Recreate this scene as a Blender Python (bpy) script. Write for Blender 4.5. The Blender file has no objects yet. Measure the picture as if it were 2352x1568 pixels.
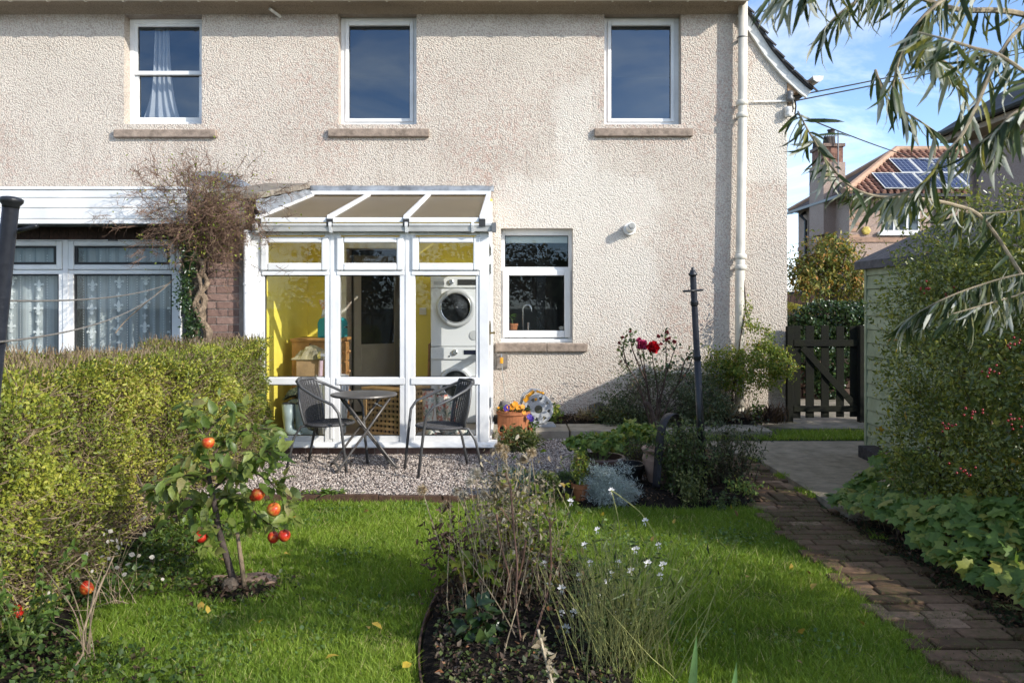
import bpy, math, random
import numpy as np
from math import radians as RAD, sin, cos, pi, sqrt
from mathutils import Vector, Matrix
random.seed(7); RNG = np.random.default_rng(11)
SC = bpy.context.scene
COL = SC.collection
# ---------------------------------------------------------------- camera, sky, sun, exposure
S, CX, HY, CZ = 1900.0, 1176.0, 700.0, 1.40
cam = bpy.data.objects.new('camera', bpy.data.cameras.new('camera'))
COL.objects.link(cam); SC.camera = cam
cam.location = (0, 0, CZ); cam.rotation_euler = (RAD(90), 0, 0)
cam.data.sensor_width = 36; cam.data.lens = 36 * S / 2352
cam.data.shift_y = -84 / 2352
cam.data.clip_start = 0.05; cam.data.clip_end = 1500
cam.data.dof.use_dof = True; cam.data.dof.focus_distance = 7.5; cam.data.dof.aperture_fstop = 9
SUNV = Vector((1.48, -1.0, 0.86))          # towards the sun
EL = math.atan2(SUNV.z, sqrt(SUNV.x**2 + SUNV.y**2)); AZ = math.atan2(SUNV.x, SUNV.y)
world = bpy.data.worlds.new('World'); SC.world = world; world.use_nodes = True
wn = world.node_tree; wn.nodes.clear()
def wnode(t, **k):
    n = wn.nodes.new(t)
    for a, b in k.items(): setattr(n, a, b)
    return n
sky = wnode('ShaderNodeTexSky', sky_type='NISHITA', sun_disc=False, sun_elevation=EL, sun_rotation=AZ, air_density=0.72, dust_density=0.5, ozone_density=2.6)
tc = wnode('ShaderNodeTexCoord'); mp = wnode('ShaderNodeMapping'); mp.inputs['Scale'].default_value = (1.6, 1.6, 4.2); mp.inputs['Location'].default_value = (-3.3, 1.9, 4.4)
nz = wnode('ShaderNodeTexNoise'); nz.inputs['Scale'].default_value = 2.1; nz.inputs['Detail'].default_value = 8; nz.inputs['Roughness'].default_value = 0.62; nz.inputs['Distortion'].default_value = 0.5
cr = wnode('ShaderNodeValToRGB'); cr.color_ramp.elements[0].position = 0.44; cr.color_ramp.elements[1].position = 0.68
cr.color_ramp.elements[1].color = (0.75, 0.75, 0.75, 1)
mx = wnode('ShaderNodeMix', data_type='RGBA'); mx.inputs['B'].default_value = (5.0, 5.4, 6.2, 1)
bg = wnode('ShaderNodeBackground'); bg.inputs['Strength'].default_value = 0.15
wo = wnode('ShaderNodeOutputWorld')
L = wn.links.new
L(tc.outputs['Generated'], mp.inputs['Vector']); L(mp.outputs['Vector'], nz.inputs['Vector']); L(nz.outputs['Fac'], cr.inputs['Fac'])
bw = wnode('ShaderNodeRGBToBW'); cm = wnode('ShaderNodeMath', operation='MULTIPLY_ADD'); cm.inputs[1].default_value = 1.75; cm.inputs[2].default_value = 1.3
ct = wnode('ShaderNodeMix', data_type='RGBA', blend_type='MULTIPLY'); ct.inputs['Factor'].default_value = 1; ct.inputs['B'].default_value = (.94, .98, 1.05, 1)
L(sky.outputs['Color'], bw.inputs[0]); L(bw.outputs[0], cm.inputs[0]); L(cm.outputs[0], ct.inputs['A']); L(ct.outputs['Result'], mx.inputs['B'])
L(cr.outputs['Color'], mx.inputs['Factor']); L(sky.outputs['Color'], mx.inputs['A']); L(mx.outputs['Result'], bg.inputs['Color']); L(bg.outputs['Background'], wo.inputs['Surface'])
sl = bpy.data.lights.new('sun', 'SUN'); sl.energy = 2.5; sl.angle = RAD(0.53); sl.color = (1, 0.95, 0.87)
so = bpy.data.objects.new('sun', sl); COL.objects.link(so); so.rotation_euler = SUNV.to_track_quat('Z', 'Y').to_euler(); so.location = (20, -16, 12)
SC.render.engine = 'CYCLES'
SC.cycles.max_bounces = 8; SC.cycles.transparent_max_bounces = 16; SC.cycles.sample_clamp_indirect = 6
SC.cycles.use_denoising = True
vs = SC.view_settings; vs.view_transform = 'Standard'; vs.look = 'None'; vs.exposure = 1.1; vs.gamma = 1; vs.use_curve_mapping = False

# ---------------------------------------------------------------- helpers
def W(px, py, Y): return Vector((float((px - CX) * Y / S), float(Y), float(CZ - (py - HY) * Y / S)))
def G(px, py, z): return W(px, py, (CZ - z) * S / (py - HY))
def X_(px, Y): return (px - CX) * Y / S
def Z_(py, Y): return CZ - (py - HY) * Y / S

class MB:
    def __init__(s): s.v = []; s.f = []
    def add(s, vs, fs):
        o = len(s.v); s.v.extend([tuple(v) for v in vs]); s.f.extend([tuple(i + o for i in f) for f in fs]); return s
    def box(s, x0, x1, y0, y1, z0, z1):
        return s.add([(x0,y0,z0),(x1,y0,z0),(x1,y1,z0),(x0,y1,z0),(x0,y0,z1),(x1,y0,z1),(x1,y1,z1),(x0,y1,z1)],
                     [(3,2,1,0),(4,5,6,7),(0,1,5,4),(1,2,6,5),(2,3,7,6),(3,0,4,7)])
    def obox(s, c, sz, m):
        c = Vector(c); h = [a / 2 for a in sz]; m = m.to_3x3() if hasattr(m, 'to_3x3') else m
        vs = [c + m @ Vector((i*h[0], j*h[1], k*h[2])) for k in (-1,1) for i, j in ((-1,-1),(1,-1),(1,1),(-1,1))]
        return s.add(vs, [(3,2,1,0),(4,5,6,7),(0,1,5,4),(1,2,6,5),(2,3,7,6),(3,0,4,7)])
    def bar(s, a, b, w, h, up=(0,0,1)):     # a box from a to b, w across, h along up
        a = Vector(a); b = Vector(b); d = (b - a); l = d.length; d.normalize()
        u = Vector(up); u = (u - d * u.dot(d)).normalized(); x = d.cross(u)
        return s.obox((a + b) / 2, (w, l, h), Matrix((x, d, u)).transposed())
    def tube(s, pts, r, n=6, cap=True, closed=False):
        pts = [Vector(p) for p in pts]; k = len(pts)
        rs = [r] * k if isinstance(r, (int, float)) else list(r)
        u = None; vs = []; fs = []
        for i, p in enumerate(pts):
            if closed: d = pts[(i+1) % k] - pts[i-1]
            else: d = pts[min(i+1, k-1)] - pts[max(i-1, 0)]
            if d.length < 1e-9: d = Vector((0,0,1))
            d.normalize()
            if u is None: u = d.orthogonal().normalized()
            else:
                u = u - d * u.dot(d)
                u = u.normalized() if u.length > 1e-6 else d.orthogonal().normalized()
            w = d.cross(u)
            for j in range(n):
                a = 2*pi*j/n; vs.append(p + (u*cos(a) + w*sin(a)) * rs[i])
        for i in range(k if closed else k-1):
            for j in range(n):
                i2 = (i+1) % k; fs.append((i*n+j, i*n+(j+1)%n, i2*n+(j+1)%n, i2*n+j))
        if cap and not closed: fs += [tuple(range(n))[::-1], tuple(range((k-1)*n, k*n))]
        return s.add(vs, fs)
    def lathe(s, prof, c=(0,0,0), n=24, axis='z', a0=0, cap=True):
        cap = cap and prof[0] != prof[-1]
        vs = []; fs = []; c = Vector(c)
        for r, h in prof:
            for j in range(n):
                a = 2*pi*j/n + a0
                p = {'z': (r*cos(a), r*sin(a), h), 'y': (r*cos(a), h, -r*sin(a)), 'x': (h, r*cos(a), r*sin(a))}[axis]
                vs.append(c + Vector(p))
        for i in range(len(prof)-1):
            for j in range(n): fs.append((i*n+j, i*n+(j+1)%n, (i+1)*n+(j+1)%n, (i+1)*n+j))
        if cap and prof[0][0] > 1e-4: fs.append(tuple(range(n))[::-1])
        if cap and prof[-1][0] > 1e-4: fs.append(tuple(range((len(prof)-1)*n, len(prof)*n)))
        return s.add(vs, fs)
    def prism(s, poly, a, b, axis='y'):     # polygon in the two other axes, extruded from a to b
        f = {'y': lambda p, t: (p[0], t, p[1]), 'x': lambda p, t: (t, p[0], p[1]), 'z': lambda p, t: (p[0], p[1], t)}[axis]
        n = len(poly); vs = [f(p, a) for p in poly] + [f(p, b) for p in poly]
        fs = [tuple(range(n)), tuple(range(n, 2*n))[::-1]] + [(i, i+n, (i+1)%n+n, (i+1)%n) for i in range(n)]
        return s.add(vs, fs)
    def grid(s, fn, nu, nv):
        vs = [fn(i/nu, j/nv) for j in range(nv+1) for i in range(nu+1)]
        return s.add(vs, [(j*(nu+1)+i, j*(nu+1)+i+1, (j+1)*(nu+1)+i+1, (j+1)*(nu+1)+i) for j in range(nv) for i in range(nu)])
    def sphere(s, c, r, nu=10, nv=7, sq=(1,1,1)):
        c = Vector(c); prof = []
        vs = []; fs = []
        for i in range(nv+1):
            t = pi*i/nv
            for j in range(nu):
                a = 2*pi*j/nu; vs.append((c.x + r*sq[0]*sin(t)*cos(a), c.y + r*sq[1]*sin(t)*sin(a), c.z + r*sq[2]*cos(t)))
        for i in range(nv):
            for j in range(nu): fs.append((i*nu+j, (i+1)*nu+j, (i+1)*nu+(j+1)%nu, i*nu+(j+1)%nu))
        return s.add(vs, fs)
    def build(s, name, mat, parent=None, smooth=False, bevel=0, solid=0):
        me = bpy.data.meshes.new(name); me.from_pydata(s.v, [], s.f); me.validate()
        import bmesh
        bm = bmesh.new(); bm.from_mesh(me); bmesh.ops.recalc_face_normals(bm, faces=bm.faces); bm.to_mesh(me); bm.free()
        return link(name, me, mat, parent, smooth, bevel, solid)

def link(name, me, mat, parent=None, smooth=False, bevel=0, solid=0):
    o = bpy.data.objects.new(name, me); COL.objects.link(o)
    if mat is not None and not me.materials: me.materials.append(mat)
    if smooth: me.polygons.foreach_set('use_smooth', [True]*len(me.polygons))
    if bevel:
        m = o.modifiers.new('bevel', 'BEVEL'); m.width = bevel; m.segments = 2; m.limit_method = 'ANGLE'; m.angle_limit = RAD(40)
    if solid:
        m = o.modifiers.new('solid', 'SOLIDIFY'); m.thickness = solid; m.offset = 0
    if parent is not None: kid(o, parent)
    return o
BASE = {}
def kid(o, parent):
    o.parent = parent
    b = BASE.get(parent.name)
    if b is not None: o.matrix_parent_inverse = Matrix.Translation(b).inverted()
def thing(name, label, cat, loc=(0,0,0), group=None, local=False):
    o = bpy.data.objects.new(name, None); COL.objects.link(o); o.empty_display_size = 0.1
    o.location = loc; o['label'] = label; o['category'] = cat
    if group: o['group'] = group
    if not local: BASE[o.name] = Vector(loc)
    return o
def tag(o, label, cat, group=None):
    o['label'] = label; o['category'] = cat
    if group: o['group'] = group
    return o
def struct(o, kind='structure', label=None):
    o['kind'] = kind
    if label: o['label'] = label
    return o
def dup(root, loc, rz=0, label=None, group=None, scale=None):
    r = root.copy(); COL.objects.link(r); r.location = loc; r.rotation_euler = (0,0,rz)
    if scale: r.scale = (scale,)*3
    if label: r['label'] = label
    if group: r['group'] = group
    for ch in list(root.children):
        c = ch.copy(); COL.objects.link(c); c.parent = r
        for g in ch.children:
            d = g.copy(); COL.objects.link(d); d.parent = c
    return r
def arr_mesh(name, V, F, mat, parent=None, rnd=None, smooth=False):
    """V (n,3); F a list of (m,k) index arrays; rnd per vertex"""
    me = bpy.data.meshes.new(name); V = np.asarray(V, dtype=np.float32)
    me.vertices.add(len(V)); me.vertices.foreach_set('co', V.ravel())
    F = [np.asarray(f, dtype=np.int32) for f in F if len(f)]
    nl = sum(f.size for f in F); npoly = sum(len(f) for f in F)
    me.loops.add(nl); me.loops.foreach_set('vertex_index', np.concatenate([f.ravel() for f in F]))
    me.polygons.add(npoly); tot = np.concatenate([np.full(len(f), f.shape[1], dtype=np.int32) for f in F])
    st = np.concatenate([[0], np.cumsum(tot)[:-1]]).astype(np.int32)
    me.polygons.foreach_set('loop_start', st)
    if smooth: me.polygons.foreach_set('use_smooth', np.ones(npoly, dtype=bool))
    me.update(calc_edges=True)
    if rnd is not None:
        at = me.attributes.new('rnd', 'FLOAT', 'POINT'); at.data.foreach_set('value', np.asarray(rnd, dtype=np.float32))
    return link(name, me, mat, parent)
def nrm(a): return a / np.maximum(np.linalg.norm(a, axis=1, keepdims=True), 1e-9)
class Leaves:
    """many copies of one leaf outline, collected into one mesh"""
    def __init__(s): s.V = []; s.F = {}; s.R = []; s.n = 0
    def put(s, T, pos, fwd, up, size, rnd=None):
        tv, tf = T; tv = np.asarray(tv, float); pos = np.asarray(pos, float); n = len(pos)
        if n == 0: return s
        f = nrm(np.asarray(fwd, float)); u = np.asarray(up, float)
        u = u - f * (u*f).sum(1, keepdims=True); u = nrm(u + 1e-7); x = np.cross(f, u)
        size = np.broadcast_to(np.asarray(size, float), (n,))
        V = pos[:,None,:] + size[:,None,None] * (tv[None,:,0,None]*x[:,None,:] + tv[None,:,1,None]*f[:,None,:] + tv[None,:,2,None]*u[:,None,:])
        k = len(tv); off = (np.arange(n)*k + s.n)[:,None]
        by = {}
        for q in tf: by.setdefault(len(q), []).append(q)
        for m, qs in by.items():
            qs = np.asarray(qs); s.F.setdefault(m, []).append((off[:,:,None] + qs[None]).reshape(-1, m))
        s.V.append(V.reshape(-1,3)); s.n += n*k
        r = RNG.random(n) if rnd is None else np.broadcast_to(rnd, (n,))
        s.R.append(np.repeat(r, k)); return s
    def build(s, name, mat, parent=None, smooth=False):
        return arr_mesh(name, np.concatenate(s.V), [np.concatenate(a) for a in s.F.values()], mat, parent, np.concatenate(s.R), smooth)
def leaf4(w=.5, fold=.08, curl=.1): return [(0,0,0),(-w/2,.5,fold),(0,1,-curl),(w/2,.5,fold)], [(0,3,2),(0,2,1)]
def leaf8(w=.5, fold=.08, curl=.2, t=.75):
    return [(0,0,0),(-w/2,.33,fold),(0,.33,0),(w/2,.33,fold),(-w/2*t,.68,fold-curl*.35),(0,.68,-curl*.4),(w/2*t,.68,fold-curl*.35),(0,1,-curl)], \
           [(0,2,1),(0,3,2),(1,2,5,4),(2,3,6,5),(4,5,7),(5,6,7)]
def lobed(n=5, w=1.0):
    pts = [(0,.18,0.05)]; k = n*2+1
    for i in range(k):
        a = -2.5 + 5.0*i/(k-1); r = (.54 if i % 2 else .385) * w
        r *= 1.0 - .12*abs(a)/2.5
        pts.append((r*sin(a), .15 + r*cos(a), -.10*r*(1 + (i%2)))); 
    return pts, [(0,i+1,i) for i in range(1,k)]
BLADE = [(-.5,0,0),(.5,0,0),(.38,.55,.0),(-.38,.55,.0),(0,1,0)], [(0,1,2,3),(3,2,4)]
def unit(n): return nrm(RNG.normal(size=(n,3)))
def twig(mb, p, d, l, r, n=4, wob=.25, seg=4, up=0.0, tip=.25):
    p = Vector(p); d = Vector(d).normalized(); pts = [p.copy()]
    for i in range(seg):
        d = (d + Vector((random.gauss(0,wob), random.gauss(0,wob), random.gauss(0,wob)+up))).normalized()
        p = p + d*(l/seg); pts.append(p.copy())
    mb.tube(pts, [r*(1-(1-tip)*i/seg) for i in range(seg+1)], n, cap=False)
    return pts
# ---------------------------------------------------------------- materials
class NT:
    def __init__(s, name):
        s.m = bpy.data.materials.new(name); s.m.use_nodes = True; s.t = s.m.node_tree; s.t.nodes.clear()
        s.out = s.n('ShaderNodeOutputMaterial')
    def n(s, t, **k):
        n = s.t.nodes.new(t)
        for a, b in k.items():
            if a in n.inputs: n.inputs[a].default_value = b
            else: setattr(n, a, b)
        return n
    def l(s, a, b): s.t.links.new(a, b)
    def pos(s, kind='world'):
        if kind == 'world': return s.n('ShaderNodeNewGeometry').outputs['Position']
        return s.n('ShaderNodeTexCoord').outputs['Object']
    def noise(s, scale, detail=4, rough=.55, vec=None, dist=0):
        n = s.n('ShaderNodeTexNoise', Scale=scale, Detail=detail, Roughness=rough, Distortion=dist)
        if vec is not None: s.l(vec, n.inputs['Vector'])
        return n.outputs['Fac']
    def ramp(s, fac, stops):
        r = s.n('ShaderNodeValToRGB'); e = r.color_ramp.elements
        while len(e) < len(stops): e.new(.5)
        for i, (p, c) in enumerate(stops):
            e[i].position = p; c = (c,)*3 if isinstance(c, (int, float)) else c; e[i].color = (*c[:3], 1)
        s.l(fac, r.inputs['Fac']); return r.outputs['Color']
    def mix(s, f, a, b, blend='MIX'):
        m = s.n('ShaderNodeMix', data_type='RGBA', blend_type=blend)
        for v, k in ((f,'Factor'),(a,'A'),(b,'B')):
            if isinstance(v, (int, float)): m.inputs[k].default_value = v if k == 'Factor' else (v,v,v,1)
            elif isinstance(v, tuple): m.inputs[k].default_value = (*v[:3], 1)
            else: s.l(v, m.inputs[k])
        return m.outputs['Result']
    def math(s, op, a, b=0.0):
        m = s.n('ShaderNodeMath', operation=op)
        for i, v in enumerate((a, b)):
            if isinstance(v, (int, float)): m.inputs[i].default_value = v
            else: s.l(v, m.inputs[i])
        return m.outputs[0]
    def bump(s, h, dist, strength=1.0):
        b = s.n('ShaderNodeBump', Strength=strength, Distance=dist); s.l(h, b.inputs['Height']); return b.outputs['Normal']
    def surf(s, col, rough=.6, normal=None, metal=0, spec=.5, **k):
        p = s.n('ShaderNodeBsdfPrincipled', Roughness=rough if isinstance(rough, (int,float)) else .5, Metallic=metal)
        p.inputs['Specular IOR Level'].default_value = spec
        if isinstance(col, tuple): p.inputs['Base Color'].default_value = (*col[:3], 1)
        else: s.l(col, p.inputs['Base Color'])
        if not isinstance(rough, (int, float)): s.l(rough, p.inputs['Roughness'])
        if normal is not None: s.l(normal, p.inputs['Normal'])
        for a, b in k.items(): p.inputs[a].default_value = b
        s.l(p.outputs[0], s.out.inputs['Surface']); return p
def mul(c, k): return tuple(min(1, a*k) for a in c)
def M(name, col, var=.15, scale=6, rough=.6, bump=0, bscale=60, metal=0, spec=.4, space='world', rand=0, col2=None, detail=5):
    n = NT(name); v = n.pos(space); f = n.noise(scale, detail, .6, v)
    c2 = col2 or mul(col, 1-var*1.6); c = n.ramp(f, [(.3, c2), (.7, mul(col, 1+var*.4))])
    if rand:
        oi = n.n('ShaderNodeObjectInfo').outputs['Random']
        c = n.mix(1.0, c, n.ramp(oi, [(0, 1-rand), (1, 1+0*rand)]), 'MULTIPLY')
    nm = n.bump(n.noise(bscale, 4, .6, v), bump) if bump else None
    n.surf(c, rough, nm, metal, spec); return n.m
def LM(name, stops, trans=.3, rough=.45, spec=.35, back=None):
    """leaf: colour by the leaf's own random value, part of the light passes through"""
    n = NT(name); a = n.n('ShaderNodeAttribute', attribute_name='rnd').outputs['Fac']
    c = n.ramp(a, stops)
    c = n.mix(.55, c, n.ramp(n.noise(55, 3, .6, n.pos()), [(.3, .55), (.7, 1.25)]), 'MULTIPLY')
    if back is not None:
        bf = n.n('ShaderNodeNewGeometry').outputs['Backfacing']; c = n.mix(bf, c, back)
    p = n.surf(c, rough, None, 0, spec)
    t = n.n('ShaderNodeBsdfTranslucent'); n.l(n.mix(1.0, c, (1.35, 1.25, .6), 'MULTIPLY'), t.inputs['Color'])
    m = n.n('ShaderNodeMixShader', Fac=trans); n.l(p.outputs[0], m.inputs[1]); n.l(t.outputs[0], m.inputs[2]); n.l(m.outputs[0], n.out.inputs['Surface'])
    return n.m
def GLASS(name, refl=.06, tint=(.92,.95,.94), dirt=.02):
    n = NT(name); lw = n.n('ShaderNodeLayerWeight', Blend=.25).outputs['Facing']
    g = n.n('ShaderNodeBsdfGlossy', Roughness=.0, Color=(.72,.86,1,1)); t = n.n('ShaderNodeBsdfTransparent', Color=(*tint,1))
    d = n.n('ShaderNodeBsdfDiffuse', Color=(.6,.6,.57,1))
    f = n.math('ADD', n.math('MULTIPLY', n.math('POWER', lw, 3.0), .6), refl)
    m = n.n('ShaderNodeMixShader'); n.l(f, m.inputs[0]); n.l(t.outputs[0], m.inputs[1]); n.l(g.outputs[0], m.inputs[2])
    sp = n.math('MULTIPLY', n.ramp(n.noise(70, 3, .7, n.pos()), [(.56, 0), (.75, 1)]), dirt*3)
    dm = n.n('ShaderNodeMixShader'); n.l(n.math('ADD', sp, dirt*.5), dm.inputs[0]); n.l(m.outputs[0], dm.inputs[1]); n.l(d.outputs[0], dm.inputs[2])
    n.l(dm.outputs[0], n.out.inputs['Surface']); return n.m
# ---------------------------------------------------------------- shared materials
YW, YC = 10.10, 8.02
def roughcast(name, base, pink, light=None, stain=True, size=1.0):
    n = NT(name); p = n.pos()
    vo = n.n('ShaderNodeTexVoronoi', feature='SMOOTH_F1', Scale=58*size, Smoothness=.25); 
    wv = n.n('ShaderNodeVectorMath', operation='ADD'); nn = n.n('ShaderNodeTexNoise', Scale=22*size, Detail=3)
    sc = n.n('ShaderNodeVectorMath', operation='SCALE', Scale=.035/size); n.l(nn.outputs['Color'], sc.inputs[0])
    n.l(p, wv.inputs[0]); n.l(sc.outputs[0], wv.inputs[1]); n.l(wv.outputs[0], vo.inputs['Vector'])
    h1 = n.math('SUBTRACT', 1.0, vo.outputs['Distance']); h2 = n.noise(95*size, 3, .65, p)
    h = n.math('ADD', h1, n.math('MULTIPLY', h2, .55))
    patch = n.noise(.75, 4, .6, p); speck = n.noise(26*size, 3, .65, p)
    pk = n.math('MULTIPLY', n.ramp(patch, [(.42, .12), (.66, 1)]), n.ramp(speck, [(.45, 0), (.62, 1)]))
    c = n.mix(n.math('MULTIPLY', pk, .8), base, pink)
    c = n.mix(1.0, c, n.ramp(n.noise(1.7, 6, .65, p), [(.25, .86), (.75, 1.04)]), 'MULTIPLY')
    c = n.mix(n.ramp(vo.outputs['Distance'], [(.42, 0), (.72, .42)]), c, mul(pink, .5))
    sx = n.n('ShaderNodeSeparateXYZ'); n.l(p, sx.inputs[0])
    if light is not None:   # a repainted patch round the kitchen window and the vent
        wob = n.math('MULTIPLY', n.math('SUBTRACT', n.noise(3.5, 8, .8, p), .5), 1.0)
        x = n.math('ADD', sx.outputs['X'], wob); z = n.math('ADD', sx.outputs['Z'], wob)
        def band(v, a, b, s=.12):
            m1 = n.n('ShaderNodeMapRange', interpolation_type='SMOOTHSTEP'); n.l(v, m1.inputs[0])
            m1.inputs[1].default_value = a-s; m1.inputs[2].default_value = a+s
            m2 = n.n('ShaderNodeMapRange', interpolation_type='SMOOTHSTEP'); n.l(v, m2.inputs[0])
            m2.inputs[1].default_value = b-s; m2.inputs[2].default_value = b+s
            m2.inputs[3].default_value = 1; m2.inputs[4].default_value = 0
            return n.math('MULTIPLY', m1.outputs[0], m2.outputs[0])
        k = n.math('MULTIPLY', band(x, -.2, 1.75), band(z, .9, 2.98))
        k = n.math('MAXIMUM', k, n.math('MULTIPLY', band(x, .55, 1.0, .1), band(z, 2.6, 4.1)))
        k = n.math('MAXIMUM', k, n.math('MULTIPLY', band(x, 2.85, 3.5, .1), band(z, 2.9, 4.6)))
        c = n.mix(n.math('MULTIPLY', k, .42), c, light)
    if stain:
        mpp = n.n('ShaderNodeMapping'); mpp.inputs['Scale'].default_value = (9, 9, .55); n.l(p, mpp.inputs['Vector'])
        stk_ = n.ramp(n.noise(1.0, 5, .65, mpp.outputs['Vector']), [(.5, 0), (.72, 1)])
        zz = n.n('ShaderNodeMapRange'); n.l(sx.outputs['Z'], zz.inputs[0]); zz.inputs[1].default_value = 2.3; zz.inputs[2].default_value = 3.5
        zy = n.n('ShaderNodeMapRange'); n.l(sx.outputs['Z'], zy.inputs[0]); zy.inputs[1].default_value = 3.56; zy.inputs[2].default_value = 3.5
        c = n.mix(n.math('MULTIPLY', n.math('MULTIPLY', stk_, .42), n.math('MULTIPLY', zz.outputs[0], zy.outputs[0])), c, (.27,.22,.17))
        # soot and damp under the eaves, damp at the foot
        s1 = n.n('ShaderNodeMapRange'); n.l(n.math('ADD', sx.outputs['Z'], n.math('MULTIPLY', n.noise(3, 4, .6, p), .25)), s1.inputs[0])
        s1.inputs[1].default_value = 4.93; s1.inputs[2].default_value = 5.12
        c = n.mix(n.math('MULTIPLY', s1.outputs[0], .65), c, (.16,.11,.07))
        s2 = n.n('ShaderNodeMapRange'); n.l(n.math('ADD', sx.outputs['Z'], n.math('MULTIPLY', n.noise(4, 4, .6, p), .5)), s2.inputs[0])
        s2.inputs[1].default_value = .55; s2.inputs[2].default_value = .2
        c = n.mix(n.math('MULTIPLY', s2.outputs[0], .5), c, (.2,.16,.12))
    n.surf(c, .92, n.bump(h, .0105/size, 1.0), 0, .15); return n.m
m_wall = roughcast('cream_roughcast', (.62,.56,.475), (.52,.365,.295), (.71,.67,.59))
m_harl = roughcast('pink_harling', (.52,.40,.33), (.40,.26,.20), None, False, 1.2)
m_harlgrey = roughcast('grey_harling', (.40,.33,.30), (.30,.21,.18), None, False, 1.0)
m_upvc = M('white_upvc', (.80,.80,.785), .13, 2.5, .32, spec=.5)
m_oldwhite = M('weathered_white_paint', (.74,.73,.68), .16, 9, .5, .002, 40)
m_cream = M('cream_paint', (.68,.63,.53), .14, 5, .5, .001, 60)
m_sand = M('red_sandstone', (.33,.26,.205), .3, 14, .9, .006, 70, spec=.1)
m_gasket = M('black_rubber', (.03,.03,.03), .1, 5, .6)
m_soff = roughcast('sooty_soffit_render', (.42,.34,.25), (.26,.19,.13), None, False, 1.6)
m_lead = M('grey_lead', (.30,.325,.35), .35, 7, .5, .006, 12, metal=.25)
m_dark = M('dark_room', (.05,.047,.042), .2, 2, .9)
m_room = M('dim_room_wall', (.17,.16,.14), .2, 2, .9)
m_yellow = M('yellow_wall_paint', (.85,.72,.11), .05, 3, .6)
m_black = M('black_iron_paint', (.016,.017,.019), .3, 20, .38, .002, 70, spec=.5)
m_tarmac = M('grey_concrete', (.32,.27,.20), .3, 9, .95, .006, 120, spec=.15, col2=(.19,.165,.115), detail=9)
m_slab = M('pale_paving_slab', (.37,.325,.25), .28, 6, .9, .004, 90, spec=.15)
m_soil = M('dark_soil', (.030,.024,.018), .5, 18, 1, .03, 45, spec=.1)
m_terra = M('terracotta', (.40,.155,.07), .22, 9, .85, .002, 60, spec=.2)
m_paleterra = M('pale_terracotta', (.42,.28,.20), .35, 7, .9, .003, 50, spec=.2)
m_brownpot = M('brown_glazed_pot', (.085,.05,.038), .3, 8, .45, .002, 50)
m_timberblack = M('black_stained_timber', (.013,.013,.012), .5, 9, .95, .004, 60, col2=(.020,.021,.014), spec=.08)
m_kerbwood = M('brown_edging_board', (.10,.055,.035), .35, 14, .9, .004, 60)
m_grey = M('grey_metal', (.16,.16,.16), .15, 10, .45, metal=.3)
m_slate = M('grey_slate', (.075,.073,.075), .35, 10, .75, .004, 40, rand=.3)
g_up = GLASS('window_glass', .13, (.78,.82,.84), .003)
g_low = GLASS('ground_floor_glass', .045, (.88,.90,.88), .012)
g_cons = GLASS('conservatory_glass', .035, (.95,.96,.95), .006)

# ---------------------------------------------------------------- ground
zG = -.05; zL = -.10
m_earth = M('bare_earth', (.07,.055,.04), .4, 4, 1, .02, 30)
g = MB(); g.add([(-300,-300,-.16),(300,-300,-.16),(300,300,-.16),(-300,300,-.16)], [(0,1,2,3)])
struct(g.build('ground', M('far_ground', (.06,.075,.035), .4, .3, 1)))
m_turf = M('turf_soil', (.045,.075,.02), .4, 14, 1, .02, 50)
g = MB(); g.grid(lambda u, v: (-3.6+u*6.6, -3+v*9.35, zL-.012+.01*sin(u*9)*cos(v*7)), 12, 16)
struct(g.build('lawn', m_turf, smooth=True))
# patio gravel bed: base sheet and loose chippings
g = MB(); g.box(-3.3, 1.75, 6.33, 9.2, -.30, zG-.018)
m_gravbase = M('gravel_fines', (.21,.185,.17), .5, 60, 1, .01, 90)
struct(g.build('patio', m_gravbase))
def scatter_gravel(n, x0, x1, y0, y1, z, name):
    T = [(0,0,.7),(.9,.1,0),(.1,1,0),(-1,.0,.1),(-.1,-.8,0),(0,0,-.5)], [(0,1,2),(0,2,3),(0,3,4),(0,4,1),(5,2,1),(5,3,2),(5,4,3),(5,1,4)]
    y = y0 + (y1-y0)*RNG.random(n)**1.15; x = x0 + (x1-x0)*RNG.random(n)
    p = np.stack([x, y, z + .004*np.sin(x*5)*np.cos(y*4) + RNG.random(n)*.012-.004], 1)
    Lv = Leaves(); Lv.put(T, p, unit(n), unit(n) + (0,0,.8), RNG.uniform(.006,.013,n))
    n_ = NT(name+'_stone'); a = n_.n('ShaderNodeAttribute', attribute_name='rnd').outputs['Fac']
    n_.surf(n_.ramp(a, [(0,(.16,.13,.11)),(.25,(.30,.25,.215)),(.6,(.47,.385,.33)),(.85,(.57,.50,.43)),(1,(.74,.67,.59))]), .8, None, 0, .3)
    return struct(Lv.build(name, n_.m), 'stuff')
scatter_gravel(46000, -2.62, 1.7, 6.34, 8.97, zG-.006, 'gravel')
e = thing('gravel_edging', 'low brown timber board holding the gravel back from the lawn', 'edging', (-1,6.3,zL))
for x0, x1, dz in ((-2.1,-1.02,0), (-1.015,-.1,-.008), (-.095,1.0,-.004)):
    MB().box(x0, x1, 6.285, 6.325, -.2, -.042+dz).build('board', m_kerbwood, e, bevel=.004)
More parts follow.
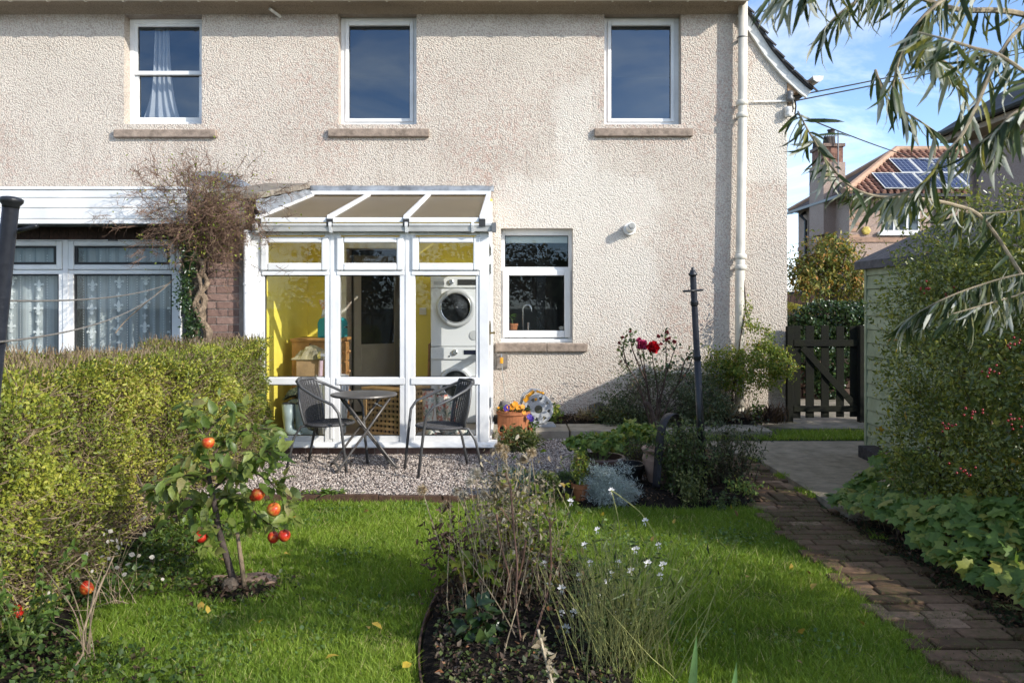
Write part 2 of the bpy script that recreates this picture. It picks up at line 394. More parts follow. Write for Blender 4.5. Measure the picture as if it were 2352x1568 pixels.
# concrete standing, paving slabs by the wall, verge of grass
def slabs(name, lst, mat, z1):
    e = struct(thing(name, 'x', 'x', (0,9,0))); del e['label']; del e['category']
    for (x0,x1,y0,y1,dz) in lst: MB().box(x0, x1, y0, y1, -.25, z1+dz).build('slab', mat, e, bevel=.008)
    return e
slabs('paving', [(-.22,.62,8.97,9.5,0),(.635,1.24,8.97,9.5,.002),(1.255,2.0,8.98,9.5,-.004),(2.02,2.85,9.05,9.72,-.01)], m_slab, .035)
g = MB(); g.prism([(2.34,5.75),(3.6,5.9),(5,6),(5,8.86),(2.0,8.86),(1.95,8.5),(2.33,7.9)], -.2, zG-.006, 'z')
struct(g.build('concrete_path', m_tarmac))
g = MB(); g.box(2.86, 6.2, 9.46, 16.5, -.3, -.012); struct(g.build('side_path', M('worn_side_path', (.26,.22,.18), .4, 5, .95, .006, 60, col2=(.10,.10,.06))))
g = MB(); g.box(1.7, 6, 8.865, 9.455, -.3, -.05); struct(g.build('verge', m_turf))
# brick path: every brick a piece
path = struct(MB().box(1.78, 2.30, 2.0, 8.6, -.3, -.112).build('brick_path', M('moss_joints', (.035,.036,.018), .5, 25, 1, .02, 60)))
n = NT('path_brick'); oi = n.n('ShaderNodeObjectInfo').outputs['Random']; p_ = n.pos()
c = n.ramp(oi, [(0,(.105,.062,.036)),(.4,(.155,.092,.054)),(.8,(.21,.128,.077)),(1,(.32,.21,.135))])
c = n.mix(1, c, n.ramp(n.noise(16, 5, .7, p_), [(.25,.55),(.7,1.15)]), 'MULTIPLY')
moss = n.math('MULTIPLY', n.ramp(n.noise(4.5, 6, .7, p_), [(.42,0),(.58,1)]), n.ramp(n.noise(40, 4, .7, p_), [(.4,0),(.6,1)]))
c = n.mix(n.math('MULTIPLY', moss, .8), c, (.085,.085,.028))
n.surf(c, .9, n.bump(n.noise(60, 4, .7, p_), .006), 0, .25); m_brick = n.m
def brick_mesh(name, l, w, h, mat, b=.006):
    me = MB(); x, y, z = l/2, w/2, h
    v = [(-x,-y,0),(x,-y,0),(x,y,0),(-x,y,0),(-x,-y,z-b),(x,-y,z-b),(x,y,z-b),(-x,y,z-b),(-x+b,-y+b,z),(x-b,-y+b,z),(x-b,y-b,z),(-x+b,y-b,z)]
    f = [(0,1,5,4),(1,2,6,5),(2,3,7,6),(3,0,4,7),(4,5,9,8),(5,6,10,9),(6,7,11,10),(7,4,8,11),(8,9,10,11)]
    me.add(v, f); m = bpy.data.meshes.new(name); m.from_pydata(me.v, [], me.f); m.materials.append(mat); return m
bm1 = brick_mesh('brick', .208, .094, .06, m_brick); bm2 = brick_mesh('brick_half', .10, .094, .06, m_brick); bm3 = brick_mesh('brick_small', .155, .094, .06, m_brick)
def put(me, loc, rz=0, parent=None, rx=0, ry=0, name='brick'):
    o = bpy.data.objects.new(name, me); COL.objects.link(o); o.location = loc; o.rotation_euler = (rx, ry, rz)
    if parent is not None: kid(o, parent)
    return o
rr = random.Random(5); y = 2.95; row = 0
while y < 8.5:
    off = (.0, -.06, -.11, .045)[row % 4]
    xs = 1.84 + off*.5
    kinds = [bm1, bm1, bm2] if row % 2 else [bm2, bm1, bm1]
    if row % 5 == 3: kinds = [bm3, bm3, bm3]
    if 6.2 < y < 8.3 and row % 3 == 0 and rr.random() < .8:      # pairs turned end-on, as in the worn upper part
        for k in range(5): put(bm1, (1.85+k*.104+rr.gauss(0,.002), y+.055, -.133+rr.gauss(0,.004)), pi/2+rr.gauss(0,.02), path, rr.gauss(0,.015), rr.gauss(0,.015))
        y += .215; row += 1; continue
    wd = {bm1.name:.208, bm2.name:.10, bm3.name:.155}
    x = xs - .06
    for kme in kinds:
        w_ = wd[kme.name]; put(kme, (x+w_/2, y, -.136+rr.gauss(0,.003)), rr.gauss(0,.012), path, rr.gauss(0,.010), rr.gauss(0,.010)); x += w_ + .011
    y += .108 + rr.random()*.006; row += 1

# ---------------------------------------------------------------- the house
house = thing('house', 'cream roughcast house with white windows, sandstone sills and eaves gutter', 'house', (0,YW,0))
def wall_holes(mb, x0, x1, z0, z1, yf, th, holes):
    xs = sorted({x0,x1} | {h[0] for h in holes} | {h[1] for h in holes}); zs = sorted({z0,z1} | {h[2] for h in holes} | {h[3] for h in holes})
    def inside(a, b): return any(h[0] < a < h[1] and h[2] < b < h[3] for h in holes)
    for i in range(len(xs)-1):
        for j in range(len(zs)-1):
            if not inside((xs[i]+xs[i+1])/2, (zs[j]+zs[j+1])/2):
                mb.add([(xs[i],yf,zs[j]),(xs[i+1],yf,zs[j]),(xs[i+1],yf,zs[j+1]),(xs[i],yf,zs[j+1])], [(0,1,2,3)])
    for a,b,c,d in holes:
        mb.add([(a,yf,c),(b,yf,c),(b,yf,d),(a,yf,d),(a,yf+th,c),(b,yf+th,c),(b,yf+th,d),(a,yf+th,d)], [(0,4,5,1),(1,5,6,2),(2,6,7,3),(3,7,4,0)])
YF = YW + .15                                        # plane of the window frames
def fr(x0, x1, y0, y1, Y=YF): return X_(x0,Y), X_(x1,Y), Z_(y1,Y), Z_(y0,Y)
W1, W2, W3, WK = fr(298,474,44,291), fr(783,960,41,292), fr(1385,1559,41,292), fr(1151,1314,527,786)
DOOR = (-2.02, -1.36, .0, 2.09)
mb = MB()
wall_holes(mb, -9, 2.86, -.2, 4.96, YW, .32, [W1, W2, W3, WK, DOOR])
XR = 3.36
mb.add([(2.86,YW,-.2),(XR,YW,-.2),(XR,YW,4.12),(3.16,YW,4.40),(3.0,YW,4.64),(2.86,YW,4.88)], [(0,1,2,3,4,5)])      # under the sloping verge
mb.add([(XR,YW,-.2),(XR,17,-.2),(XR,17,4.12),(XR,YW,4.12)], [(0,1,2,3)])
mb.add([(-9,17,-.2),(XR,17,-.2),(XR,17,4.9),(-9,17,4.9)], [(0,1,2,3)])
mb.build('wall', m_wall, house)
# plinth (stands proud), eaves cornice, gutter, roof
MB().box(2.62, XR+.02, YW-.03, YW-.002, -.2, .10).build('plinth', M('dark_cement_plinth', (.13,.125,.12), .25, 9, .9, .006, 60), house)
co = [(YW-.001,4.945),(YW-.03,4.955),(YW-.09,4.975),(YW-.16,5.0),(YW-.27,5.005),(YW-.27,5.12),(YW-.001,5.12)]
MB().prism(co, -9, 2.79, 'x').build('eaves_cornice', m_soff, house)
gut = MB()
pr = [(-.065+.065*cos(a)*1.0, .0-.065*sin(a)) for a in np.linspace(0, pi, 9)]
yg, zg = YW-.272, 5.055
gut.grid(lambda u, v: (-9+u*11.80, yg-.065+.066*cos(pi*v), zg-.066*sin(pi*v)), 40, 8)
go = gut.build('gutter', m_cream, house, smooth=True, solid=.006)
for k in range(26):
    x = -8.6 + k*.445
    b = MB(); b.tube([(x, yg-.065+.072*cos(a), zg-.072*sin(a)) for a in np.linspace(0,pi,9)], .012, 4); b.box(x-.012,x+.012,yg-.01,yg+.004,zg-.02,zg+.04)
    b.build('gutter_bracket', m_cream, go)
rf = MB(); rf.add([(-9.4,YW-.33,5.06),(2.9,YW-.33,5.06),(2.9,14,8.3),(-9.4,14,8.3),(-9.4,YW-.33,5.11),(2.9,YW-.33,5.11),(2.9,14,8.36),(-9.4,14,8.36)], [(0,1,2,3),(4,5,6,7),(0,1,5,4),(1,2,6,5),(2,3,7,6),(3,0,4,7)])
rf.add([(-9.4,18,5.06),(2.9,18,5.06),(2.9,14,8.3),(-9.4,14,8.3)], [(0,1,2,3)])
rf.build('roof', m_slate, house)
# sloping verge on the right, with its lower roof
vp = [(2.83,4.98),(2.98,4.76),(3.15,4.50),(3.36,4.25),(3.56,4.06),(3.64,4.00)]
def off(poly, d):
    out = []
    for i, (x, z) in enumerate(poly):
        a = poly[max(i-1,0)]; b = poly[min(i+1,len(poly)-1)]; dx, dz = b[0]-a[0], b[1]-a[1]; l = math.hypot(dx,dz); out.append((x - dz/l*d*-1, z + dx/l*d*-1) if False else (x+dz/l*-d, z+dx/l*d))
    return out
lo = off(vp, -.105)
MB().prism(vp + lo[::-1], YW-.05, YW-.004, 'y').build('bargeboard', m_oldwhite, house, bevel=.004)
up = off(vp, .035); up2 = off(vp, .004)
MB().prism(up + up2[::-1], YW-.09, 16.5, 'y').build('side_roof', m_slate, house)
for k in range(9):          # slate ends on the verge
    t = k/9; i = min(int(t*5), 4); f = t*5-i; x = vp[i][0]*(1-f)+vp[i+1][0]*f; z = vp[i][1]*(1-f)+vp[i+1][1]*f
    MB().bar((x-.01,YW-.10,z+.045), (x+.10,YW-.10,z-.055), .02, .018, up=(1,0,1)).build('verge_slate', m_slate, house)
MB().prism([(XR+.001,4.10),(XR+.001,3.93),(3.46,3.99),(3.63,4.06),(3.66,4.12),(3.5,4.16)], YW-.02, 16, 'y').build('side_soffit', M('peeling_orange_soffit', (.42,.27,.16), .3, 12, .9, .004, 50), house)
sg = MB(); sg.grid(lambda u, v: (3.70+.062*cos(pi*v), YW-.1+u*6, 4.16-.06*sin(pi*v)), 3, 8)
sg.prism([(3.765,4.165),(3.635,4.165),(3.645,4.12),(3.68,4.095),(3.72,4.095),(3.755,4.12)], YW-.105, YW-.098, 'y')
sg.build('side_gutter', m_oldwhite, house, smooth=False, solid=.005)
b = MB(); b.tube([(3.50,YW+.25,4.02),(3.50,YW+.25,3.84),(3.49,YW+.24,3.74),(3.45,YW+.22,3.70),(3.40,YW+.2,3.69)], .037, 10); b.lathe([(.045,0),(.045,.07)], (3.50,YW+.25,3.84), 10)
b.build('swan_neck_pipe', m_cream, house, smooth=True)
# windows
def outline(mb, x0, x1, z0, z1, y0, y1, w, wb=None, wt=None):
    wb = wb or w; wt = wt or w
    mb.box(x0, x0+w, y0, y1, z0, z1); mb.box(x1-w, x1, y0, y1, z0, z1)
    mb.box(x0+w, x1-w, y0, y1, z0, z0+wb); mb.box(x0+w, x1-w, y0, y1, z1-wt, z1)
def pane(x0, x1, z0, z1, y, gl, parent, name='pane'):
    f = MB(); f.add([(x0,y,z0),(x1,y,z0),(x1,y,z1),(x0,y,z1)], [(0,1,2,3)]); return f.build(name, gl, parent)
def gasket(mb, x0, x1, z0, z1, y, w=.008): outline(mb, x0, x1, z0, z1, y-.004, y+.006, w)
def up_window(B, split=None):
    x0,x1,z0,z1 = B; a = thing_part = None
    f = MB(); outline(f, x0, x1, z0, z1, YF, YF+.07, .055, .06, .055)
    fo = f.build('window', m_upvc, house, bevel=.004)
    s = MB(); a, b_, c, d = x0+.055, x1-.055, z0+.06, z1-.055
    if split:
        zs = split; outline(s, a, b_, zs-.02, d, YF+.012, YF+.055, .035); s.build('sash', m_upvc, fo, bevel=.003)
        s = MB(); outline(s, a, b_, c, zs+.02-.045, YF+.03, YF+.07, .045, .06, .001); s.box(a,b_,YF-.004,YF+.03,zs-.024,zs+.022); s.build('sash', m_upvc, fo, bevel=.003)
        pane(a+.03, b_-.03, zs, d-.03, YF+.045, g_up, fo); pane(a+.04, b_-.04, c+.05, zs, YF+.06, g_up, fo)
        gk = MB(); gasket(gk, a+.035, b_-.035, zs+.02, d-.035, YF+.043); gasket(gk, a+.045, b_-.045, c+.06, zs-.025, YF+.058); gk.build('gasket', m_gasket, fo)
    else:
        outline(s, a, b_, c, d, YF-.014, YF+.05, .045); s.build('sash', m_upvc, fo, bevel=.006)
        pane(a+.04, b_-.04, c+.04, d-.04, YF+.03, g_up, fo)
        gk = MB(); gasket(gk, a+.045, b_-.045, c+.045, d-.045, YF+.028); gk.build('gasket', m_gasket, fo)
    return fo
up_window(W1, Z_(167.5, YF)); up_window(W2); up_window(W3)
def sill(px0, px1, py0, py1, Y=YW-.055, joint=None):
    x0,x1,z1,z0 = X_(px0,Y), X_(px1,Y), Z_(py0,Y), Z_(py1,Y)
    pol = [(Y,z0+.008),(Y+.01,z0),(YW+.16,z0),(YW+.16,z1+.012),(Y+.012,z1),(Y,z1-.01)]
    parts = [(x0,x1)] if joint is None else [(x0,X_(joint,Y)-.003),(X_(joint,Y)+.003,x1)]
    for a, b_ in parts: MB().prism(pol, a, b_, 'x').build('sill', m_sand, house, bevel=.006)
sill(260,495,297,315.5); sill(753,985,295,314); sill(1366,1592,294,313); sill(1138,1349,789,808,joint=1256)
MB().box(W1[0]+.005, W1[1]-.005, YF-.01, YF+.06, W1[2]-.03, W1[2]).build('sub_sill', M('brown_wood', (.16,.07,.035), .3, 20, .6), house)
# kitchen window: fixed light over an opening sash
x0,x1,z0,z1 = WK; zt1, zt0 = Z_(613,YF), Z_(622,YF)
f = MB(); outline(f, x0, x1, z0, z1, YF, YF+.07, .045, .05, .075); f.box(x0+.045, x1-.045, YF, YF+.07, zt0, zt1); kw = f.build('window', m_upvc, house, bevel=.004)
f = MB(); outline(f, x0+.018, x1-.018, z0+.06, zt0+.012, YF-.022, YF+.045, .078, .085, .07); f.build('sash', m_upvc, kw, bevel=.008)
pane(x0+.04, x1-.04, zt1-.01, z1-.07, YF+.04, g_low, kw); pane(x0+.09, x1-.09, z0+.13, zt0-.05, YF+.02, g_low, kw)
gk = MB(); gasket(gk, x0+.045, x1-.045, zt1, z1-.075, YF+.036); gasket(gk, x0+.096, x1-.096, z0+.145, zt0-.058, YF+.016); gk.build('gasket', m_gasket, kw)
f = MB(); f.box(x0-.005, x1+.005, YF-.05, YF+.06, z0-.0, z0+.035); f.build('cill', m_upvc, kw, bevel=.006)
MB().box(x0+.05, x1-.05, YF+.09, YF+.12, z1-.16, z1-.05).build('blind', M('blind_fabric', (.5,.55,.52), .1, 3, .8), kw)
# rooms behind the glass
def room(x0,x1,y0,y1,z0,z1,mat,name='room'):
    r = MB(); r.add([(x0,y0,z0),(x1,y0,z0),(x1,y1,z0),(x0,y1,z0),(x0,y0,z1),(x1,y0,z1),(x1,y1,z1),(x0,y1,z1)], [(0,1,2,3),(4,7,6,5),(1,5,6,2),(2,6,7,3),(3,7,4,0)])
    return r.build(name, mat, house)
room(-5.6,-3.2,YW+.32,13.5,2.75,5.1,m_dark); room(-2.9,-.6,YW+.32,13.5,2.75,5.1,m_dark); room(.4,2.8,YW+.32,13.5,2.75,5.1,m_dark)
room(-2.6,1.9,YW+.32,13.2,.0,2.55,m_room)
# soil pipe, vents, overflow pipes, waste pipe
XP = X_(1704,YW-.12); YP = YW-.125
pp = MB(); pp.tube([(X_(1707,YP),YP,5.4),(X_(1705,YP),YP,3.5),(X_(1699,YP),YP,1.6),(X_(1698,YP),YP,.05)], .056, 16)
po = pp.build('soil_pipe', m_cream, house, smooth=True)
for zc, big in ((4.62,0),(3.83,1),(3.68,1),(1.93+.05,1),(1.85,1),(.42,1),(.12,1)):
    px = XP - .00 + (-.02 if zc < 3 else 0) - (.012 if zc < 1 else 0)
    b = MB(); b.lathe([(.058,-.03),(.072,-.025),(.072,.02),(.064,.03),(.058,.034)] if big else [(.058,-.008),(.062,-.006),(.062,.006),(.058,.008)], (px+.003,YP,zc), 16); b.box(px-.02,px+.02,YP+.05,YW-.001,zc-.012,zc+.012)
    b.build('pipe_collar', m_cream if big else m_grey, po, smooth=True)
MB().tube([(X_(1541,YW-.05),YW-.05,.575),(X_(1650,YW-.05),YW-.05,.56),(X_(1698,YW-.06),YW-.06,.54)], .025, 10).build('waste_pipe', m_cream, house, smooth=True)
v = MB(); dv = Vector((.06,-1,.16)).normalized(); c0 = W(1445,528,YW)
v.tube([c0, c0+dv*.05], .075, 20); v.tube([c0+dv*.04, c0+dv*.17], .052, 20)
vo_ = v.build('flue_vent', m_oldwhite, house, smooth=False, bevel=.004)
v = MB(); c1 = c0+dv*.172; v.tube([c1, c1+dv*.004], .042, 16); v.build('vent_mouth', m_dark, vo_)
v = MB()
for k in (-2,-1,0,1,2): v.bar(c1+Vector((k*.015,0,-.034))+dv*.005, c1+Vector((k*.015,0,.034))+dv*.005, .004, .003, up=(0,1,0)); v.bar(c1+Vector((-.034,0,k*.015))+dv*.008, c1+Vector((.034,0,k*.015))+dv*.008, .004, .003, up=(0,1,0))
v.build('vent_grille', m_oldwhite, vo_)
for px, py, dx in ((600,25,-.04),(643,38,-.08)):
    c0 = W(px, py, YW); t = MB(); d = Vector((dx,-.16,.035))
    t.tube([c0-d*.2, c0+d], .018, 12, cap=False); t.tube([c0+d, c0-d*.2], .014, 12, cap=False); t.build('overflow_pipe', m_oldwhite, house, smooth=True)
# ---------------------------------------------------------------- conservatory
XL, XRC = -2.50, -.225
cons = thing('conservatory', 'white framed lean-to conservatory with yellow walls showing through its glass', 'conservatory', (-1.4,YC,0))
def cx(px): return X_(px, YC)
def cz(py): return Z_(py, YC)
ZT, ZS = cz(533), cz(1026)
# plinth of bricks, sill, floor
n = NT('dark_facing_brick'); oi = n.n('ShaderNodeObjectInfo').outputs['Random']
c = n.ramp(oi, [(0,(.17,.105,.085)),(.5,(.25,.155,.125)),(1,(.34,.225,.185))]); p_ = n.pos()
c = n.mix(1, c, n.ramp(n.noise(30,5,.7,p_), [(.25,.6),(.75,1.2)]), 'MULTIPLY'); n.surf(c, .8, n.bump(n.noise(90,4,.7,p_), .004), 0, .35); m_fbrick = n.m
m_mortar = M('pale_mortar', (.36,.31,.27), .2, 30, 1, .004, 80)
pl = MB().box(XL+.02, XRC-.02, YC+.04, YC+.14, -.2, ZS-.01).build('plinth', m_mortar, cons)
def wallbrick(l, h=.065, w=.10):
    b = MB(); b.box(-l/2, l/2, 0, w, 0, h); m = bpy.data.meshes.new('brick'); m.from_pydata(b.v, [], b.f); m.materials.append(m_fbrick); return m
wb1, wb2 = wallbrick(.215), wallbrick(.1025)
for k in range(10): put(wb1, (XL+.15+k*.225, YC+.034+rr.random()*.003, -.048), 0, pl)
f = MB(); f.prism([(YC-.055,ZS),(YC-.055,ZS+.012),(YC-.005,ZS+.048),(YC+.15,ZS+.048),(YC+.15,ZS)], XL-.04, cx(1142), 'x'); f.build('sill', m_upvc, cons, bevel=.004)
MB().box(XL+.05, XRC-.06, YC+.15, YW-.015, .0, .05).build('floor', M('stone_floor', (.22,.17,.12), .2, 4, .5), cons)
z0, z1 = ZS+.048, ZT
# posts and mullions
f = MB(); f.box(cx(566), cx(598.5), YC, YC+.08, z0, z1); f.build('corner_post', m_upvc, cons, bevel=.005)
f = MB(); f.box(cx(1101), XRC, YC, YC+.08, z0, z1); f.build('corner_post', m_upvc, cons, bevel=.005)
for a, b in ((753,772.5),(925.5,945)):
    f = MB(); m_ = (a+b)/2
    f.box(cx(a-7), cx(m_-1), YC+.002, YC+.075, z0, z1); f.box(cx(m_+1), cx(b+7), YC+.002, YC+.075, z0, z1); f.box(cx(m_-1), cx(m_+1), YC+.008, YC+.07, z0, z1)
    f.box(cx(m_-4), cx(m_+4), YC-.006, YC+.0018, z0+.03, z1-.01)
    f.build('mullion', m_upvc, cons, bevel=.003)
bays = [(598.5,753,613.5,739,609,749), (772.5,925.5,780.6+7,913.5,780.6,921.7), (945,1101,960,1088,952,1093)]
bays[1] = (772.5,925.5,786.5,914,780.6,921.7)
for (a,b,va,vb,la,lb) in bays:
    lt = MB(); outline(lt, cx(a-1.5), cx(b+1.5), z0, z1, YC+.012, YC+.07, .04, .055, .03)
    lt.box(cx(a+8), cx(b-8), YC+.012, YC+.07, cz(631), cz(616)); lt.box(cx(a+8), cx(b-8), YC+.012, YC+.07, cz(885), cz(866))
    lo_ = lt.build('window', m_upvc, cons, bevel=.004)
    v = MB(); outline(v, cx(a+1), cx(b+2), cz(621), cz(544), YC-.024, YC+.03, .068, .072, .058); vo2 = v.build('top_vent', m_upvc, cons, bevel=.012)
    pane(cx(va-2), cx(vb+2), cz(607), cz(555), YC+.004, g_cons, vo2)
    gk = MB(); gasket(gk, cx(va-1), cx(vb+1), cz(606.5), cz(555.5), YC+.001, .007); gk.build('gasket', m_gasket, vo2)
    bd = MB(); bd.box(cx(la-7), cx(lb+7), YC-.006, YC+.0115, cz(632), cz(623)); bd.box(cx(la-8), cx(lb+8), YC-.010, YC+.0115, cz(882.5), cz(867.5)); bd.build('glazing_bead', m_upvc, lo_, bevel=.004)
    for (ya, yb) in ((632.5,865.8),(883.6,1000)):
        pane(cx(la-3), cx(lb+3), cz(yb+2), cz(ya-2), YC+.035, g_cons, lo_)
        gk = MB(); gasket(gk, cx(la-1), cx(lb+1), cz(yb+.5), cz(ya-.5), YC+.03, .008); gk.build('gasket', m_gasket, lo_)
# right-hand end: glazed side with a door
sd = MB()
for y0_, y1_ in ((YC+.08,YC+.16),(YW-.24,YW-.03),(YC+.98,YC+1.04)): sd.box(XRC-.065, XRC-.002, y0_, y1_, z0-.02, ZT+.02)
sd.box(XRC-.065, XRC-.002, YC+.16, YC+.98, z0-.02, z0+.14); sd.box(XRC-.065, XRC-.002, YC+.16, YC+.98, .86, .93); sd.box(XRC-.065, XRC-.002, YC+.16, YC+.98, ZT-.09, ZT+.02)
sd.box(XRC-.065, XRC-.002, YC+1.04, YW-.24, z0-.02, z0+.14); sd.box(XRC-.065, XRC-.002, YC+1.04, YW-.24, .86, .93); sd.box(XRC-.065, XRC-.002, YC+1.04, YW-.24, ZT-.09, ZT+.02)
sdo = sd.build('side_frame', m_upvc, cons, bevel=.004)
tr = MB(); tr.prism([(YC+.02,ZT+.02),(YW-.02,ZT+.02),(YW-.02,2.66)], XRC-.055, XRC-.012, 'x'); tr.build('side_gable', m_upvc, cons)
for y0_, y1_, z0_, z1_ in ((YC+.16,YC+.98,z0+.14,.86),(YC+.16,YC+.98,.93,ZT-.09),(YC+1.04,YW-.24,.93,ZT-.09),(YC+1.04,YW-.24,z0+.14,.86)):
    f = MB(); f.add([(XRC-.03,y0_,z0_),(XRC-.03,y1_,z0_),(XRC-.03,y1_,z1_),(XRC-.03,y0_,z1_)], [(0,1,2,3)]); f.build('pane', g_cons, sdo)
h = MB(); h.box(XRC, XRC+.012, YC+.20, YC+.24, 1.0, 1.24); h.bar((XRC+.045,YC+.22,1.12),(XRC+.045,YC+.34,1.12),.02,.02); h.bar((XRC+.0,YC+.22,1.12),(XRC+.05,YC+.22,1.12),.02,.02); h.build('handle', M('brass_handle', (.3,.22,.1), .2, 9, .4, metal=.8), sdo)
for z_ in (.3,1.1,1.75,1.95): MB().box(XRC-.001, XRC+.018, YC+.92, YC+.98, z_, z_+.1).build('hinge', m_upvc, sdo)
MB().box(XRC-.05, XRC+.03, YC+.1, YW-.02, -.05, ZS).build('threshold', m_slab, cons)
MB().box(XRC-.06, XRC+.018, YC-.05, YW-.02, ZS+.001, ZS+.028).build('side_sill', m_upvc, cons, bevel=.003)
# roof: sheets of twin-wall plastic between sloping bars
YR0, YR1 = 7.93, 10.085
def rz(y): return 2.222 + (y-YR0)/(YR1-YR0)*.50
n = NT('brown_polycarbonate'); p_ = n.pos(); sx = n.n('ShaderNodeSeparateXYZ'); n.l(p_, sx.inputs[0])
w_ = n.math('ABSOLUTE', n.math('SINE', n.math('MULTIPLY', sx.outputs['X'], 205)))
c = n.ramp(w_, [(.1,(.10,.085,.07)),(.6,(.17,.145,.12))]); c = n.mix(1, c, n.ramp(n.noise(4,5,.6,p_), [(.3,.75),(.7,1.25)]), 'MULTIPLY')
c = n.mix(n.ramp(n.noise(3,5,.6,p_), [(.62,0),(.8,.5)]), c, (.15,.16,.07))
pb = n.surf(c, .28, None, 0, .5); tl = n.n('ShaderNodeBsdfTranslucent'); tl.inputs['Color'].default_value = (.9,.82,.62,1)
ms = n.n('ShaderNodeMixShader', Fac=.6); n.l(pb.outputs[0], ms.inputs[1]); n.l(tl.outputs[0], ms.inputs[2]); n.l(ms.outputs[0], n.out.inputs['Surface']); m_poly = n.m
bx = [-2.43, -1.743, -1.013, -.285]
for a, b in zip(bx[:-1], bx[1:]):
    f = MB(); f.prism([(YR0,rz(YR0)-.012),(YR1,rz(YR1)-.012),(YR1,rz(YR1)+.008),(YR0,rz(YR0)+.008)], a+.02, b-.02, 'x'); f.build('roof_panel', m_poly, cons)
    f = MB(); f.box(a+.028, b-.028, YR0-.012, YR0-.001, rz(YR0)-.03, rz(YR0)+.014); f.build('panel_end_cap', m_upvc, cons)
for x in bx:
    f = MB(); f.prism([(YR0-.03,rz(YR0-.03)+.006),(YR1-.03,rz(YR1-.03)+.006),(YR1-.03,rz(YR1-.03)+.04),(YR0-.02,rz(YR0-.02)+.04)], x-.027, x+.027, 'x')
    f.prism([(YR0,rz(YR0)-.06),(YR1,rz(YR1)-.06),(YR1,rz(YR1)-.02),(YR0,rz(YR0)-.02)], x-.02, x+.02, 'x')
    bo = f.build('roof_bar', m_upvc, cons, bevel=.005)
    MB().box(x-.03, x+.03, YR0-.035, YR0-.01, rz(YR0)-.075, rz(YR0)-.0).build('bar_bracket', m_gasket, bo)
f = MB(); f.box(bx[0]-.02, bx[-1]+.03, YW-.06, YW-.005, rz(YR1)+.015, rz(YR1)+.06); f.build('wall_plate', m_upvc, cons, bevel=.004)
f = MB(); f.grid(lambda u, v: (-2.47+u*2.25, YW-.008-.03*(1-v)-.004*sin(u*60)*(1-v), rz(YR1)+.055+v*.075+.003*sin(u*37)), 40, 3); f.build('lead_flashing', m_lead, cons, solid=.004, smooth=True)
f = MB(); f.box(XL-.02, XRC-.004, YC+.004, YC+.076, ZT+.002, rz(YC)-.06); f.build('eaves_beam', m_upvc, cons)
ygc, zgc = YC-.012, Z_(524,7.95)+.012
gt = MB(); gt.prism([(ygc-.105,zgc+.03),(ygc-.112,zgc+.03),(ygc-.112,zgc+.012),(ygc-.098,zgc-.008),(ygc-.085,zgc-.045),(ygc-.01,zgc-.045),(ygc,zgc-.03),(ygc,zgc+.03),(ygc-.006,zgc+.03),(ygc-.006,zgc-.03),(ygc-.08,zgc-.038),(ygc-.105,zgc+.012)], cx(588)+.0, X_(1136,7.92), 'x')
gto = gt.build('gutter', M('grey_white_gutter', (.55,.55,.53), .1, 6, .4), cons, bevel=.003)
for px in (590,759,933.5,1086):
    x = X_(px,7.91); MB().prism([(ygc-.12,zgc+.04),(ygc-.12,zgc+.008),(ygc-.09,zgc-.055),(ygc+.0,zgc-.055),(ygc+.0,zgc-.046),(ygc-.084,zgc-.046),(ygc-.113,zgc+.01),(ygc-.113,zgc+.04)], x-.014, x+.014, 'x').build('gutter_bracket', m_upvc, gto)
MB().box(X_(1130,7.9), X_(1139.5,7.9), ygc-.118, ygc+.004, zgc-.05, zgc+.036).build('gutter_end', m_grey, gto)
f = MB(); f.tube([(cx(571),YC-.045,zgc-.03),(cx(571),YC-.045,-.02)], .034, 14); dp = f.build('downpipe', m_upvc, cons, smooth=True)
for z_ in (1.6, .4): MB().lathe([(.036,-.012),(.041,-.01),(.041,.01),(.036,.012)], (cx(571),YC-.045,z_), 14).build('pipe_clip', m_upvc, dp)
# yellow lining of the back and left walls
f = MB(); xd0, xd1, zd = DOOR[0], DOOR[1], DOOR[3]
wall_holes(f, XL+.012, -.24, .05, 2.69, YW-.012, .011, [(xd0, xd1, .05, zd)])
f.build('back_lining', m_yellow, cons)
f = MB(); f.prism([(YC+.08,.05),(YW-.013,.05),(YW-.013,2.66),(YC+.08,2.14)], XL+.0, XL+.012, 'x'); f.build('left_lining', m_yellow, cons)
# door into the kitchen, standing open
f = MB(); outline(f, xd0-.06, xd1+.06, -.05, zd+.07, YW-.035, YW-.013, .062, .05, .068); f.build('door_frame', m_oldwhite, cons)
dr = thing('kitchen_door', 'half glazed kitchen door standing open beyond the middle conservatory bay', 'door', (xd0+.03,YW+.33,.05), local=True); dr.rotation_euler = (0,0,RAD(38))
f = MB(); f.box(0,.10,0,.04,0,1.98); f.box(.58,.68,0,.04,0,1.98); f.box(.10,.58,0,.04,0,.85); f.box(.10,.58,0,.04,1.86,1.98); f.build('door_leaf', M('cream_door', (.42,.38,.3), .1, 4, .5), dr, bevel=.004)
f = MB(); f.box(.10,.58,.016,.024,.85,1.86); f.build('pane', M('dark_glass_pane', (.02,.022,.02), .1, 4, .12), dr)

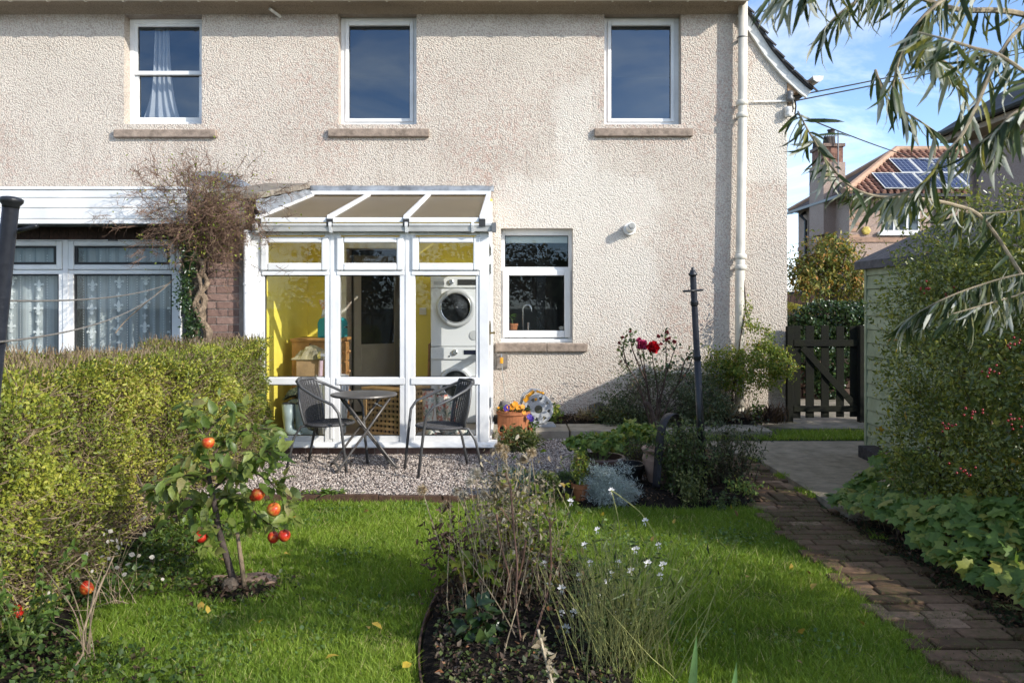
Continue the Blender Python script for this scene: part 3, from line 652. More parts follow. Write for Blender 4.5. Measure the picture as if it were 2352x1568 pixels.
# ---------------------------------------------------------------- things inside the conservatory
m_appl = M('white_enamel', (.70,.71,.71), .03, 3, .25)
m_applg = M('grey_enamel', (.48,.49,.49), .05, 3, .3)
m_chrome = M('brushed_chrome', (.55,.55,.55), .1, 9, .25, metal=.9)
YM = 9.45; xm0, xm1 = X_(989,YM), X_(989,YM)+.60
zf = .05
def appliance(name, label, cat, z0, z1, zc, r, dryer):
    a = thing(name, label, cat, ((xm0+xm1)/2, YM, z0))
    MB().box(xm0, xm1, YM, YM+.56, z0, z1).build('body', m_appl, a, bevel=.012)
    xc = xm0+.29
    if dryer:
        f = MB(); f.box(xm0+.004, xm0+.596, YM-.02, YM-.001, z1-.13, z1-.004); p = f.build('control_panel', m_appl, a, bevel=.006)
        MB().box(xm0+.04,xm0+.16,YM-.024,YM-.0205,z1-.095,z1-.055).build('drawer_grip', m_applg, p)
        MB().box(xm0+.31,xm0+.58,YM-.024,YM-.0205,z1-.10,z1-.035).build('display', m_gasket, p)
        MB().lathe([(.030,0),(.030,-.018),(.024,-.022)], (xm0+.235,YM-.02,z1-.065), 20, 'y').build('dial', m_chrome, p)
        k = MB(); k.lathe([(.055,-.001),(.055,-.008),(.0001,-.009)], (xm0+.5,YM,z0+.13), 20, 'y'); k.build('filter_cover', m_applg, a)
    else:
        f = MB(); f.box(xm0+.004, xm0+.596, YM-.02, YM-.001, z1-.14, z1-.004); p = f.build('control_panel', m_appl, a, bevel=.006)
        MB().box(xm0+.38,xm0+.53,YM-.024,YM-.0205,z1-.085,z1-.035).build('display', M('blue_display', (.01,.012,.03), .1, 3, .2), p)
        MB().lathe([(.032,0),(.032,-.02),(.026,-.024)], (xm0+.28,YM-.02,z1-.06), 20, 'y').build('dial', m_chrome, p)
        for k in range(5): MB().box(xm0+.05+k*.022,xm0+.062+k*.022,YM-.0225,YM-.0205,z1-.05-.03*(k%2),z1-.045-.03*(k%2)).build('button', m_applg, p)
        MB().lathe([(.009,0),(.009,-.006)], (xm0+.215,YM-.02,z1-.105), 10, 'y').build('power_button', m_gasket, p)
    d = MB(); d.lathe([(r,-.001),(r,-.03),(r*.93,-.05),(r*.80,-.045),(r*.74,-.03)], (xc,YM,zc), 40, 'y', cap=False); do = d.build('door', m_appl if not dryer else m_applg, a, smooth=True)
    d = MB(); d.lathe([(r*.80,-.047),(r*.76,-.052),(r*.73,-.035)], (xc,YM,zc), 40, 'y', cap=False); d.build('door_rim', m_chrome, do, smooth=True)
    d = MB(); d.lathe([(r*.74,-.032),(r*.6,-.02),(r*.3,-.012),(.0001,-.010)], (xc,YM,zc), 32, 'y'); d.build('door_glass', M('dark_door_glass_'+name, (.045,.05,.055), .5, 16, .08), do, smooth=True)
    return a
appliance('tumble_dryer', 'white tumble dryer with round glass door, stacked on the washing machine', 'tumble dryer', .925, 1.725, Z_(706.7,YM), .22, True)
appliance('washing_machine', 'white washing machine on the floor beneath the tumble dryer', 'washing machine', zf, .92, .50, .20, False)
wbsk = MB(); wbsk.lathe([(.10,0),(.115,.11),(.108,.11),(.095,.01)], (xm0+.0,YM+.2,1.727), 20)
tag(wbsk.build('white_basin', m_appl, None, True), 'small white basin on top of the tumble dryer', 'basin')
m_pine = M('orange_pine', (.47,.24,.085), .35, 7, .45, .002, 30)
cd = thing('chest_of_drawers', 'orange pine chest of drawers against the yellow wall', 'chest of drawers', (-2.1,9.2,zf))
MB().box(-2.39,-1.88,8.98,9.5,zf,1.0).build('body', m_pine, cd, bevel=.004)
MB().box(-2.40,-1.85,8.95,9.53,1.0,1.035).build('top', m_pine, cd, bevel=.006)
MB().box(-2.2,-2.185,8.974,8.979,.1,.98).build('panel_joint', M('dark_pine_joint', (.15,.07,.03)), cd)
for k in range(4):
    z = .10+k*.225; dd = MB().box(-1.879,-1.865,9.0,9.48,z,z+.205).build('drawer', m_pine, cd, bevel=.003)
    for yy in (9.1,9.38): MB().lathe([(.012,0),(.012,.015),(.02,.025),(.012,.035)], (-1.865,yy,z+.1), 10, 'x').build('knob', m_pine, dd)
m_teal = M('teal_enamel', (.02,.30,.33), .1, 4, .35)
tb = thing('teal_bread_bin', 'teal bread bin on top of the pine chest', 'bread bin', (-2.0,9.3,1.036))
f = MB(); f.prism([(-2.16,1.036),(-1.88,1.036),(-1.88,1.20),(-1.90,1.245),(-1.95,1.262),(-2.09,1.262),(-2.14,1.245),(-2.16,1.20)], 9.18, 9.46, 'y'); f.build('body', m_teal, tb, bevel=.012)
MB().box(-1.879,-1.865,9.26,9.38,1.14,1.16).build('handle', m_chrome, tb)
tg = thing('printed_bag', 'white and orange printed carrier bag on top of the teal bread bin', 'bag', (-2.05,9.3,1.263))
f = MB(); f.grid(lambda u, v: (-2.14+u*.20+.02*sin(v*5), 9.26+.06*sin(u*pi)-.02*sin(v*7+u*3), 1.264+v*.19), 6, 6); n = NT('printed_bag_film')
c = n.ramp(n.noise(9,3,.6,n.pos()), [(.45,(.75,.73,.68)),(.52,(.7,.33,.12)),(.62,(.7,.68,.62))]); n.surf(c,.4); f.build('front', n.m, tg, solid=.01)
f = MB(); f.tube([(-2.10+.1*t,9.27,1.45+.07*sin(pi*t)) for t in np.linspace(0,1,9)], .006, 5); f.build('handle', m_appl, tg)
# heap in the left bay
bx_ = thing('cardboard_box', 'brown cardboard box with crumpled paper in front of the chest', 'box', (-2.12,8.75,.5))
MB().box(-2.25,-1.93,8.62,8.88,.45,.83).build('body', M('brown_card', (.33,.22,.12), .2, 6, .9), bx_, bevel=.004)
f = MB(); f.grid(lambda u, v: (-2.3+u*.40+.012*sin(9*v+4*u), 8.60+.3*v, .83+.13*sin(pi*min(1,u*1.05))*sin(pi*v)**.5+.02*sin(u*23+v*9)*sin(v*17)), 14, 10)
f.build('crumpled_paper', M('khaki_paper', (.32,.28,.17), .6, 9, .7, col2=(.12,.11,.08)), bx_, solid=.004)
MB().tube([(-2.0,8.6,.50),(-1.985,8.6,.84)], .022, 8).build('lilac_tube', M('lilac_plastic', (.5,.37,.43)), bx_)
f = MB(); f.sphere((-1.98,8.59,.87), .05, 8, 6, (1,.8,1)); f.build('foil_cap', m_chrome, bx_)
ac = thing('armchair', 'dark green speckled armchair under the cardboard box', 'armchair', (-2.1,8.7,zf))
n = NT('green_speckled_cloth'); c = n.ramp(n.noise(60,3,.7,n.pos()), [(.42,(.02,.028,.02)),(.56,(.05,.07,.05)),(.68,(.25,.24,.17))]); n.surf(c,.95); m_cloth = n.m
MB().box(-2.34,-1.86,8.55,8.95,.10,.42).build('seat', m_cloth, ac, bevel=.05)
f = MB(); f.grid(lambda u, v: (-2.36+u*.53, 8.53+.28*v-.05*sin(pi*v), .42+.17*sin(pi*u)**.6*sin(pi*(.15+.85*v))+.01*sin(u*21)), 12, 8); f.build('cushion', m_cloth, ac, solid=.02, smooth=True)
for x in (-2.3,-1.9): MB().box(x-.02,x+.02,8.58,8.62,zf,.12).build('leg', m_pine, ac)
def boot(name, x, y, rz_, mat, sole, label, group, h=.36):
    t = thing(name, label, 'boot', (x,y,zf), group, local=True); t.rotation_euler = (0,0,rz_)
    f = MB(); pts = [(0,0,h),(0,-.005,h*.6),(0,0,.16),(0,-.015,.085),(0,-.07,.055),(0,-.15,.045),(0,-.19,.04)]
    f.tube(pts, [.062,.056,.046,.052,.048,.044,.02], 12, cap=False); f.build('shaft', mat, t, smooth=True, solid=.006)
    f = MB(); f.prism([(-.045,.06),(.045,.06),(.05,-.08),(.045,-.17),(.015,-.21),(-.015,-.21),(-.045,-.17),(-.05,-.08)], 0, .022, 'z'); f.build('sole', sole, t)
    f = MB(); f.tube([(.062*cos(a),.062*sin(a),h) for a in np.linspace(0,2*pi,13)[:-1]], .007, 5, closed=True); f.build('rim', sole, t); return t
m_well = M('pale_blue_rubber', (.30,.37,.38), .15, 5, .35); m_wells = M('dark_rubber', (.07,.075,.08), .2, 6, .5)
boot('wellington_boot', -2.25, 8.32, RAD(60), m_well, m_wells, 'pale blue wellington boot, outer of the pair by the left post', 'pale wellington boots')
boot('wellington_boot', -2.13, 8.34, RAD(62), m_well, m_wells, 'pale blue wellington boot, inner of the pair nearer the chair', 'pale wellington boots')
n = NT('floral_rubber'); vv = n.n('ShaderNodeTexVoronoi', Scale=42); n.l(n.pos('obj'), vv.inputs['Vector'])
c = n.ramp(n.noise(11,2,.5,n.pos('obj')), [(.35,(.10,.18,.16)),(.5,(.55,.5,.42)),(.58,(.5,.10,.06)),(.7,(.6,.55,.45))]); c = n.mix(n.ramp(vv.outputs['Distance'], [(.35,1),(.45,0)]), c, (.66,.62,.54)); n.surf(c,.4); m_flor = n.m
for k, (x, y) in enumerate(((-.86,8.5),(-.73,8.55),(-.62,8.46))):
    boot('floral_boot', x, y, RAD(20+35*k), m_flor, m_wells, ['floral wellington boot behind the right chair arm, nearest the mullion','floral wellington boot in the middle of the three by the machine','floral wellington boot nearest the right corner post'][k], 'floral wellington boots', .48-.05*k)
rk = thing('boot_rack', 'low white slatted rack beneath the floral boots', 'rack', (-.7,8.6,zf))
for k in range(6): MB().box(-1.0+k*.005,-.35,8.42+k*.07,8.45+k*.07,.13-.08,.15-.08).build('slat', m_appl, rk)
lb = thing('laundry_basket', 'white ribbed laundry basket behind the left chair', 'basket', (-1.87,8.6,zf))
f = MB(); f.lathe([(.13,0),(.17,.62),(.16,.62),(.12,.02)], (-1.87,8.6,zf), 24); lbo = f.build('tub', m_appl, lb, smooth=True)
for k in range(24):
    a = 2*pi*k/24; MB().bar((-1.87+.135*cos(a),8.6+.135*sin(a),zf+.02),(-1.87+.174*cos(a),8.6+.174*sin(a),zf+.60),.012,.01,up=(cos(a),sin(a),0)).build('rib', m_applg, lb)
m_oak = M('pale_oak', (.40,.25,.11), .3, 8, .5)
lc = thing('lattice_box', 'square oak laundry box with pierced lattice sides behind the table', 'box', (-1.22,8.72,zf), local=True); lc.rotation_euler = (0,0,RAD(-28))
w2 = .225
for sx_, sy_ in ((-1,-1),(1,-1),(1,1),(-1,1)): MB().box(sx_*w2-.02,sx_*w2+.02,sy_*w2-.02,sy_*w2+.02,0,.47).build('corner_post', m_oak, lc, bevel=.003)
MB().box(-.26,.26,-.26,.26,.47,.495).build('lid', m_oak, lc, bevel=.004)
for side in range(4):
    f = MB(); a = side*pi/2; rm = Matrix.Rotation(a,3,'Z')
    for k in range(9):
        t = -w2+.02 + k*(2*w2-.04)/8
        f.obox(rm @ Vector((t,-w2,.235)), (.026,.008,.46), rm); f.obox(rm @ Vector((0,-w2-.0045*1.8,.025+k*.0525)), (2*w2-.04,.008,.026), rm)
    f.build('lattice_side', m_oak, lc)
MB().box(-.20,.20,-.20,.20,.0,.44).build('liner', M('dark_liner', (.05,.035,.02)), lc)
bw = MB(); bw.lathe([(.05,0),(.055,.01),(.13,.08),(.12,.08),(.045,.02)], (-1.2,8.7,zf+.496), 20); tag(bw.build('wooden_bowl', M('dark_wood_bowl', (.16,.08,.035), .3, 9, .4), None, True), 'dark wooden bowl on the lattice laundry box', 'bowl')
sw = MB().box(-1.13,-1.045,YW-.024,YW-.0125,1.28,1.365).build('socket', m_appl, cons, bevel=.003)
br = MB(); br.bar((xm0-.05,9.75,.06),(xm0-.03,9.72,.95),.02,.3,up=(0,1,0)); tag(br.build('ironing_board', m_pine), 'brown board leaning on the yellow wall beside the washing machine', 'board')
# kitchen window sill things
sp = thing('basil_pot', 'small terracotta pot with a leafy seedling inside the kitchen window', 'pot plant', (X_(1189,10.42),10.42,1.07))
xb = X_(1178,10.36)
f = MB(); f.lathe([(.045,0),(.06,.10),(.066,.10),(.066,.125),(.055,.125),(.04,.02)], (xb,10.36,Z_(762,10.36)-.02), 16); f.build('pot', m_terra, sp, smooth=False)
f = MB(); f.tube([(xb,10.36,Z_(745,10.36)),(xb-.02,10.36,Z_(728,10.36))], .004, 5); f.build('stem', M('green_stem', (.12,.2,.05)), sp)
lv = Leaves(); a = RNG.random(12)*6.28; lv.put(leaf4(.5), np.tile([xb-.02,10.36,Z_(727,10.36)],(12,1))+RNG.normal(size=(12,3))*.015, np.stack([np.cos(a),np.sin(a)*.6,RNG.random(12)*.5],1), np.tile([0,0,1.],(12,1)), .07)
lv.build('foliage', LM('seedling_leaf', [(0,(.08,.19,.03)),(1,(.16,.30,.05))]), sp)
tp = thing('kitchen_tap', 'tall chrome swan-neck tap seen through the kitchen window', 'tap', (X_(1205,10.5),10.5,1.0))
xt = X_(1201,10.5); zt = Z_(705,10.5)
f = MB(); f.tube([(xt,10.5,.9)]+[(xt+.055-.055*cos(a),10.5,zt+.055*sin(a)-.03) for a in np.linspace(0,pi,10)]+[(xt+.11,10.5,zt-.07)], .012, 8); f.build('spout', m_chrome, tp, smooth=True)
MB().tube([(xt+.07,10.5,.9),(xt+.07,10.5,Z_(740,10.5))], .014, 8).build('lever', m_chrome, tp)
fl = thing('white_orchid', 'white flower with pale green leaves in the kitchen window corner', 'flower', (X_(1295,10.4),10.4,1.05))
lv = Leaves(); k = 7; c0 = np.array(W(1296,752,10.4)); lv.put(leaf8(.6), c0+RNG.normal(size=(k,3))*.012, RNG.normal(size=(k,3))*(1,.5,1)+(0,0,.6), np.tile([0,-1.,0],(k,1)), .09); lv.build('flower', M('white_petal', (.7,.7,.68)), fl)
lv = Leaves(); c0 = np.array(W(1292,772,10.4)); lv.put(leaf8(.5), c0+RNG.normal(size=(k,3))*.01, RNG.normal(size=(k,3))*(1,.5,.6)+(0,0,.5), np.tile([0,-1.,0],(k,1)), .08); lv.build('foliage', LM('orchid_leaf', [(0,(.2,.3,.12)),(1,(.35,.45,.25))]), fl)
ku = MB().box(X_(1232,12), X_(1252,12), 11.9, 12.3, .0, 2.3); ku = ku.build('fridge', M('black_gloss', (.012,.012,.014), .1, 3, .25)); tag(ku, 'tall black kitchen unit deep inside the kitchen window', 'cupboard')
# bedroom curtain
def pleats(name, mat, x0, x1, y, z0, z1, folds, amp, gather=None, n=80, parent=None, v=14):
    f = MB()
    def fn(u, t):
        z = z0+(z1-z0)*t; xa, xb = (x0, x1) if gather is None else gather(t)
        x = xa+(xb-xa)*u; return (x, y+amp*sin(u*folds*2*pi+1.3*sin(3*t))+amp*.4*sin(u*folds*5.1+2*t), z)
    f.grid(fn, n, v); return f.build(name, mat, parent, smooth=True)
n = NT('white_voile'); d = n.n('ShaderNodeBsdfDiffuse', Color=(.72,.72,.74,1)); t = n.n('ShaderNodeBsdfTranslucent', Color=(.6,.6,.62,1)); tr_ = n.n('ShaderNodeBsdfTransparent')
m1 = n.n('ShaderNodeMixShader', Fac=.35); n.l(d.outputs[0], m1.inputs[1]); n.l(t.outputs[0], m1.inputs[2]); m2 = n.n('ShaderNodeMixShader', Fac=.12); n.l(m1.outputs[0], m2.inputs[1]); n.l(tr_.outputs[0], m2.inputs[2]); n.l(m2.outputs[0], n.out.inputs['Surface']); m_voile = n.m
YB = 10.44
def gth(t):
    t2 = max(0, 1-t); c = 371 - 2*t2; wd = 16 + 6*t2 + (14*(t2**4))
    return X_(c-wd+(-4*t2**3), YB), X_(c+wd+8*t2**3, YB)
cu = pleats('curtain', m_voile, 0, 0, YB, Z_(274,YB), Z_(56,YB), 4, .03, gth); tag(cu, 'white curtain gathered in the middle of the left upper window', 'curtain')
def gth2(t):
    t2 = max(0, 1-t); return X_(462-9*t2**3, YB), X_(474, YB)
cu = pleats('curtain', m_voile, 0, 0, YB, Z_(273,YB), Z_(120,YB), 2, .015, gth2, 30); tag(cu, 'narrow white curtain edge at the right side of the left upper window', 'curtain')
# ---------------------------------------------------------------- neighbour's extension, party wall
nb = thing('neighbour_extension', 'flat roofed extension next door with white fascia boards and brick pier', 'extension', (-4.3,YC,0))
YFB = 7.55
zb = [Z_(p, YFB) for p in (429, 436, 457.5, 481, 506)]
MB().box(-9, -2.96, YFB-.012, YFB+.05, zb[1]+.001, zb[0]).build('roof_trim', m_upvc, nb, bevel=.004)
for a, b in zip(zb[1:-1], zb[2:]):
    f = MB(); f.prism([(YFB,a-.001),(YFB-.0,b+.018),(YFB+.010,b+.010),(YFB+.010,b),(YFB+.03,b),(YFB+.03,a-.001)], -9, -2.97, 'x'); f.build('fascia_board', m_upvc, nb, bevel=.003)
MB().box(-9, -2.97, YFB-.006, YFB+.03, zb[4]-.03, zb[4]-.001).build('fascia_trim', m_upvc, nb)
MB().box(-9, -2.97, YFB+.031, YW-.01, zb[4]-.01, zb[0]-.01).build('roof', m_lead, nb)
m_brownslat = M('dark_brown_boards', (.075,.038,.026), .4, 30, .7, .002, 40, rand=.3)
YN = 8.06
nwb = MB().box(-9, -3.02, YN+.06, YN+.1, -.1, zb[4]-.012).build('backing', m_dark, nb) if False else None
for k in range(62):
    x = -8.95 + k*.0785*1.2
    if x > -3.1: break
    MB().box(x, x+.089, YN+.03, YN+.05, Z_(551,YN)-.01, zb[4]-.011).build('soffit_board', m_brownslat, nb)
def nx(p): return X_(p, YN)
def nz_(p): return Z_(p, YN)
zlow = .3
f = MB()
for a, b in ((-150,3),(145,157.5),(405,417)): f.box(nx(a), nx(b), YN-.01, YN+.07, zlow, nz_(551))
f.box(-9, nx(418), YN-.008, YN+.068, nz_(553), nz_(550.5))
f.build('window_post', m_upvc, nb, bevel=.004)
for a, b in ((-110,145),(157.5,405)):
    w_ = MB(); outline(w_, nx(a), nx(b), zlow, nz_(620), YN, YN+.06, .045, .06, .04); wo2 = w_.build('window', m_upvc, nb, bevel=.004)
    v = MB(); outline(v, nx(a+1), nx(b-1), nz_(619.5), nz_(553.5), YN-.02, YN+.05, .055, .05, .05); v2 = v.build('top_vent', m_upvc, wo2, bevel=.01)
    v = MB(); outline(v, nx(a+14), nx(b-14), nz_(609), nz_(563), YN-.004, YN+.012, .03, .03, .028); v.build('gasket', m_gasket, wo2)
    v = MB(); outline(v, nx(a+10), nx(b-10), zlow+.05, nz_(628), YN+.02, YN+.034, .022); v.build('gasket', m_gasket, wo2)
    pane(nx(a+16), nx(b-16), nz_(607), nz_(565), YN+.006, g_low, wo2); pane(nx(a+10), nx(b-10), zlow+.05, nz_(629), YN+.03, g_low, wo2)
    for px in ((a+b)/2-30,): MB().box(nx(px), nx(px)+.09, YN-.03, YN-.012, nz_(554), nz_(551)).build('hinge', m_grey, wo2)
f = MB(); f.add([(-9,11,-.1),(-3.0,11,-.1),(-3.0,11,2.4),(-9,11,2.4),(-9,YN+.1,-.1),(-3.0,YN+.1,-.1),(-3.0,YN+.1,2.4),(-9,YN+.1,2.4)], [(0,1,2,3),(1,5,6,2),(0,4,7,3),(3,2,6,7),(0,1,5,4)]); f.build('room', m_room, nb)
# brick pier, each brick a piece
xp0, xp1, yp = X_(470,YC+.02), X_(561,YC+.02), YC+.02
pr = MB().box(xp0, xp1, yp+.008, YW-.02, -.1, 2.42).build('brick_pier', m_mortar, nb)
z = -.06; row = 0
while z < 2.38:
    x = xp0+.004; first = row % 2
    segs = [.1025,.215] if first else [.215,.1025]
    for l in segs:
        l2 = min(l, xp1-x-.006)
        put(wb1 if l > .2 else wb2, (x+l/2, yp+rr.gauss(0,.0012), z), 0, pr); x += l+.011
    z += .075; row += 1
MB().box(xp1, xp1+.03, yp+.012, yp+.05, -.1, 2.4).build('mastic_strip', M('brown_mastic', (.17,.115,.095), .2, 9, .8), nb)
f = MB(); f.tube([(X_(431,YN-.12),YN-.14,2.12),(X_(431,YN-.12),YN-.14,-.05)], .042, 12); dpn = f.build('black_downpipe', m_black, nb, smooth=True)
for z_ in (Z_(720,YN-.14), 1.75): MB().lathe([(.044,-.03),(.055,-.028),(.055,.02),(.044,.022)], (X_(431,YN-.12),YN-.14,z_), 12).build('pipe_collar', m_black, dpn)
f = MB(); f.box(X_(458,YN-.05), X_(474,YN-.05), YN-.06, YN+.3, -.1, 2.3); f.build('black_cover_strip', m_black, nb)
# party wall with sloping coping and lead
pw = thing('party_wall', 'party wall topped by sloping sandstone coping and crinkled lead flashing', 'wall', (-2.7,9,0))
MB().prism([(YC+.3,0),(YW-.003,0),(YW-.003,2.77),(YC+.3,2.42)], -2.95, -2.515, 'x').build('wall', m_harlgrey, pw)
ys = [8.02, 8.55, 9.12, 9.62, YW-.004]
for a, b in zip(ys[:-1], ys[1:]):
    za, zb_ = 2.425+(a-8.02)*.19, 2.425+(b-8.02)*.19
    MB().prism([(a+.003,za),(b-.003,zb_),(b-.003,zb_+.065),(a+.003,za+.065)], -2.99, -2.465, 'x').build('coping_stone', M('grey_coping_%d' % int(a*10), (.27,.235,.19), .4, 12, .95, .008, 40), pw, bevel=.008)
def leadfn(u, v):
    y = 7.96+u*2.12; top = 2.418+(y-8.02)*.19; bot = rz(y)+.035
    return (-2.46+.055*v-.025*sin(v*pi)+.006*sin(u*47)*sin(v*3), y, top+(bot-top)*v+.006*sin(u*31+v*5))
f = MB(); f.grid(leadfn, 50, 8); f.build('lead_flashing', m_lead, pw, smooth=True, solid=.004)
fl_ = MB(); fl_.prism([(X_(455,YW-.05),Z_(398,YW)),(X_(452,YW-.05),Z_(405,YW)),(X_(500,YW-.05),Z_(410,YW)),(X_(540,YW),Z_(428,YW)),(X_(590,YW),Z_(437,YW)),(X_(575,YW),Z_(424,YW)),(X_(535,YW),Z_(402,YW)),(X_(500,YW),Z_(397,YW))], YW-.12, YW-.004, 'y')
fl_.build('step_flashing', m_lead, nb)
# lace curtains with rows of fleur-de-lis motifs (flat woven marks)
n = NT('lace_net'); p_ = n.pos(); sx = n.n('ShaderNodeSeparateXYZ'); n.l(p_, sx.inputs[0])
st = n.ramp(n.math('SINE', n.math('MULTIPLY', sx.outputs['X'], 62)), [(.35,.0),(.75,1)])
d = n.n('ShaderNodeBsdfDiffuse', Color=(.66,.72,.75,1)); t = n.n('ShaderNodeBsdfTranslucent', Color=(.4,.45,.48,1)); tr_ = n.n('ShaderNodeBsdfTransparent')
m1 = n.n('ShaderNodeMixShader', Fac=.3); n.l(d.outputs[0], m1.inputs[1]); n.l(t.outputs[0], m1.inputs[2]); m2 = n.n('ShaderNodeMixShader')
n.l(n.math('ADD', n.math('MULTIPLY', st, .22), .25), m2.inputs[0]); n.l(m1.outputs[0], m2.inputs[1]); n.l(tr_.outputs[0], m2.inputs[2]); n.l(m2.outputs[0], n.out.inputs['Surface']); m_lace = n.m
m_motif = M('lace_motif', (.78,.80,.80), .05, 3, .9)
def fleur(mb, x, y, z, s):
    def P2(q): return [(x+a*s, z+b*s) for a, b in q]
    for q in ([(-.12,-.2),(.12,-.2),(.16,.25),(0,.62),(-.16,.25)], [(-.14,-.12),(-.2,.15),(-.42,.2),(-.5,0),(-.36,-.05),(-.3,.05)], [(.14,-.12),(.3,.05),(.36,-.05),(.5,0),(.42,.2),(.2,.15)],
              [(-.3,-.3),(.3,-.3),(.3,-.22),(-.3,-.22)], [(-.12,-.32),(.12,-.32),(.2,-.5),(0,-.62),(-.2,-.5)]):
        mb.prism(P2(q), y-.002, y+.001, 'y')
for i, (a, b, lab) in enumerate(((-140,140,'fleur-de-lis lace curtain in the left lower window next door'),(172,398,'fleur-de-lis lace curtain behind the window nearest the climber'))):
    x0, x1 = nx(a), nx(b); yc = YN+.16
    t = thing('lace_curtain', lab, 'curtain', (x0,yc,zlow), 'lace curtains next door')
    pleats('net', m_lace, x0, x1, yc, zlow, nz_(560), 9, .018, None, 130, t, 6)
    f = MB(); k = 0; x = x0+.10
    while x < x1-.05:
        z = .42+.03*(k%3)
        while z < 1.75:
            fleur(f, x+.006*sin(z*9), yc-.030, z, .10); fleur(f, x+.006*sin(z*9), yc-.030, z+.105, .055); z += .235
        for s_ in (-.085,.085): 
            zz = .40
            while zz < 1.9: f.box(x+s_-.003, x+s_+.003, yc-.030, yc-.027, zz, zz+.012); zz += .026
        x += .265; k += 1
    f.build('woven_motifs', m_motif, t)
# ---------------------------------------------------------------- bistro table and chairs
m_table = M('brown_grey_metal', (.115,.105,.095), .2, 9, .4, metal=.2)
def ground_at(px, py): return G(px, py, zG)
tb = thing('bistro_table', 'round grey folding bistro table on the gravel between the two chairs', 'table', (X_(836,7.35),7.35,zG), local=True)
R_ = .29; H = .665
MB().lathe([(.0001,H),(R_*.9,H+.002),(R_,H-.002),(R_+.003,H-.012),(R_-.006,H-.022),(R_-.01,H-.006),(.0001,H-.008)], (0,0,0), 48).build('tabletop', m_table, tb, smooth=False)
tb.rotation_euler = (0,0,RAD(20))
for s in (-1, 1):
    a = [(s*.21-.045*s,-.23,.0+.0),(s*.165,-.19,.06),(s*.0,-.165+.0,.0),]
    f = MB(); y0 = .165*s
    f.tube([(-.27,y0*1.05,.012),(-.235,y0,.05),(.0,y0,.36),(.20,y0,H-.03)], .0105, 8); f.build('leg', m_table, tb, smooth=True)
    f = MB(); y0 = .145*s
    f.tube([(.27,y0*1.1,.012),(.235,y0,.05),(.0,y0,.36),(-.20,y0,H-.03)], .0105, 8); f.build('leg', m_table, tb, smooth=True)
MB().bar((-.235,-.17,.035),(-.235,.17,.035),.022,.008).build('foot_bar', m_table, tb); MB().bar((.235,-.155,.035),(.235,.155,.035),.022,.008).build('foot_bar', m_table, tb)
MB().tube([(0,-.175,.36),(0,.175,.36)], .006, 6).build('pivot_rod', m_table, tb); MB().bar((.13,-.14,.56),(.13,.14,.56),.02,.006).build('stay', m_chrome, tb)
m_wick = M('grey_woven_resin', (.075,.073,.075), .3, 60, .55)
m_tubem = M('grey_tube_metal', (.105,.105,.105), .12, 9, .4, metal=.25)
def chair(label, loc, rz):       # faces +x in its own frame
    c = thing('bistro_chair', label, 'chair', loc, 'grey woven bistro chairs on the gravel', local=True); c.rotation_euler = (0,0,rz); c.scale = (.97,.97,.93)
    w = .245
    for s in (-1, 1):
        f = MB()
        f.tube([(.30,s*w*.93,.0),(.255,s*w*.98,.42),(.235,s*(w+.012),.56),(.18,s*(w+.025),.635),(.02,s*(w+.02),.70),(-.14,s*(w-.02),.775),(-.235,s*(w-.10),.83),(-.265,s*.05,.845),(-.267,0,.846)], .0135, 8); f.build('arm_leg', m_tubem, c, smooth=True)
        f = MB(); f.tube([(-.30,s*w*.86,.0),(-.235,s*w*.80,.30),(-.175,s*w*.72,.405),(-.10,s*w*.7,.415)], .0125, 8); f.build('rear_leg', m_tubem, c, smooth=True)
    ring = [(.235*cos(a)+.01 if cos(a) > 0 else .20*cos(a)+.01, .225*sin(a), .425+.006*cos(a)) for a in np.linspace(0,2*pi,29)[:-1]]
    MB().tube(ring, .014, 8, closed=True).build('seat_rim', m_wick, c, smooth=True)
    f = MB(); nst = 30                                  # seat: woven strands over and under
    for k in range(nst):
        y = -.205+.41*k/(nst-1); hx = sqrt(max(.0, 1-(y/.225)**2)); x0, x1 = -.2*hx+.01, .235*hx+.01
        m_ = 14; f.tube([(x0+(x1-x0)*i/m_, y, .424+.0035*(-1)**(i+k)) for i in range(m_+1)], .0056, 4)
    for k in range(15):
        x = -.18+.40*k/14; hy = sqrt(max(0, 1-((x-.01)/(.235 if x > .01 else .2))**2))*.22; f.tube([(x,-hy,.424),(x,hy,.424)], .006, 4)
    struct(f.build('seat_weave', m_wick, c), 'stuff')
    f = MB(); nb_ = 34
    def bk(u, t):     # u across, t up
        a = (u-.5)*2; z = .43+.40*t
        return Vector((-.165-.095*t+.055*a*a*(.6+.4*t), a*(.185+.035*sin(pi*min(t,.9)))*(1-.12*t*t), z))
    for k in range(nb_): f.tube([bk(i/12, k/(nb_-1))+Vector((.003*(-1)**(i+k),0,0)) for i in range(13)], .0058, 4)
    for k in range(13): f.tube([bk(k/12, i/8) for i in range(9)], .0065, 4)
    struct(f.build('back_weave', m_wick, c), 'stuff')
    for s in (0, 1): MB().tube([bk(s, i/8) for i in range(9)], .012, 6).build('back_frame', m_tubem, c, smooth=True)
    f = MB(); f.tube([bk(i/12, 1.0)+Vector((0,0,.006)) for i in range(13)], .013, 6); f.build('back_top', m_tubem, c, smooth=True)
    return c
chair('grey woven bistro chair left of the table, turned towards it', (X_(752,7.42),7.42,zG), RAD(-14))
chair('grey woven bistro chair right of the table, seen from its open side', (X_(1019,7.25),7.25,zG), RAD(180+22))

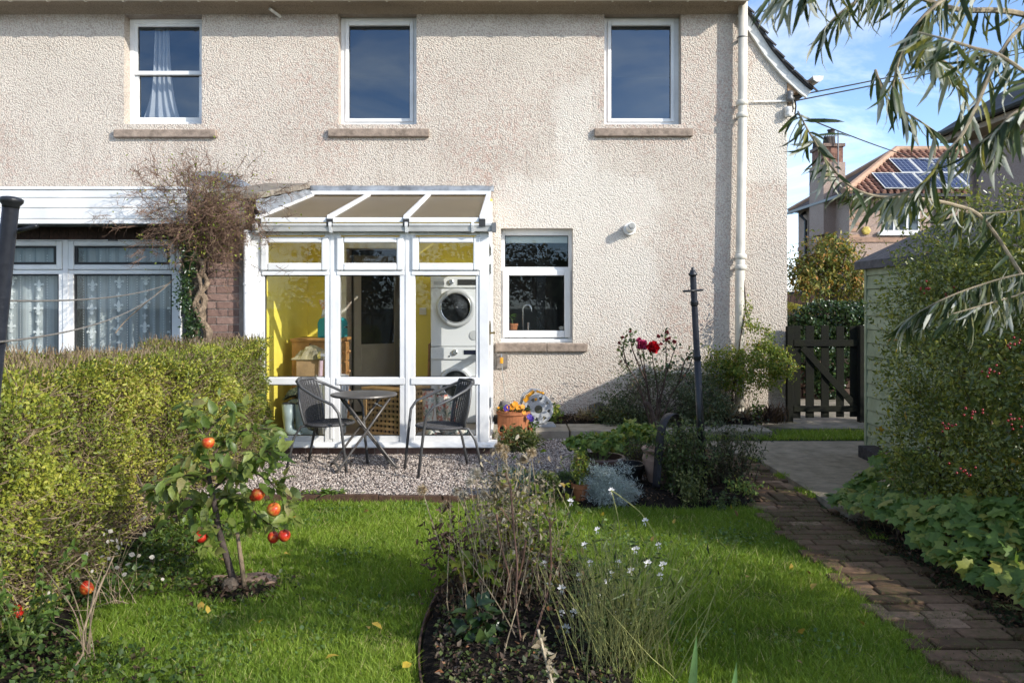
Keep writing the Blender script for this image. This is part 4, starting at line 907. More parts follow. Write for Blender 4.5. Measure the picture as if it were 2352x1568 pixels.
# ---------------------------------------------------------------- iron clothes posts and cords
def post(name, label, top, bot, r, bar_px, Y, lean, big=False):
    t = thing(name, label, 'clothes post', bot, 'iron clothes posts')
    top = Vector(top); bot = Vector(bot); d = (top-bot); l = d.length; d.normalize()
    f = MB(); f.tube([bot, bot+d*l*.6, bot+d*l*.6, top-d*.03], [r, r*.95, r*.86, r*.82], 14); f.build('pole', m_black, t, smooth=True)
    for q in (() if big else (.30,.62,.86)):
        f = MB(); f.tube([bot+d*(l*q-.02), bot+d*(l*q-.012), bot+d*(l*q+.012), bot+d*(l*q+.02)], [r*.9,r*1.08,r*1.08,r*.86], 14)
        f.build('pole_band', m_black, t)
    f = MB(); a = top-d*.04
    f.tube([a, a+d*.008, a+d*.02, a+d*.03, a+d*(.045 if not big else .033), a+d*(.05 if not big else .038), a+d*(.062 if not big else .041), a+d*(.07 if not big else .042)], [r*.9,r*1.15,r*1.15,r*.8,r*.7,r*.35,r*.42,.001] if not big else [r*.85,r*.86,r*1.16,r*1.2,r*1.17,r*.9,r*.5,.001], 16); f.build('finial', m_black, t, smooth=True)
    f = MB(); c = Vector(bar_px[0]); e = Vector(bar_px[1]); f.tube([c, e], .009 if big else .0085, 8); f.build('cross_bar', m_black, t, smooth=True); return t
Y1 = 6.35
post('clothes_post', 'slim black iron clothes post standing beside the roses with a short cross bar', W(1591,622,Y1), G(1617,1130,-.1), .029, (W(1569,669,Y1-.03), W(1614,666,Y1+.03)), Y1, 0)
Y2 = 3.0
pb0 = W(-95,1300,Y2); post('clothes_post', 'thick black iron clothes post leaning in at the left edge of the picture', W(27,452,Y2), (pb0.x,Y2,zL), .034, (W(5,540,Y2+.1), W(84,519,Y2-.03)), Y2, 0, True)
m_rope = M('grey_cord', (.22,.20,.17), .3, 40, .9)
for a, b, s, lab in ((W(-10,690,2.98), W(392,650,7.7), .05, 'upper washing line cord from the left post to the climber'), (W(-10,786,2.9), W(392,648,7.72), .10, 'lower washing line cord sagging from the left post to the climber')):
    pts = [a.lerp(b, t)-Vector((0,0,s*4*t*(1-t))) for t in np.linspace(0,1,20)]
    tag(MB().tube(pts, .0042, 5).build('washing_line', m_rope), lab, 'washing line', 'washing line cords')

# ---------------------------------------------------------------- garden gate
YG = 10.0
gt_ = thing('garden_gate', 'black stained picket gate with a diagonal brace between house and shed', 'gate', (X_(1895,YG),YG,0))
def gx(p): return X_(p, YG)
def gz(p): return Z_(p, YG)
MB().box(gx(1806.5), gx(1820.5), YG-.03, YG+.04, -.1, gz(749)).build('gate_post', m_timberblack, gt_, bevel=.005)
MB().box(gx(1970), gx(1990), YG-.07, YG+.03, -.1, gz(747)).build('gate_post', m_timberblack, gt_, bevel=.005)
for k, (a, b, t) in enumerate(((1821,1839,748),(1851,1870,748),(1886.5,1904.5,747),(1921.5,1939,749),(1953,1969,749))):
    o = MB().box(gx(a), gx(b), YG+.0, YG+.022, gz(960)+.004*k, gz(t)).build('slat', m_timberblack, gt_, bevel=.003)
for a, b in ((780,795),(931,945)): MB().box(gx(1822), gx(1969), YG-.026, YG-.001, gz(b), gz(a)).build('rail', m_timberblack, gt_, bevel=.004)
MB().bar((gx(1842),YG-.012,gz(797)), (gx(1962),YG-.012,gz(930)), .022, .075, up=(0,0,1)).build('brace', m_timberblack, gt_, bevel=.003)
sf = MB().box(gx(1993), gx(2040), YG+.0, YG+.03, .0, gz(748)); tag(sf.build('gate_side_panel', m_timberblack), 'black board closing the gap between gate and shed', 'fence panel')

# ---------------------------------------------------------------- shed
m_shed = M('sage_green_paint', (.34,.37,.245), .16, 7, .75, .003, 90, col2=(.23,.26,.16), spec=.2)
m_felt = M('grey_roofing_felt', (.135,.13,.135), .25, 14, .95, .006, 150, spec=.1)
XS, YS0, YS1 = 3.49, 5.75, 8.15
sh = thing('shed', 'sage green timber shed with shiplap boards and grey felt roof behind the berry bush', 'shed', (XS+.9,7,-.05))
ze = 1.80; nbd = 14
for k in range(nbd):
    z0 = -.02+k*.131
    f = MB(); f.prism([(XS-.0,z0),(XS-.016,z0+.004),(XS-.016,z0+.02),(XS-.003,z0+.128),(XS+.02,z0+.128),(XS+.02,z0)], YS0, YS1-.045, 'y'); f.build('shiplap_board', m_shed, sh)
    f = MB(); f.prism([(YS0,z0),(YS0-.016,z0+.004),(YS0-.016,z0+.02),(YS0-.003,z0+.128),(YS0+.02,z0+.128),(YS0+.02,z0)], XS+.03, XS+1.77, 'x'); f.build('shiplap_board', m_shed, sh)
MB().box(XS-.022, XS+.022, YS1-.044, YS1, -.06, ze).build('corner_board', m_shed, sh, bevel=.003); MB().box(XS-.022, XS+.028, YS0-.022, YS0-.0, -.06, ze).build('corner_board', m_shed, sh, bevel=.003)
MB().box(XS+.024, XS+1.8, YS0+.03, YS1-.01, -.06, ze).build('body', m_shed, sh)
MB().prism([(XS+.02,ze),(XS+1.8,ze),(XS+.91,ze+.42)], YS0+.01, YS1-.01, 'y').build('gable', m_shed, sh)
for s in (0,1):
    xa = XS-.075 if s == 0 else XS+1.895
    f = MB(); f.prism([(xa,ze-.01),(XS+.91,ze+.455),(XS+.91,ze+.48),(xa,ze+.025)], YS0-.08, YS1+.08, 'y'); f.build('roof', m_felt, sh)
f = MB(); f.box(XS-.08, XS-.062, YS0-.085, YS1+.085, ze-.055, ze+.026); f.prism([(XS-.08,ze-.055),(XS-.08,ze+.027),(XS+.91,ze+.485),(XS+.91,ze+.40)], YS1+.081, YS1+.095, 'y'); f.prism([(XS-.08,ze-.055),(XS-.08,ze+.027),(XS+.91,ze+.485),(XS+.91,ze+.40)], YS0-.095, YS0-.081, 'y')
f.build('eaves_felt', m_felt, sh, bevel=.004)
stp = MB(); stp.prism([(X_(1975,7.9),7.95),(X_(1975,7.9),7.75),(X_(2070,6.75),6.75),(4.0,6.75),(4.0,7.95)], -.06, .055, 'z'); tag(stp.build('stone_step', M('dark_stone', (.05,.045,.045), .4, 30, .9, .01, 50), None, bevel=.012), 'dark stone slab lying on the concrete at the foot of the shed', 'slab')
pt = MB(); pt.lathe([(.10,0),(.13,.02),(.16,.2),(.17,.2),(.17,.25),(.15,.25),(.14,.05)], (X_(2085,6.6),6.6,-.05), 24); tag(pt.build('terracotta_pot', m_paleterra), 'pale terracotta pot half hidden by leaves in front of the shed', 'pot')

# ---------------------------------------------------------------- pots and things on the patio
Yp = 8.62
sp = thing('pansy_planter', 'terracotta strawberry planter with orange and violet pansies by the conservatory corner', 'planter', (X_(1176,Yp),Yp,zG))
xc = X_(1179,Yp); zt_ = Z_(943,Yp); pr_ = [(.105,zG),(.12,zG+.02),(.155,zG+.13),(.165,zG+.2),(.163,zt_-.04),(.168,zt_-.035),(.178,zt_-.03),(.178,zt_),(.163,zt_),(.155,zt_-.06),(.0001,zt_-.06)]
f = MB(); f.lathe(pr_, (xc,Yp,0), 32); po_ = f.build('pot', m_terra, sp, smooth=False)
for a in (RAD(-130),RAD(-70),RAD(-10)):
    f = MB(); c = Vector((xc+.165*cos(a), Yp+.165*sin(a), zG+.17)); d = Vector((cos(a),sin(a),.5)).normalized(); u = Vector((0,0,1)).cross(d).normalized(); w_ = d.cross(u)
    ring = [c + d*.018 + (u*cos(t)*.042 + w_*sin(t)*.045) for t in np.linspace(0,2*pi,17)[:-1]]
    f.tube(ring, .012, 6, closed=True); f.build('pocket_lip', m_terra, po_, smooth=True)
    f = MB(); f.tube([c-d*.01, c+d*.016], .040, 14); f.build('pocket', m_soil, po_)
m_pansyleaf = LM('pansy_leaf', [(0,(.035,.085,.02)),(.6,(.07,.14,.03)),(1,(.14,.2,.05))])
lv = Leaves(); k = 240; a = RNG.random(k)*6.28; r = .17*np.sqrt(RNG.random(k)); lv.put(leaf4(.55), np.stack([xc+r*np.cos(a),Yp+r*np.sin(a),zt_+RNG.random(k)*.06*(1.2-r/.17)],1), np.stack([np.cos(a),np.sin(a),RNG.random(k)],1), np.tile([0,0,1.],(k,1)), .038); lv.build('foliage', m_pansyleaf, sp)
def pansy(c, col, d=(0,-1,.3), s=.032):
    lv = Leaves(); d = Vector(d).normalized(); u = d.orthogonal().normalized(); w_ = d.cross(u); n_ = 5
    fw = np.array([u*cos(t)+w_*sin(t)+d*.25 for t in np.linspace(.3,6.58,n_+1)[:-1]]); lv.put(leaf8(.95,.03,.1,.95), np.tile(c,(n_,1)), fw, np.tile(d,(n_,1)), s); return lv.build('flower', col, sp)
m_or = M('orange_petal', (.80,.30,.01), .25, 50, .6); m_vi = M('violet_petal', (.08,.04,.33), .4, 60, .6)
for px, py, m_, s in ((1160,940,m_or,.022),(1176,934,m_or,.04),(1183,928,m_or,.036),(1190,935,m_or,.034),(1169,935,m_or,.026),(1164,937,m_vi,.04),(1200,934,m_or,.028),(1216,957,m_vi,.034),(1222,962,m_vi,.034),(1203,947,m_or,.026),(1145,936,m_or,.014)): pansy(W(px,py,Yp-.14), m_, (RNG.normal()*.3,-1,.5), s)
lv = Leaves(); k = 60; c0 = np.array(W(1217,975,Yp-.05)); lv.put(leaf4(.6), c0+RNG.normal(size=(k,3))*(.03,.03,.035), unit(k), unit(k)+(0,-1,.5), .04); lv.build('foliage', m_pansyleaf, sp)
hr = thing('hose_reel', 'grey hose reel with round slotted side and orange fittings against the wall', 'hose reel', (X_(1238,9.3),9.3,.035))
yh = 9.22; xh = X_(1237,yh); zh = Z_(939,yh); m_reel = M('grey_plastic', (.46,.47,.47), .06, 5, .4); m_orp = M('orange_plastic', (.75,.33,.02), .08, 5, .4)
f = MB(); R0 = .165                                     # side disc: hub, rim and spokes leave real slots
f.lathe([(R0,0),(R0,.02),(R0-.03,.022),(R0-.03,-.004),(R0-.004,-.004),(R0,0)], (xh,yh,zh), 36, 'y'); f.lathe([(.098,0),(.098,.018),(.045,.02),(.045,-.004),(.095,-.004),(.098,0)], (xh,yh,zh), 28, 'y')
for k in range(8): 
    a = k*pi/4+.2; f.bar((xh+.08*cos(a),yh+.008,zh+.08*sin(a)), (xh+.135*cos(a),yh+.008,zh+.14*sin(a)), .06, .018, up=(0,1,0))
f.build('side_disc', m_reel, hr)
f = MB(); f.lathe([(R0-.01,.20),(R0-.01,.21),(.04,.21),(.04,.20),(R0-.01,.20)], (xh,yh,zh), 32, 'y'); f.build('side_disc', m_reel, hr)
f = MB()
for k in range(6): f.tube([(xh+.125*cos(a),yh+.05+.025*k,zh+.125*sin(a)) for a in np.linspace(0,2*pi,25)[:-1]], .011, 6, closed=True)
f.build('coiled_hose', M('grey_hose', (.3,.3,.27), .1, 9, .5), hr, smooth=True)
MB().lathe([(.045,-.008),(.03,-.014),(.0001,-.012)], (xh,yh,zh), 18, 'y').build('hub', M('dark_hub', (.09,.09,.06)), hr)
MB().lathe([(.017,-.01),(.014,-.03),(.0001,-.032)], (xh-.03,yh,zh+.11), 12, 'y').build('crank_knob', m_orp, hr)
f = MB(); f.tube([(xh-.20,yh+.03,zh+.05),(xh-.17,yh+.04,zh+.16),(xh-.09,yh+.05,zh+.21),(xh,yh+.08,zh+.20),(xh+.07,yh+.1,zh+.15)], .016, 8); f.build('handle', m_reel, hr, smooth=True)
f = MB(); f.tube([(xh-.14,yh-.01,zh+.13),(xh-.05,yh-.01,zh+.20)], .02, 8); f.tube([(xh-.16,yh-.02,zh+.09),(xh-.12,yh-.02,zh+.13)], .025, 8); f.tube([(xh-.02,yh,zh+.20),(xh+.06,yh+.05,zh+.17)], .013, 8); f.build('fitting', m_orp, hr)
MB().prism([(xh-.15,.036),(xh+.2,.036),(xh+.17,.075),(xh-.10,.09)], yh+.03, yh+.17, 'y').build('foot', m_reel, hr)
tw = thing('outside_tap', 'orange hose connector on a grey wall box under the kitchen sill', 'tap', W(1152,830,YW))
MB().box(X_(1140,YW-.03), X_(1166,YW-.03), YW-.03, YW-.001, Z_(846,YW), Z_(812,YW)).build('wall_box', M('grey_render_box', (.24,.21,.18), .3, 12, .9), tw, bevel=.008)
f = MB(); f.tube([W(1152,815,YW-.09), W(1152,822,YW-.09)], .010, 8); f.tube([W(1152,815,YW-.09), W(1152,817,YW-.02)], .010, 8); f.build('spout', m_chrome, tw)
MB().tube([W(1152,821,YW-.09), W(1152,834,YW-.09)], .020, 10).build('connector', m_orp, tw)
f = MB(); f.tube([W(1152,834,YW-.09), W(1156,870,YW-.10), W(1160,910,YW-.11), W(1162,940,YW-.2), W(1175,955,YW-.4)], .0055, 6); f.build('hose', bpy.data.materials['grey_hose'], tw, smooth=True)
def rock(name, c, r, mat, label, cat='stone', sq=(1,1,.7), seed=1):
    f = MB(); f.sphere((0,0,0), 1, 12, 8); rs = random.Random(seed); ph = [rs.random()*6 for _ in range(6)]
    f.v = [(c[0]+x*r*sq[0]*(1+.16*sin(3*x+ph[0]+2*y)+.12*sin(4*z+ph[1])), c[1]+y*r*sq[1]*(1+.15*sin(3*y+ph[2]+z*2)), c[2]+z*r*sq[2]*(1+.15*sin(3*x+ph[3]))) for x,y,z in f.v]
    return tag(f.build(name, mat), label, cat)
m_rock = M('grey_stone', (.22,.20,.19), .35, 12, .9, .008, 50)
rock('stone', W(1160,933,9.2), .09, m_rock, 'rounded grey stone behind the pansy planter', seed=3)
rock('stone', W(1372,940,9.75), .10, M('brown_stone', (.13,.115,.10), .4, 12, .9, .008, 50), 'dark brown stone on the soil strip right of the hose reel', seed=5, sq=(1,.8,.9))
# soil strip along the wall
f = MB(); f.grid(lambda u, v: (-.22+u*3.1, 9.5+v*.6, .03+.05*sin(pi*v*.8)+.015*sin(u*40+v*6)), 40, 5); struct(f.build('wall_border_soil', m_soil, smooth=True))
# bowl pot, urn, small pots, iron hoop
def pot(name, px, pyb, z, prof, mat, label, n=32, Y=None):
    g = G(px, pyb, z) if Y is None else Vector((X_(px,Y),Y,z))
    f = MB(); f.lathe(prof, (g.x,g.y,z), n); o = f.build(name, mat, None, smooth=False); tag(o, label, 'pot'); return g
zB = -.09
Yb = 6.85
gb = Vector((X_(1378,Yb),Yb,zG)); hb = Z_(1047,Yb)-zG
pot('bowl_pot', 1378, 0, zG, [(.13,0),(.15,.02),(.185,hb*.5),(.20,hb-.045),(.212,hb-.04),(.215,hb-.01),(.205,hb),(.185,hb),(.18,hb-.05),(.0001,hb-.05)], m_brownpot, 'wide brown bowl pot filled with geranium leaves beside the gravel', Y=Yb)
Yu = 6.7; hu = Z_(1026,Yu)-zB
gu = pot('urn_pot', 1522, 0, zB, [(.08,0),(.10,.02),(.145,hu*.45),(.165,hu*.72),(.155,hu-.06),(.145,hu-.04),(.165,hu-.03),(.172,hu-.012),(.16,hu),(.14,hu),(.135,hu-.06),(.0001,hu-.06)], m_paleterra, 'tall pale terracotta urn behind the dark leafy perennials', Y=Yu)
gs = pot('terracotta_pot', 1336, 0, zB, [(.052,0),(.067,.10),(.078,.105),(.08,.14),(.07,.14),(.06,.11),(.0001,.11)], m_terra, 'small terracotta pot against the silver bush', Y=6.28)
g2 = pot('plastic_pot', 1306, 0, zB, [(.09,0),(.115,.13),(.122,.13),(.122,.15),(.11,.15),(.10,.12),(.0001,.12)], M('dark_plastic', (.035,.03,.03), .2, 9, .5), 'dark plastic pot of moss left of the small terracotta pot', Y=6.42)
g3 = pot('black_pot', 1440, 0, zB, [(.10,0),(.14,.17),(.15,.17),(.15,.2),(.135,.2),(.12,.15),(.0001,.15)], M('black_plastic', (.012,.012,.012), .2, 9, .45), 'black plastic pot between bowl and urn', Y=6.75)
f = MB(); ah = [W(1507,1120,6.45), W(1513,1040,6.45), W(1517,1000,6.45), W(1524,970,6.45), W(1536,953,6.5), W(1549,950,6.6), W(1558,962,6.7), W(1561,985,6.75), W(1560,1020,6.8), W(1556,1110,6.8)]
for i in range(len(ah)-1): pass
def ribbon(mb, pts, w, side=(.35,-.4,0), th=.008):
    sd_ = Vector(side).normalized()*w/2; k = len(pts); vs = []
    for p in pts: vs += [Vector(p)-sd_, Vector(p)+sd_]
    mb.add(vs, [(2*i,2*i+1,2*i+3,2*i+2) for i in range(k-1)])
def smooth_pts(pts, m=6):
    out = []; P = [Vector(p) for p in pts]
    for i in range(len(P)-1):
        a, b, c, d = P[max(i-1,0)], P[i], P[i+1], P[min(i+2,len(P)-1)]
        for j in range(m):
            t = j/m; out.append(.5*((2*b)+(-a+c)*t+(2*a-5*b+4*c-d)*t*t+(-a+3*b-3*c+d)*t**3))
    return out+[P[-1]]
ribbon(f, smooth_pts(ah), .075); tag(f.build('iron_hoop', M('rusty_black_iron', (.035,.032,.035), .4, 20, .6, .003, 60), None, smooth=True, solid=.006), 'dark curved iron hoop rising from the urn and perennials', 'garden hoop')
# the house bed soil and the circle of brown edging stones
f = MB(); f.grid(lambda u, v: (.45+u*1.42, 6.06+v*1.25, -.105+.07*min(1,v*5)*min(1,u*8)+.014*sin(u*17+v*5)*sin(v*11)), 30, 20); struct(f.build('border_soil', m_soil, smooth=True))
# ---------------------------------------------------------------- beyond the gate
m_lwall = M('low_wall_stone', (.27,.19,.15), .4, 7, .95, .01, 30)
lw = thing('low_wall', 'low reddish stone wall behind the picket gate', 'wall', (5.1,12.6,0))
n = NT('red_stone'); oi = n.n('ShaderNodeObjectInfo').outputs['Random']; p_ = n.pos()
c = n.ramp(oi, [(0,(.035,.022,.018)),(.5,(.075,.042,.03)),(1,(.13,.085,.06))]); c = n.mix(1, c, n.ramp(n.noise(14,5,.7,p_), [(.3,.6),(.7,1.15)]), 'MULTIPLY'); n.surf(c,.95,n.bump(n.noise(40,4,.7,p_),.01)); m_redst = n.m
xx = 4.15
for rw in range(3):
    x = 4.1+.07*(rw%2)
    while x < 6.4:
        l = .2+.14*rr.random(); h_ = .15+.02*rr.random()
        MB().box(x, x+l-.015, 12.5+rr.random()*.02, 12.8, -.02+rw*.165, -.02+rw*.165+.15).build('stone', m_redst, lw, bevel=.015); x += l
MB().box(4.08, 6.45, 12.46, 12.86, .478, .56).build('coping', m_lwall, lw, bevel=.015)
fn_ = thing('board_fence', 'brown close boarded fence behind the autumn tree', 'fence', (7.5,18,0))
for k in range(44): MB().box(5.4+k*.135, 5.52+k*.135, 18+.012*(k%2), 18.03+.012*(k%2), -.1, 1.62+.01*rr.random()).build('board', M('brown_fence_board', (.20,.12,.09), .3, 8, .9) if k == 0 else bpy.data.materials['brown_fence_board'], fn_)
pf = thing('picket_fence', 'dark little picket fence beyond the gate on the left', 'fence', (4.6,14,0))
for k in range(10): MB().box(4.45+k*.085, 4.51+k*.085, 14.0, 14.02, -.02, .92).build('picket', m_timberblack, pf)
for z_ in (.25,.75): MB().box(4.4,5.3,14.021,14.05,z_,z_+.06).build('rail', m_timberblack, pf)
bs = thing('brick_outhouse', 'dark brick outhouse with a pale door far beyond the gate', 'outhouse', (7.2,22,0))
MB().box(6.2,9.2,22,24,-.1,1.62).build('wall', M('dark_outhouse_brick', (.075,.065,.07), .4, 12, .9, .01, 20), bs); MB().box(7.75,8.15,21.94,21.99,0,1.35).build('door', m_shed, bs); MB().prism([(6.1,1.63),(9.3,1.63),(9.3,1.75),(6.1,1.75)], 21.8, 24.2, 'y').build('roof', m_slate, bs)
# ---------------------------------------------------------------- far house with solar panels
fh = thing('far_house', 'pink harled house with red pantile roof and solar panels beyond the garden', 'house', (14,28,0))
XA, YA, YB_ = 11.42, 28.0, 33.0
zE = Z_(446, YA); XEND = 21
m_tile = M('red_pantile', (.37,.20,.14), .3, 5, .85); m_ridge = M('orange_ridge_tile', (.47,.30,.20), .15, 6, .85)
f = MB(); f.add([(XA,YA,-.1),(XEND,YA,-.1),(XEND,YA,zE),(XA,YA,zE),(XA,YB_,-.1),(XA,YB_,zE),(XEND,YB_,-.1),(XEND,YB_,zE)], [(0,1,2,3),(4,0,3,5),(6,4,5,7)]); f.build('wall', m_harl, fh)
def fx(p): return X_(p, YA)
def fz(p): return Z_(p, YA)
for k in range(7): 
    l = .26 if k % 2 else .34
    f = MB(); f.box(XA-.012, XA+l, YA-.02, YA-.001, fz(462+k*14), fz(455+k*14)-.0); f.build('quoin', m_ridge, fh)
MB().box(XA-.03, XEND, YA-.04, YA-.001, fz(556), fz(545)).build('band_course', M('pink_sandstone', (.42,.27,.19), .2, 8, .9), fh)
MB().box(XA-.04, XA-.001, YA, YB_, fz(556), fz(545)).build('band_course', bpy.data.materials['pink_sandstone'], fh)
zR = 7.12; yR = YA+2.75; xH = 14.3; ye = YA-.35; ze_ = zE-.03
rfm = MB(); rfm.add([(XA-.35,ye,ze_),(XEND,ye,ze_),(XEND,yR,zR),(xH,yR,zR)], [(0,1,2,3)]); rfm.add([(XA-.35,ye,ze_),(xH,yR,zR),(XA-.35,YB_+.3,ze_)], [(0,1,2)]); rfm.add([(xH,yR,zR),(XEND,yR,zR),(XEND,YB_+.3,ze_),(XA-.35,YB_+.3,ze_)], [(0,1,2,3)])
rfm.build('roof', M('dark_roof_slope', (.10,.075,.065), .3, 4, .9), fh)
# pantile rolls laid up the front slope, joined: too small to pick apart
f = MB(); slope = Vector((0, yR-ye, zR-ze_)); nrm_ = Vector((0,-(zR-ze_), yR-ye)).normalized()
rows = 13; x = XA-.1; 
while x < 18.5:
    t0 = max(0, 0); tmax = min(1, (x-(XA-.35))/(xH-(XA-.35)))
    for r in range(rows):
        a, b = r/rows, min((r+1)/rows, tmax)
        if b-a < .03: continue
        p = Vector((x, ye, ze_)) + slope*a + nrm_*.055; q = Vector((x, ye, ze_)) + slope*b + nrm_*.02
        f.tube([p, q], [.075, .065], 5, cap=True)
    x += .225
struct(f.build('pantiles', m_tile, fh), 'stuff')
f = MB(); f.tube([(XA-.3,ye,ze_+.06),(xH,yR,zR+.06)], .13, 8); f.tube([(xH-.05,yR,zR+.06),(XEND,yR,zR+.06)], .12, 8); f.tube([(XA-.3,YB_+.25,ze_+.06),(xH,yR,zR+.06)], .1, 6); f.build('ridge_tiles', m_ridge, fh)
f = MB(); f.box(XA-.4, XEND, ye-.08, ye, ze_-.1, ze_-.005); f.box(XA-.45, XA-.36, ye-.08, YB_+.3, ze_-.1, ze_-.005); f.build('gutter', m_black, fh)
MB().box(XA-.34, XEND, ye+.02, YA-.002, ze_-.09, ze_-.04).build('soffit', m_black, fh)
n = NT('solar_cell'); p_ = n.pos('obj'); br_ = n.n('ShaderNodeTexBrick', offset=0); br_.inputs['Scale'].default_value = 1; br_.inputs['Color1'].default_value = (.012,.02,.06,1); br_.inputs['Color2'].default_value = (.016,.026,.075,1); br_.inputs['Mortar'].default_value = (.22,.24,.30,1)
br_.inputs['Mortar Size'].default_value = .009; br_.inputs['Brick Width'].default_value = .155; br_.inputs['Row Height'].default_value = .155; n.l(p_, br_.inputs['Vector']); n.surf(br_.outputs['Color'], .15); m_cell = n.m
sd_ = slope.normalized(); Mrot = Matrix((Vector((1,0,0)), sd_, nrm_)).transposed()
def panel(px, py0, py1, k):
    def on_roof(px_, py_):           # where the sight line meets the slope
        d = Vector(((px_-CX)/S, 1, -(py_-HY)/S)); p0 = Vector((0,ye,ze_)) + nrm_*.13; o = Vector((0,0,CZ))
        return o + d*((p0-o).dot(nrm_)/d.dot(nrm_))
    a = on_roof(px, py1); b = on_roof(px, py0); return a
for (r0, r1, xs_) in ((367,398,(2045,2090,2135,2180)), (400,434,(2006,2052,2098,2144,2190))):
    def on_roof(px_, py_):
        d = Vector(((px_-CX)/S, 1, -(py_-HY)/S)); p0 = Vector((0,ye,ze_)) + nrm_*.13; o = Vector((0,0,CZ)); return o + d*((p0-o).dot(nrm_)/d.dot(nrm_))
    base = on_roof(xs_[0]+26, r1); hgt = (on_roof(xs_[0]+26, r0)-base).length*.97
    for k in range(len(xs_)):
        w_ = .72; p = MB(); p.box(0,w_-.02,0,hgt,0,.03); o = p.build('solar_panel', m_cell, fh); o.matrix_parent_inverse = Matrix.Identity(4)
        loc = base + Vector((k*w_,0,0)) - Vector((14,28,0)); o.matrix_basis = Matrix.Translation(loc) @ Mrot.to_4x4()
        q = MB(); outline(q, 0, w_-.02, 0, hgt, 0, .04, .034); q.v = [(x,z,y) for x,y,z in q.v]; fo_ = q.build('panel_frame', m_oldwhite, o)
        fo_.matrix_parent_inverse = Matrix.Identity(4)
f = MB(); outline(f, fx(2027), fx(2112), fz(533), fz(456), YA-.03, YA+.05, .06)
for px in (2053,2083): f.box(fx(px)-.035, fx(px)+.035, YA-.03, YA+.05, fz(533)+.06, fz(456)-.06)
f.box(fx(2027)+.06, fx(2112)-.06, YA-.02, YA+.04, fz(478), fz(475)); fw = f.build('window', m_upvc, fh); 
pane(fx(2029), fx(2110), fz(531), fz(458), YA-.004, M('far_glass', (.10,.13,.15), .5, 3, .05), fw)
MB().box(fx(2015), fx(2120), YA-.12, YA-.001, fz(541), fz(533)).build('sill', m_upvc, fh)
MB().lathe([(.15,0),(.15,-.08),(.10,-.1),(.0001,-.1)], (fx(1988),YA-.001,fz(530)), 6, 'y').build('alarm_box', M('yellow_plastic', (.6,.45,.1), .1, 4, .5), fh)
f = MB(); f.box(fx(2150), fx(2162), YA-.13, YA-.02, 0, zE-.1); f.build('downpipe', m_black, fh)
ch = MB(); ch.box(XA-.42, XA+.35, 29.2, 30.6, 3.9, Z_(372,29.2)); cho = ch.build('chimney', m_harl, fh)
MB().box(XA-.36, XA+.29, 29.26, 30.5, Z_(372,29.2), Z_(336,29.2)).build('chimney_brick', M('orange_chimney_brick', (.30,.155,.11), .4, 9, .9), cho)
MB().box(XA-.42, XA+.35, 29.2, 30.56, Z_(336,29.2), Z_(329,29.2)).build('chimney_cap', m_lwall, cho)
for k, (dx, h_) in enumerate(((-.2,.36),(.12,.62),(-.25,.3))):
    MB().lathe([(.13,0),(.15,.04),(.12,h_*.9),(.15,h_)], (XA+dx,29.45+.45*(k%3),Z_(329,29.2)), 12).build('chimney_pot', M('sooty_pot', (.06,.05,.045), .3, 9, .9) if k == 0 else bpy.data.materials['sooty_pot'], cho)
ae = thing('roof_aerial', 'thin television aerial on a pole beside the far chimney', 'aerial', (XA+.45,29.2,5))
MB().tube([(X_(1925,29.1),29.1,5.0),(X_(1925,29.1),29.1,Z_(300,29.1))], .025, 5).build('pole', m_grey, ae); f = MB(); zz = Z_(313,29.1); xq = X_(1925,29.1); f.tube([(xq,29.1,zz),(xq-.6,29.1,zz+.03)], .015, 4)
for k in range(7): f.tube([(xq-.08*k-.05,28.95,zz+.02),(xq-.08*k-.05,29.25,zz+.02)], .012, 4)
f.build('boom', m_chrome, ae)
f = MB(); f.tube([(X_(1848,32.5),32.3,zE-.1),(XA-.25,32.0,zE-.3),(XA-.1,31.9,zE-.5),(XA-.1,31.9,0)], .06, 8); f.build('downpipe', m_black, fh)
f = MB(); f.tube([(XA-.14,29.9,zE-.1),(XA-.14,29.9,fz(510)),(XA-.14,29.0,fz(550)),(XA-.14,29.0,fz(560))], .10, 8); f.build('chimney_flue_strip', M('maroon_pipe', (.07,.045,.045)), fh)
# the nearer neighbour on the right
nh = thing('right_house', 'grey harled house with dark slate eaves half hidden behind the hanging leaves', 'house', (12,16,0))
XN = 9.97; zN = 5.25
MB().box(XN, XN+8, 15.3, 18.0, -.1, zN).build('wall', m_harlgrey, nh)
f = MB(); f.add([(XN-.55,18.4,zN-.1),(XN-.55,14.8,zN-.1),(XN+4,16.6,zN+2.9),(XN+4,17.2,zN+2.9),(XN+8.5,18.4,zN-.1),(XN+8.5,14.8,zN-.1)], [(0,1,2,3),(0,3,4),(1,5,2),(3,2,5,4)]); f.build('roof', m_slate, nh, solid=.10)
f = MB(); f.tube([(XN-.58,18.45,zN-.10),(XN-.58,14.7,zN-.10)], .07, 8); f.build('gutter', m_black, nh); f = MB(); f.tube([(XN-.5,17.9,zN-.15),(XN-.2,17.8,zN-.35),(XN-.07,17.8,zN-.6),(XN-.07,17.8,0)], .05, 8); f.build('downpipe', m_harlgrey, nh)
f = MB(); f.box(XN-.5, XN-.002, 14.9, 18.3, zN-.28, zN-.17); f.build('soffit', m_soff, nh)
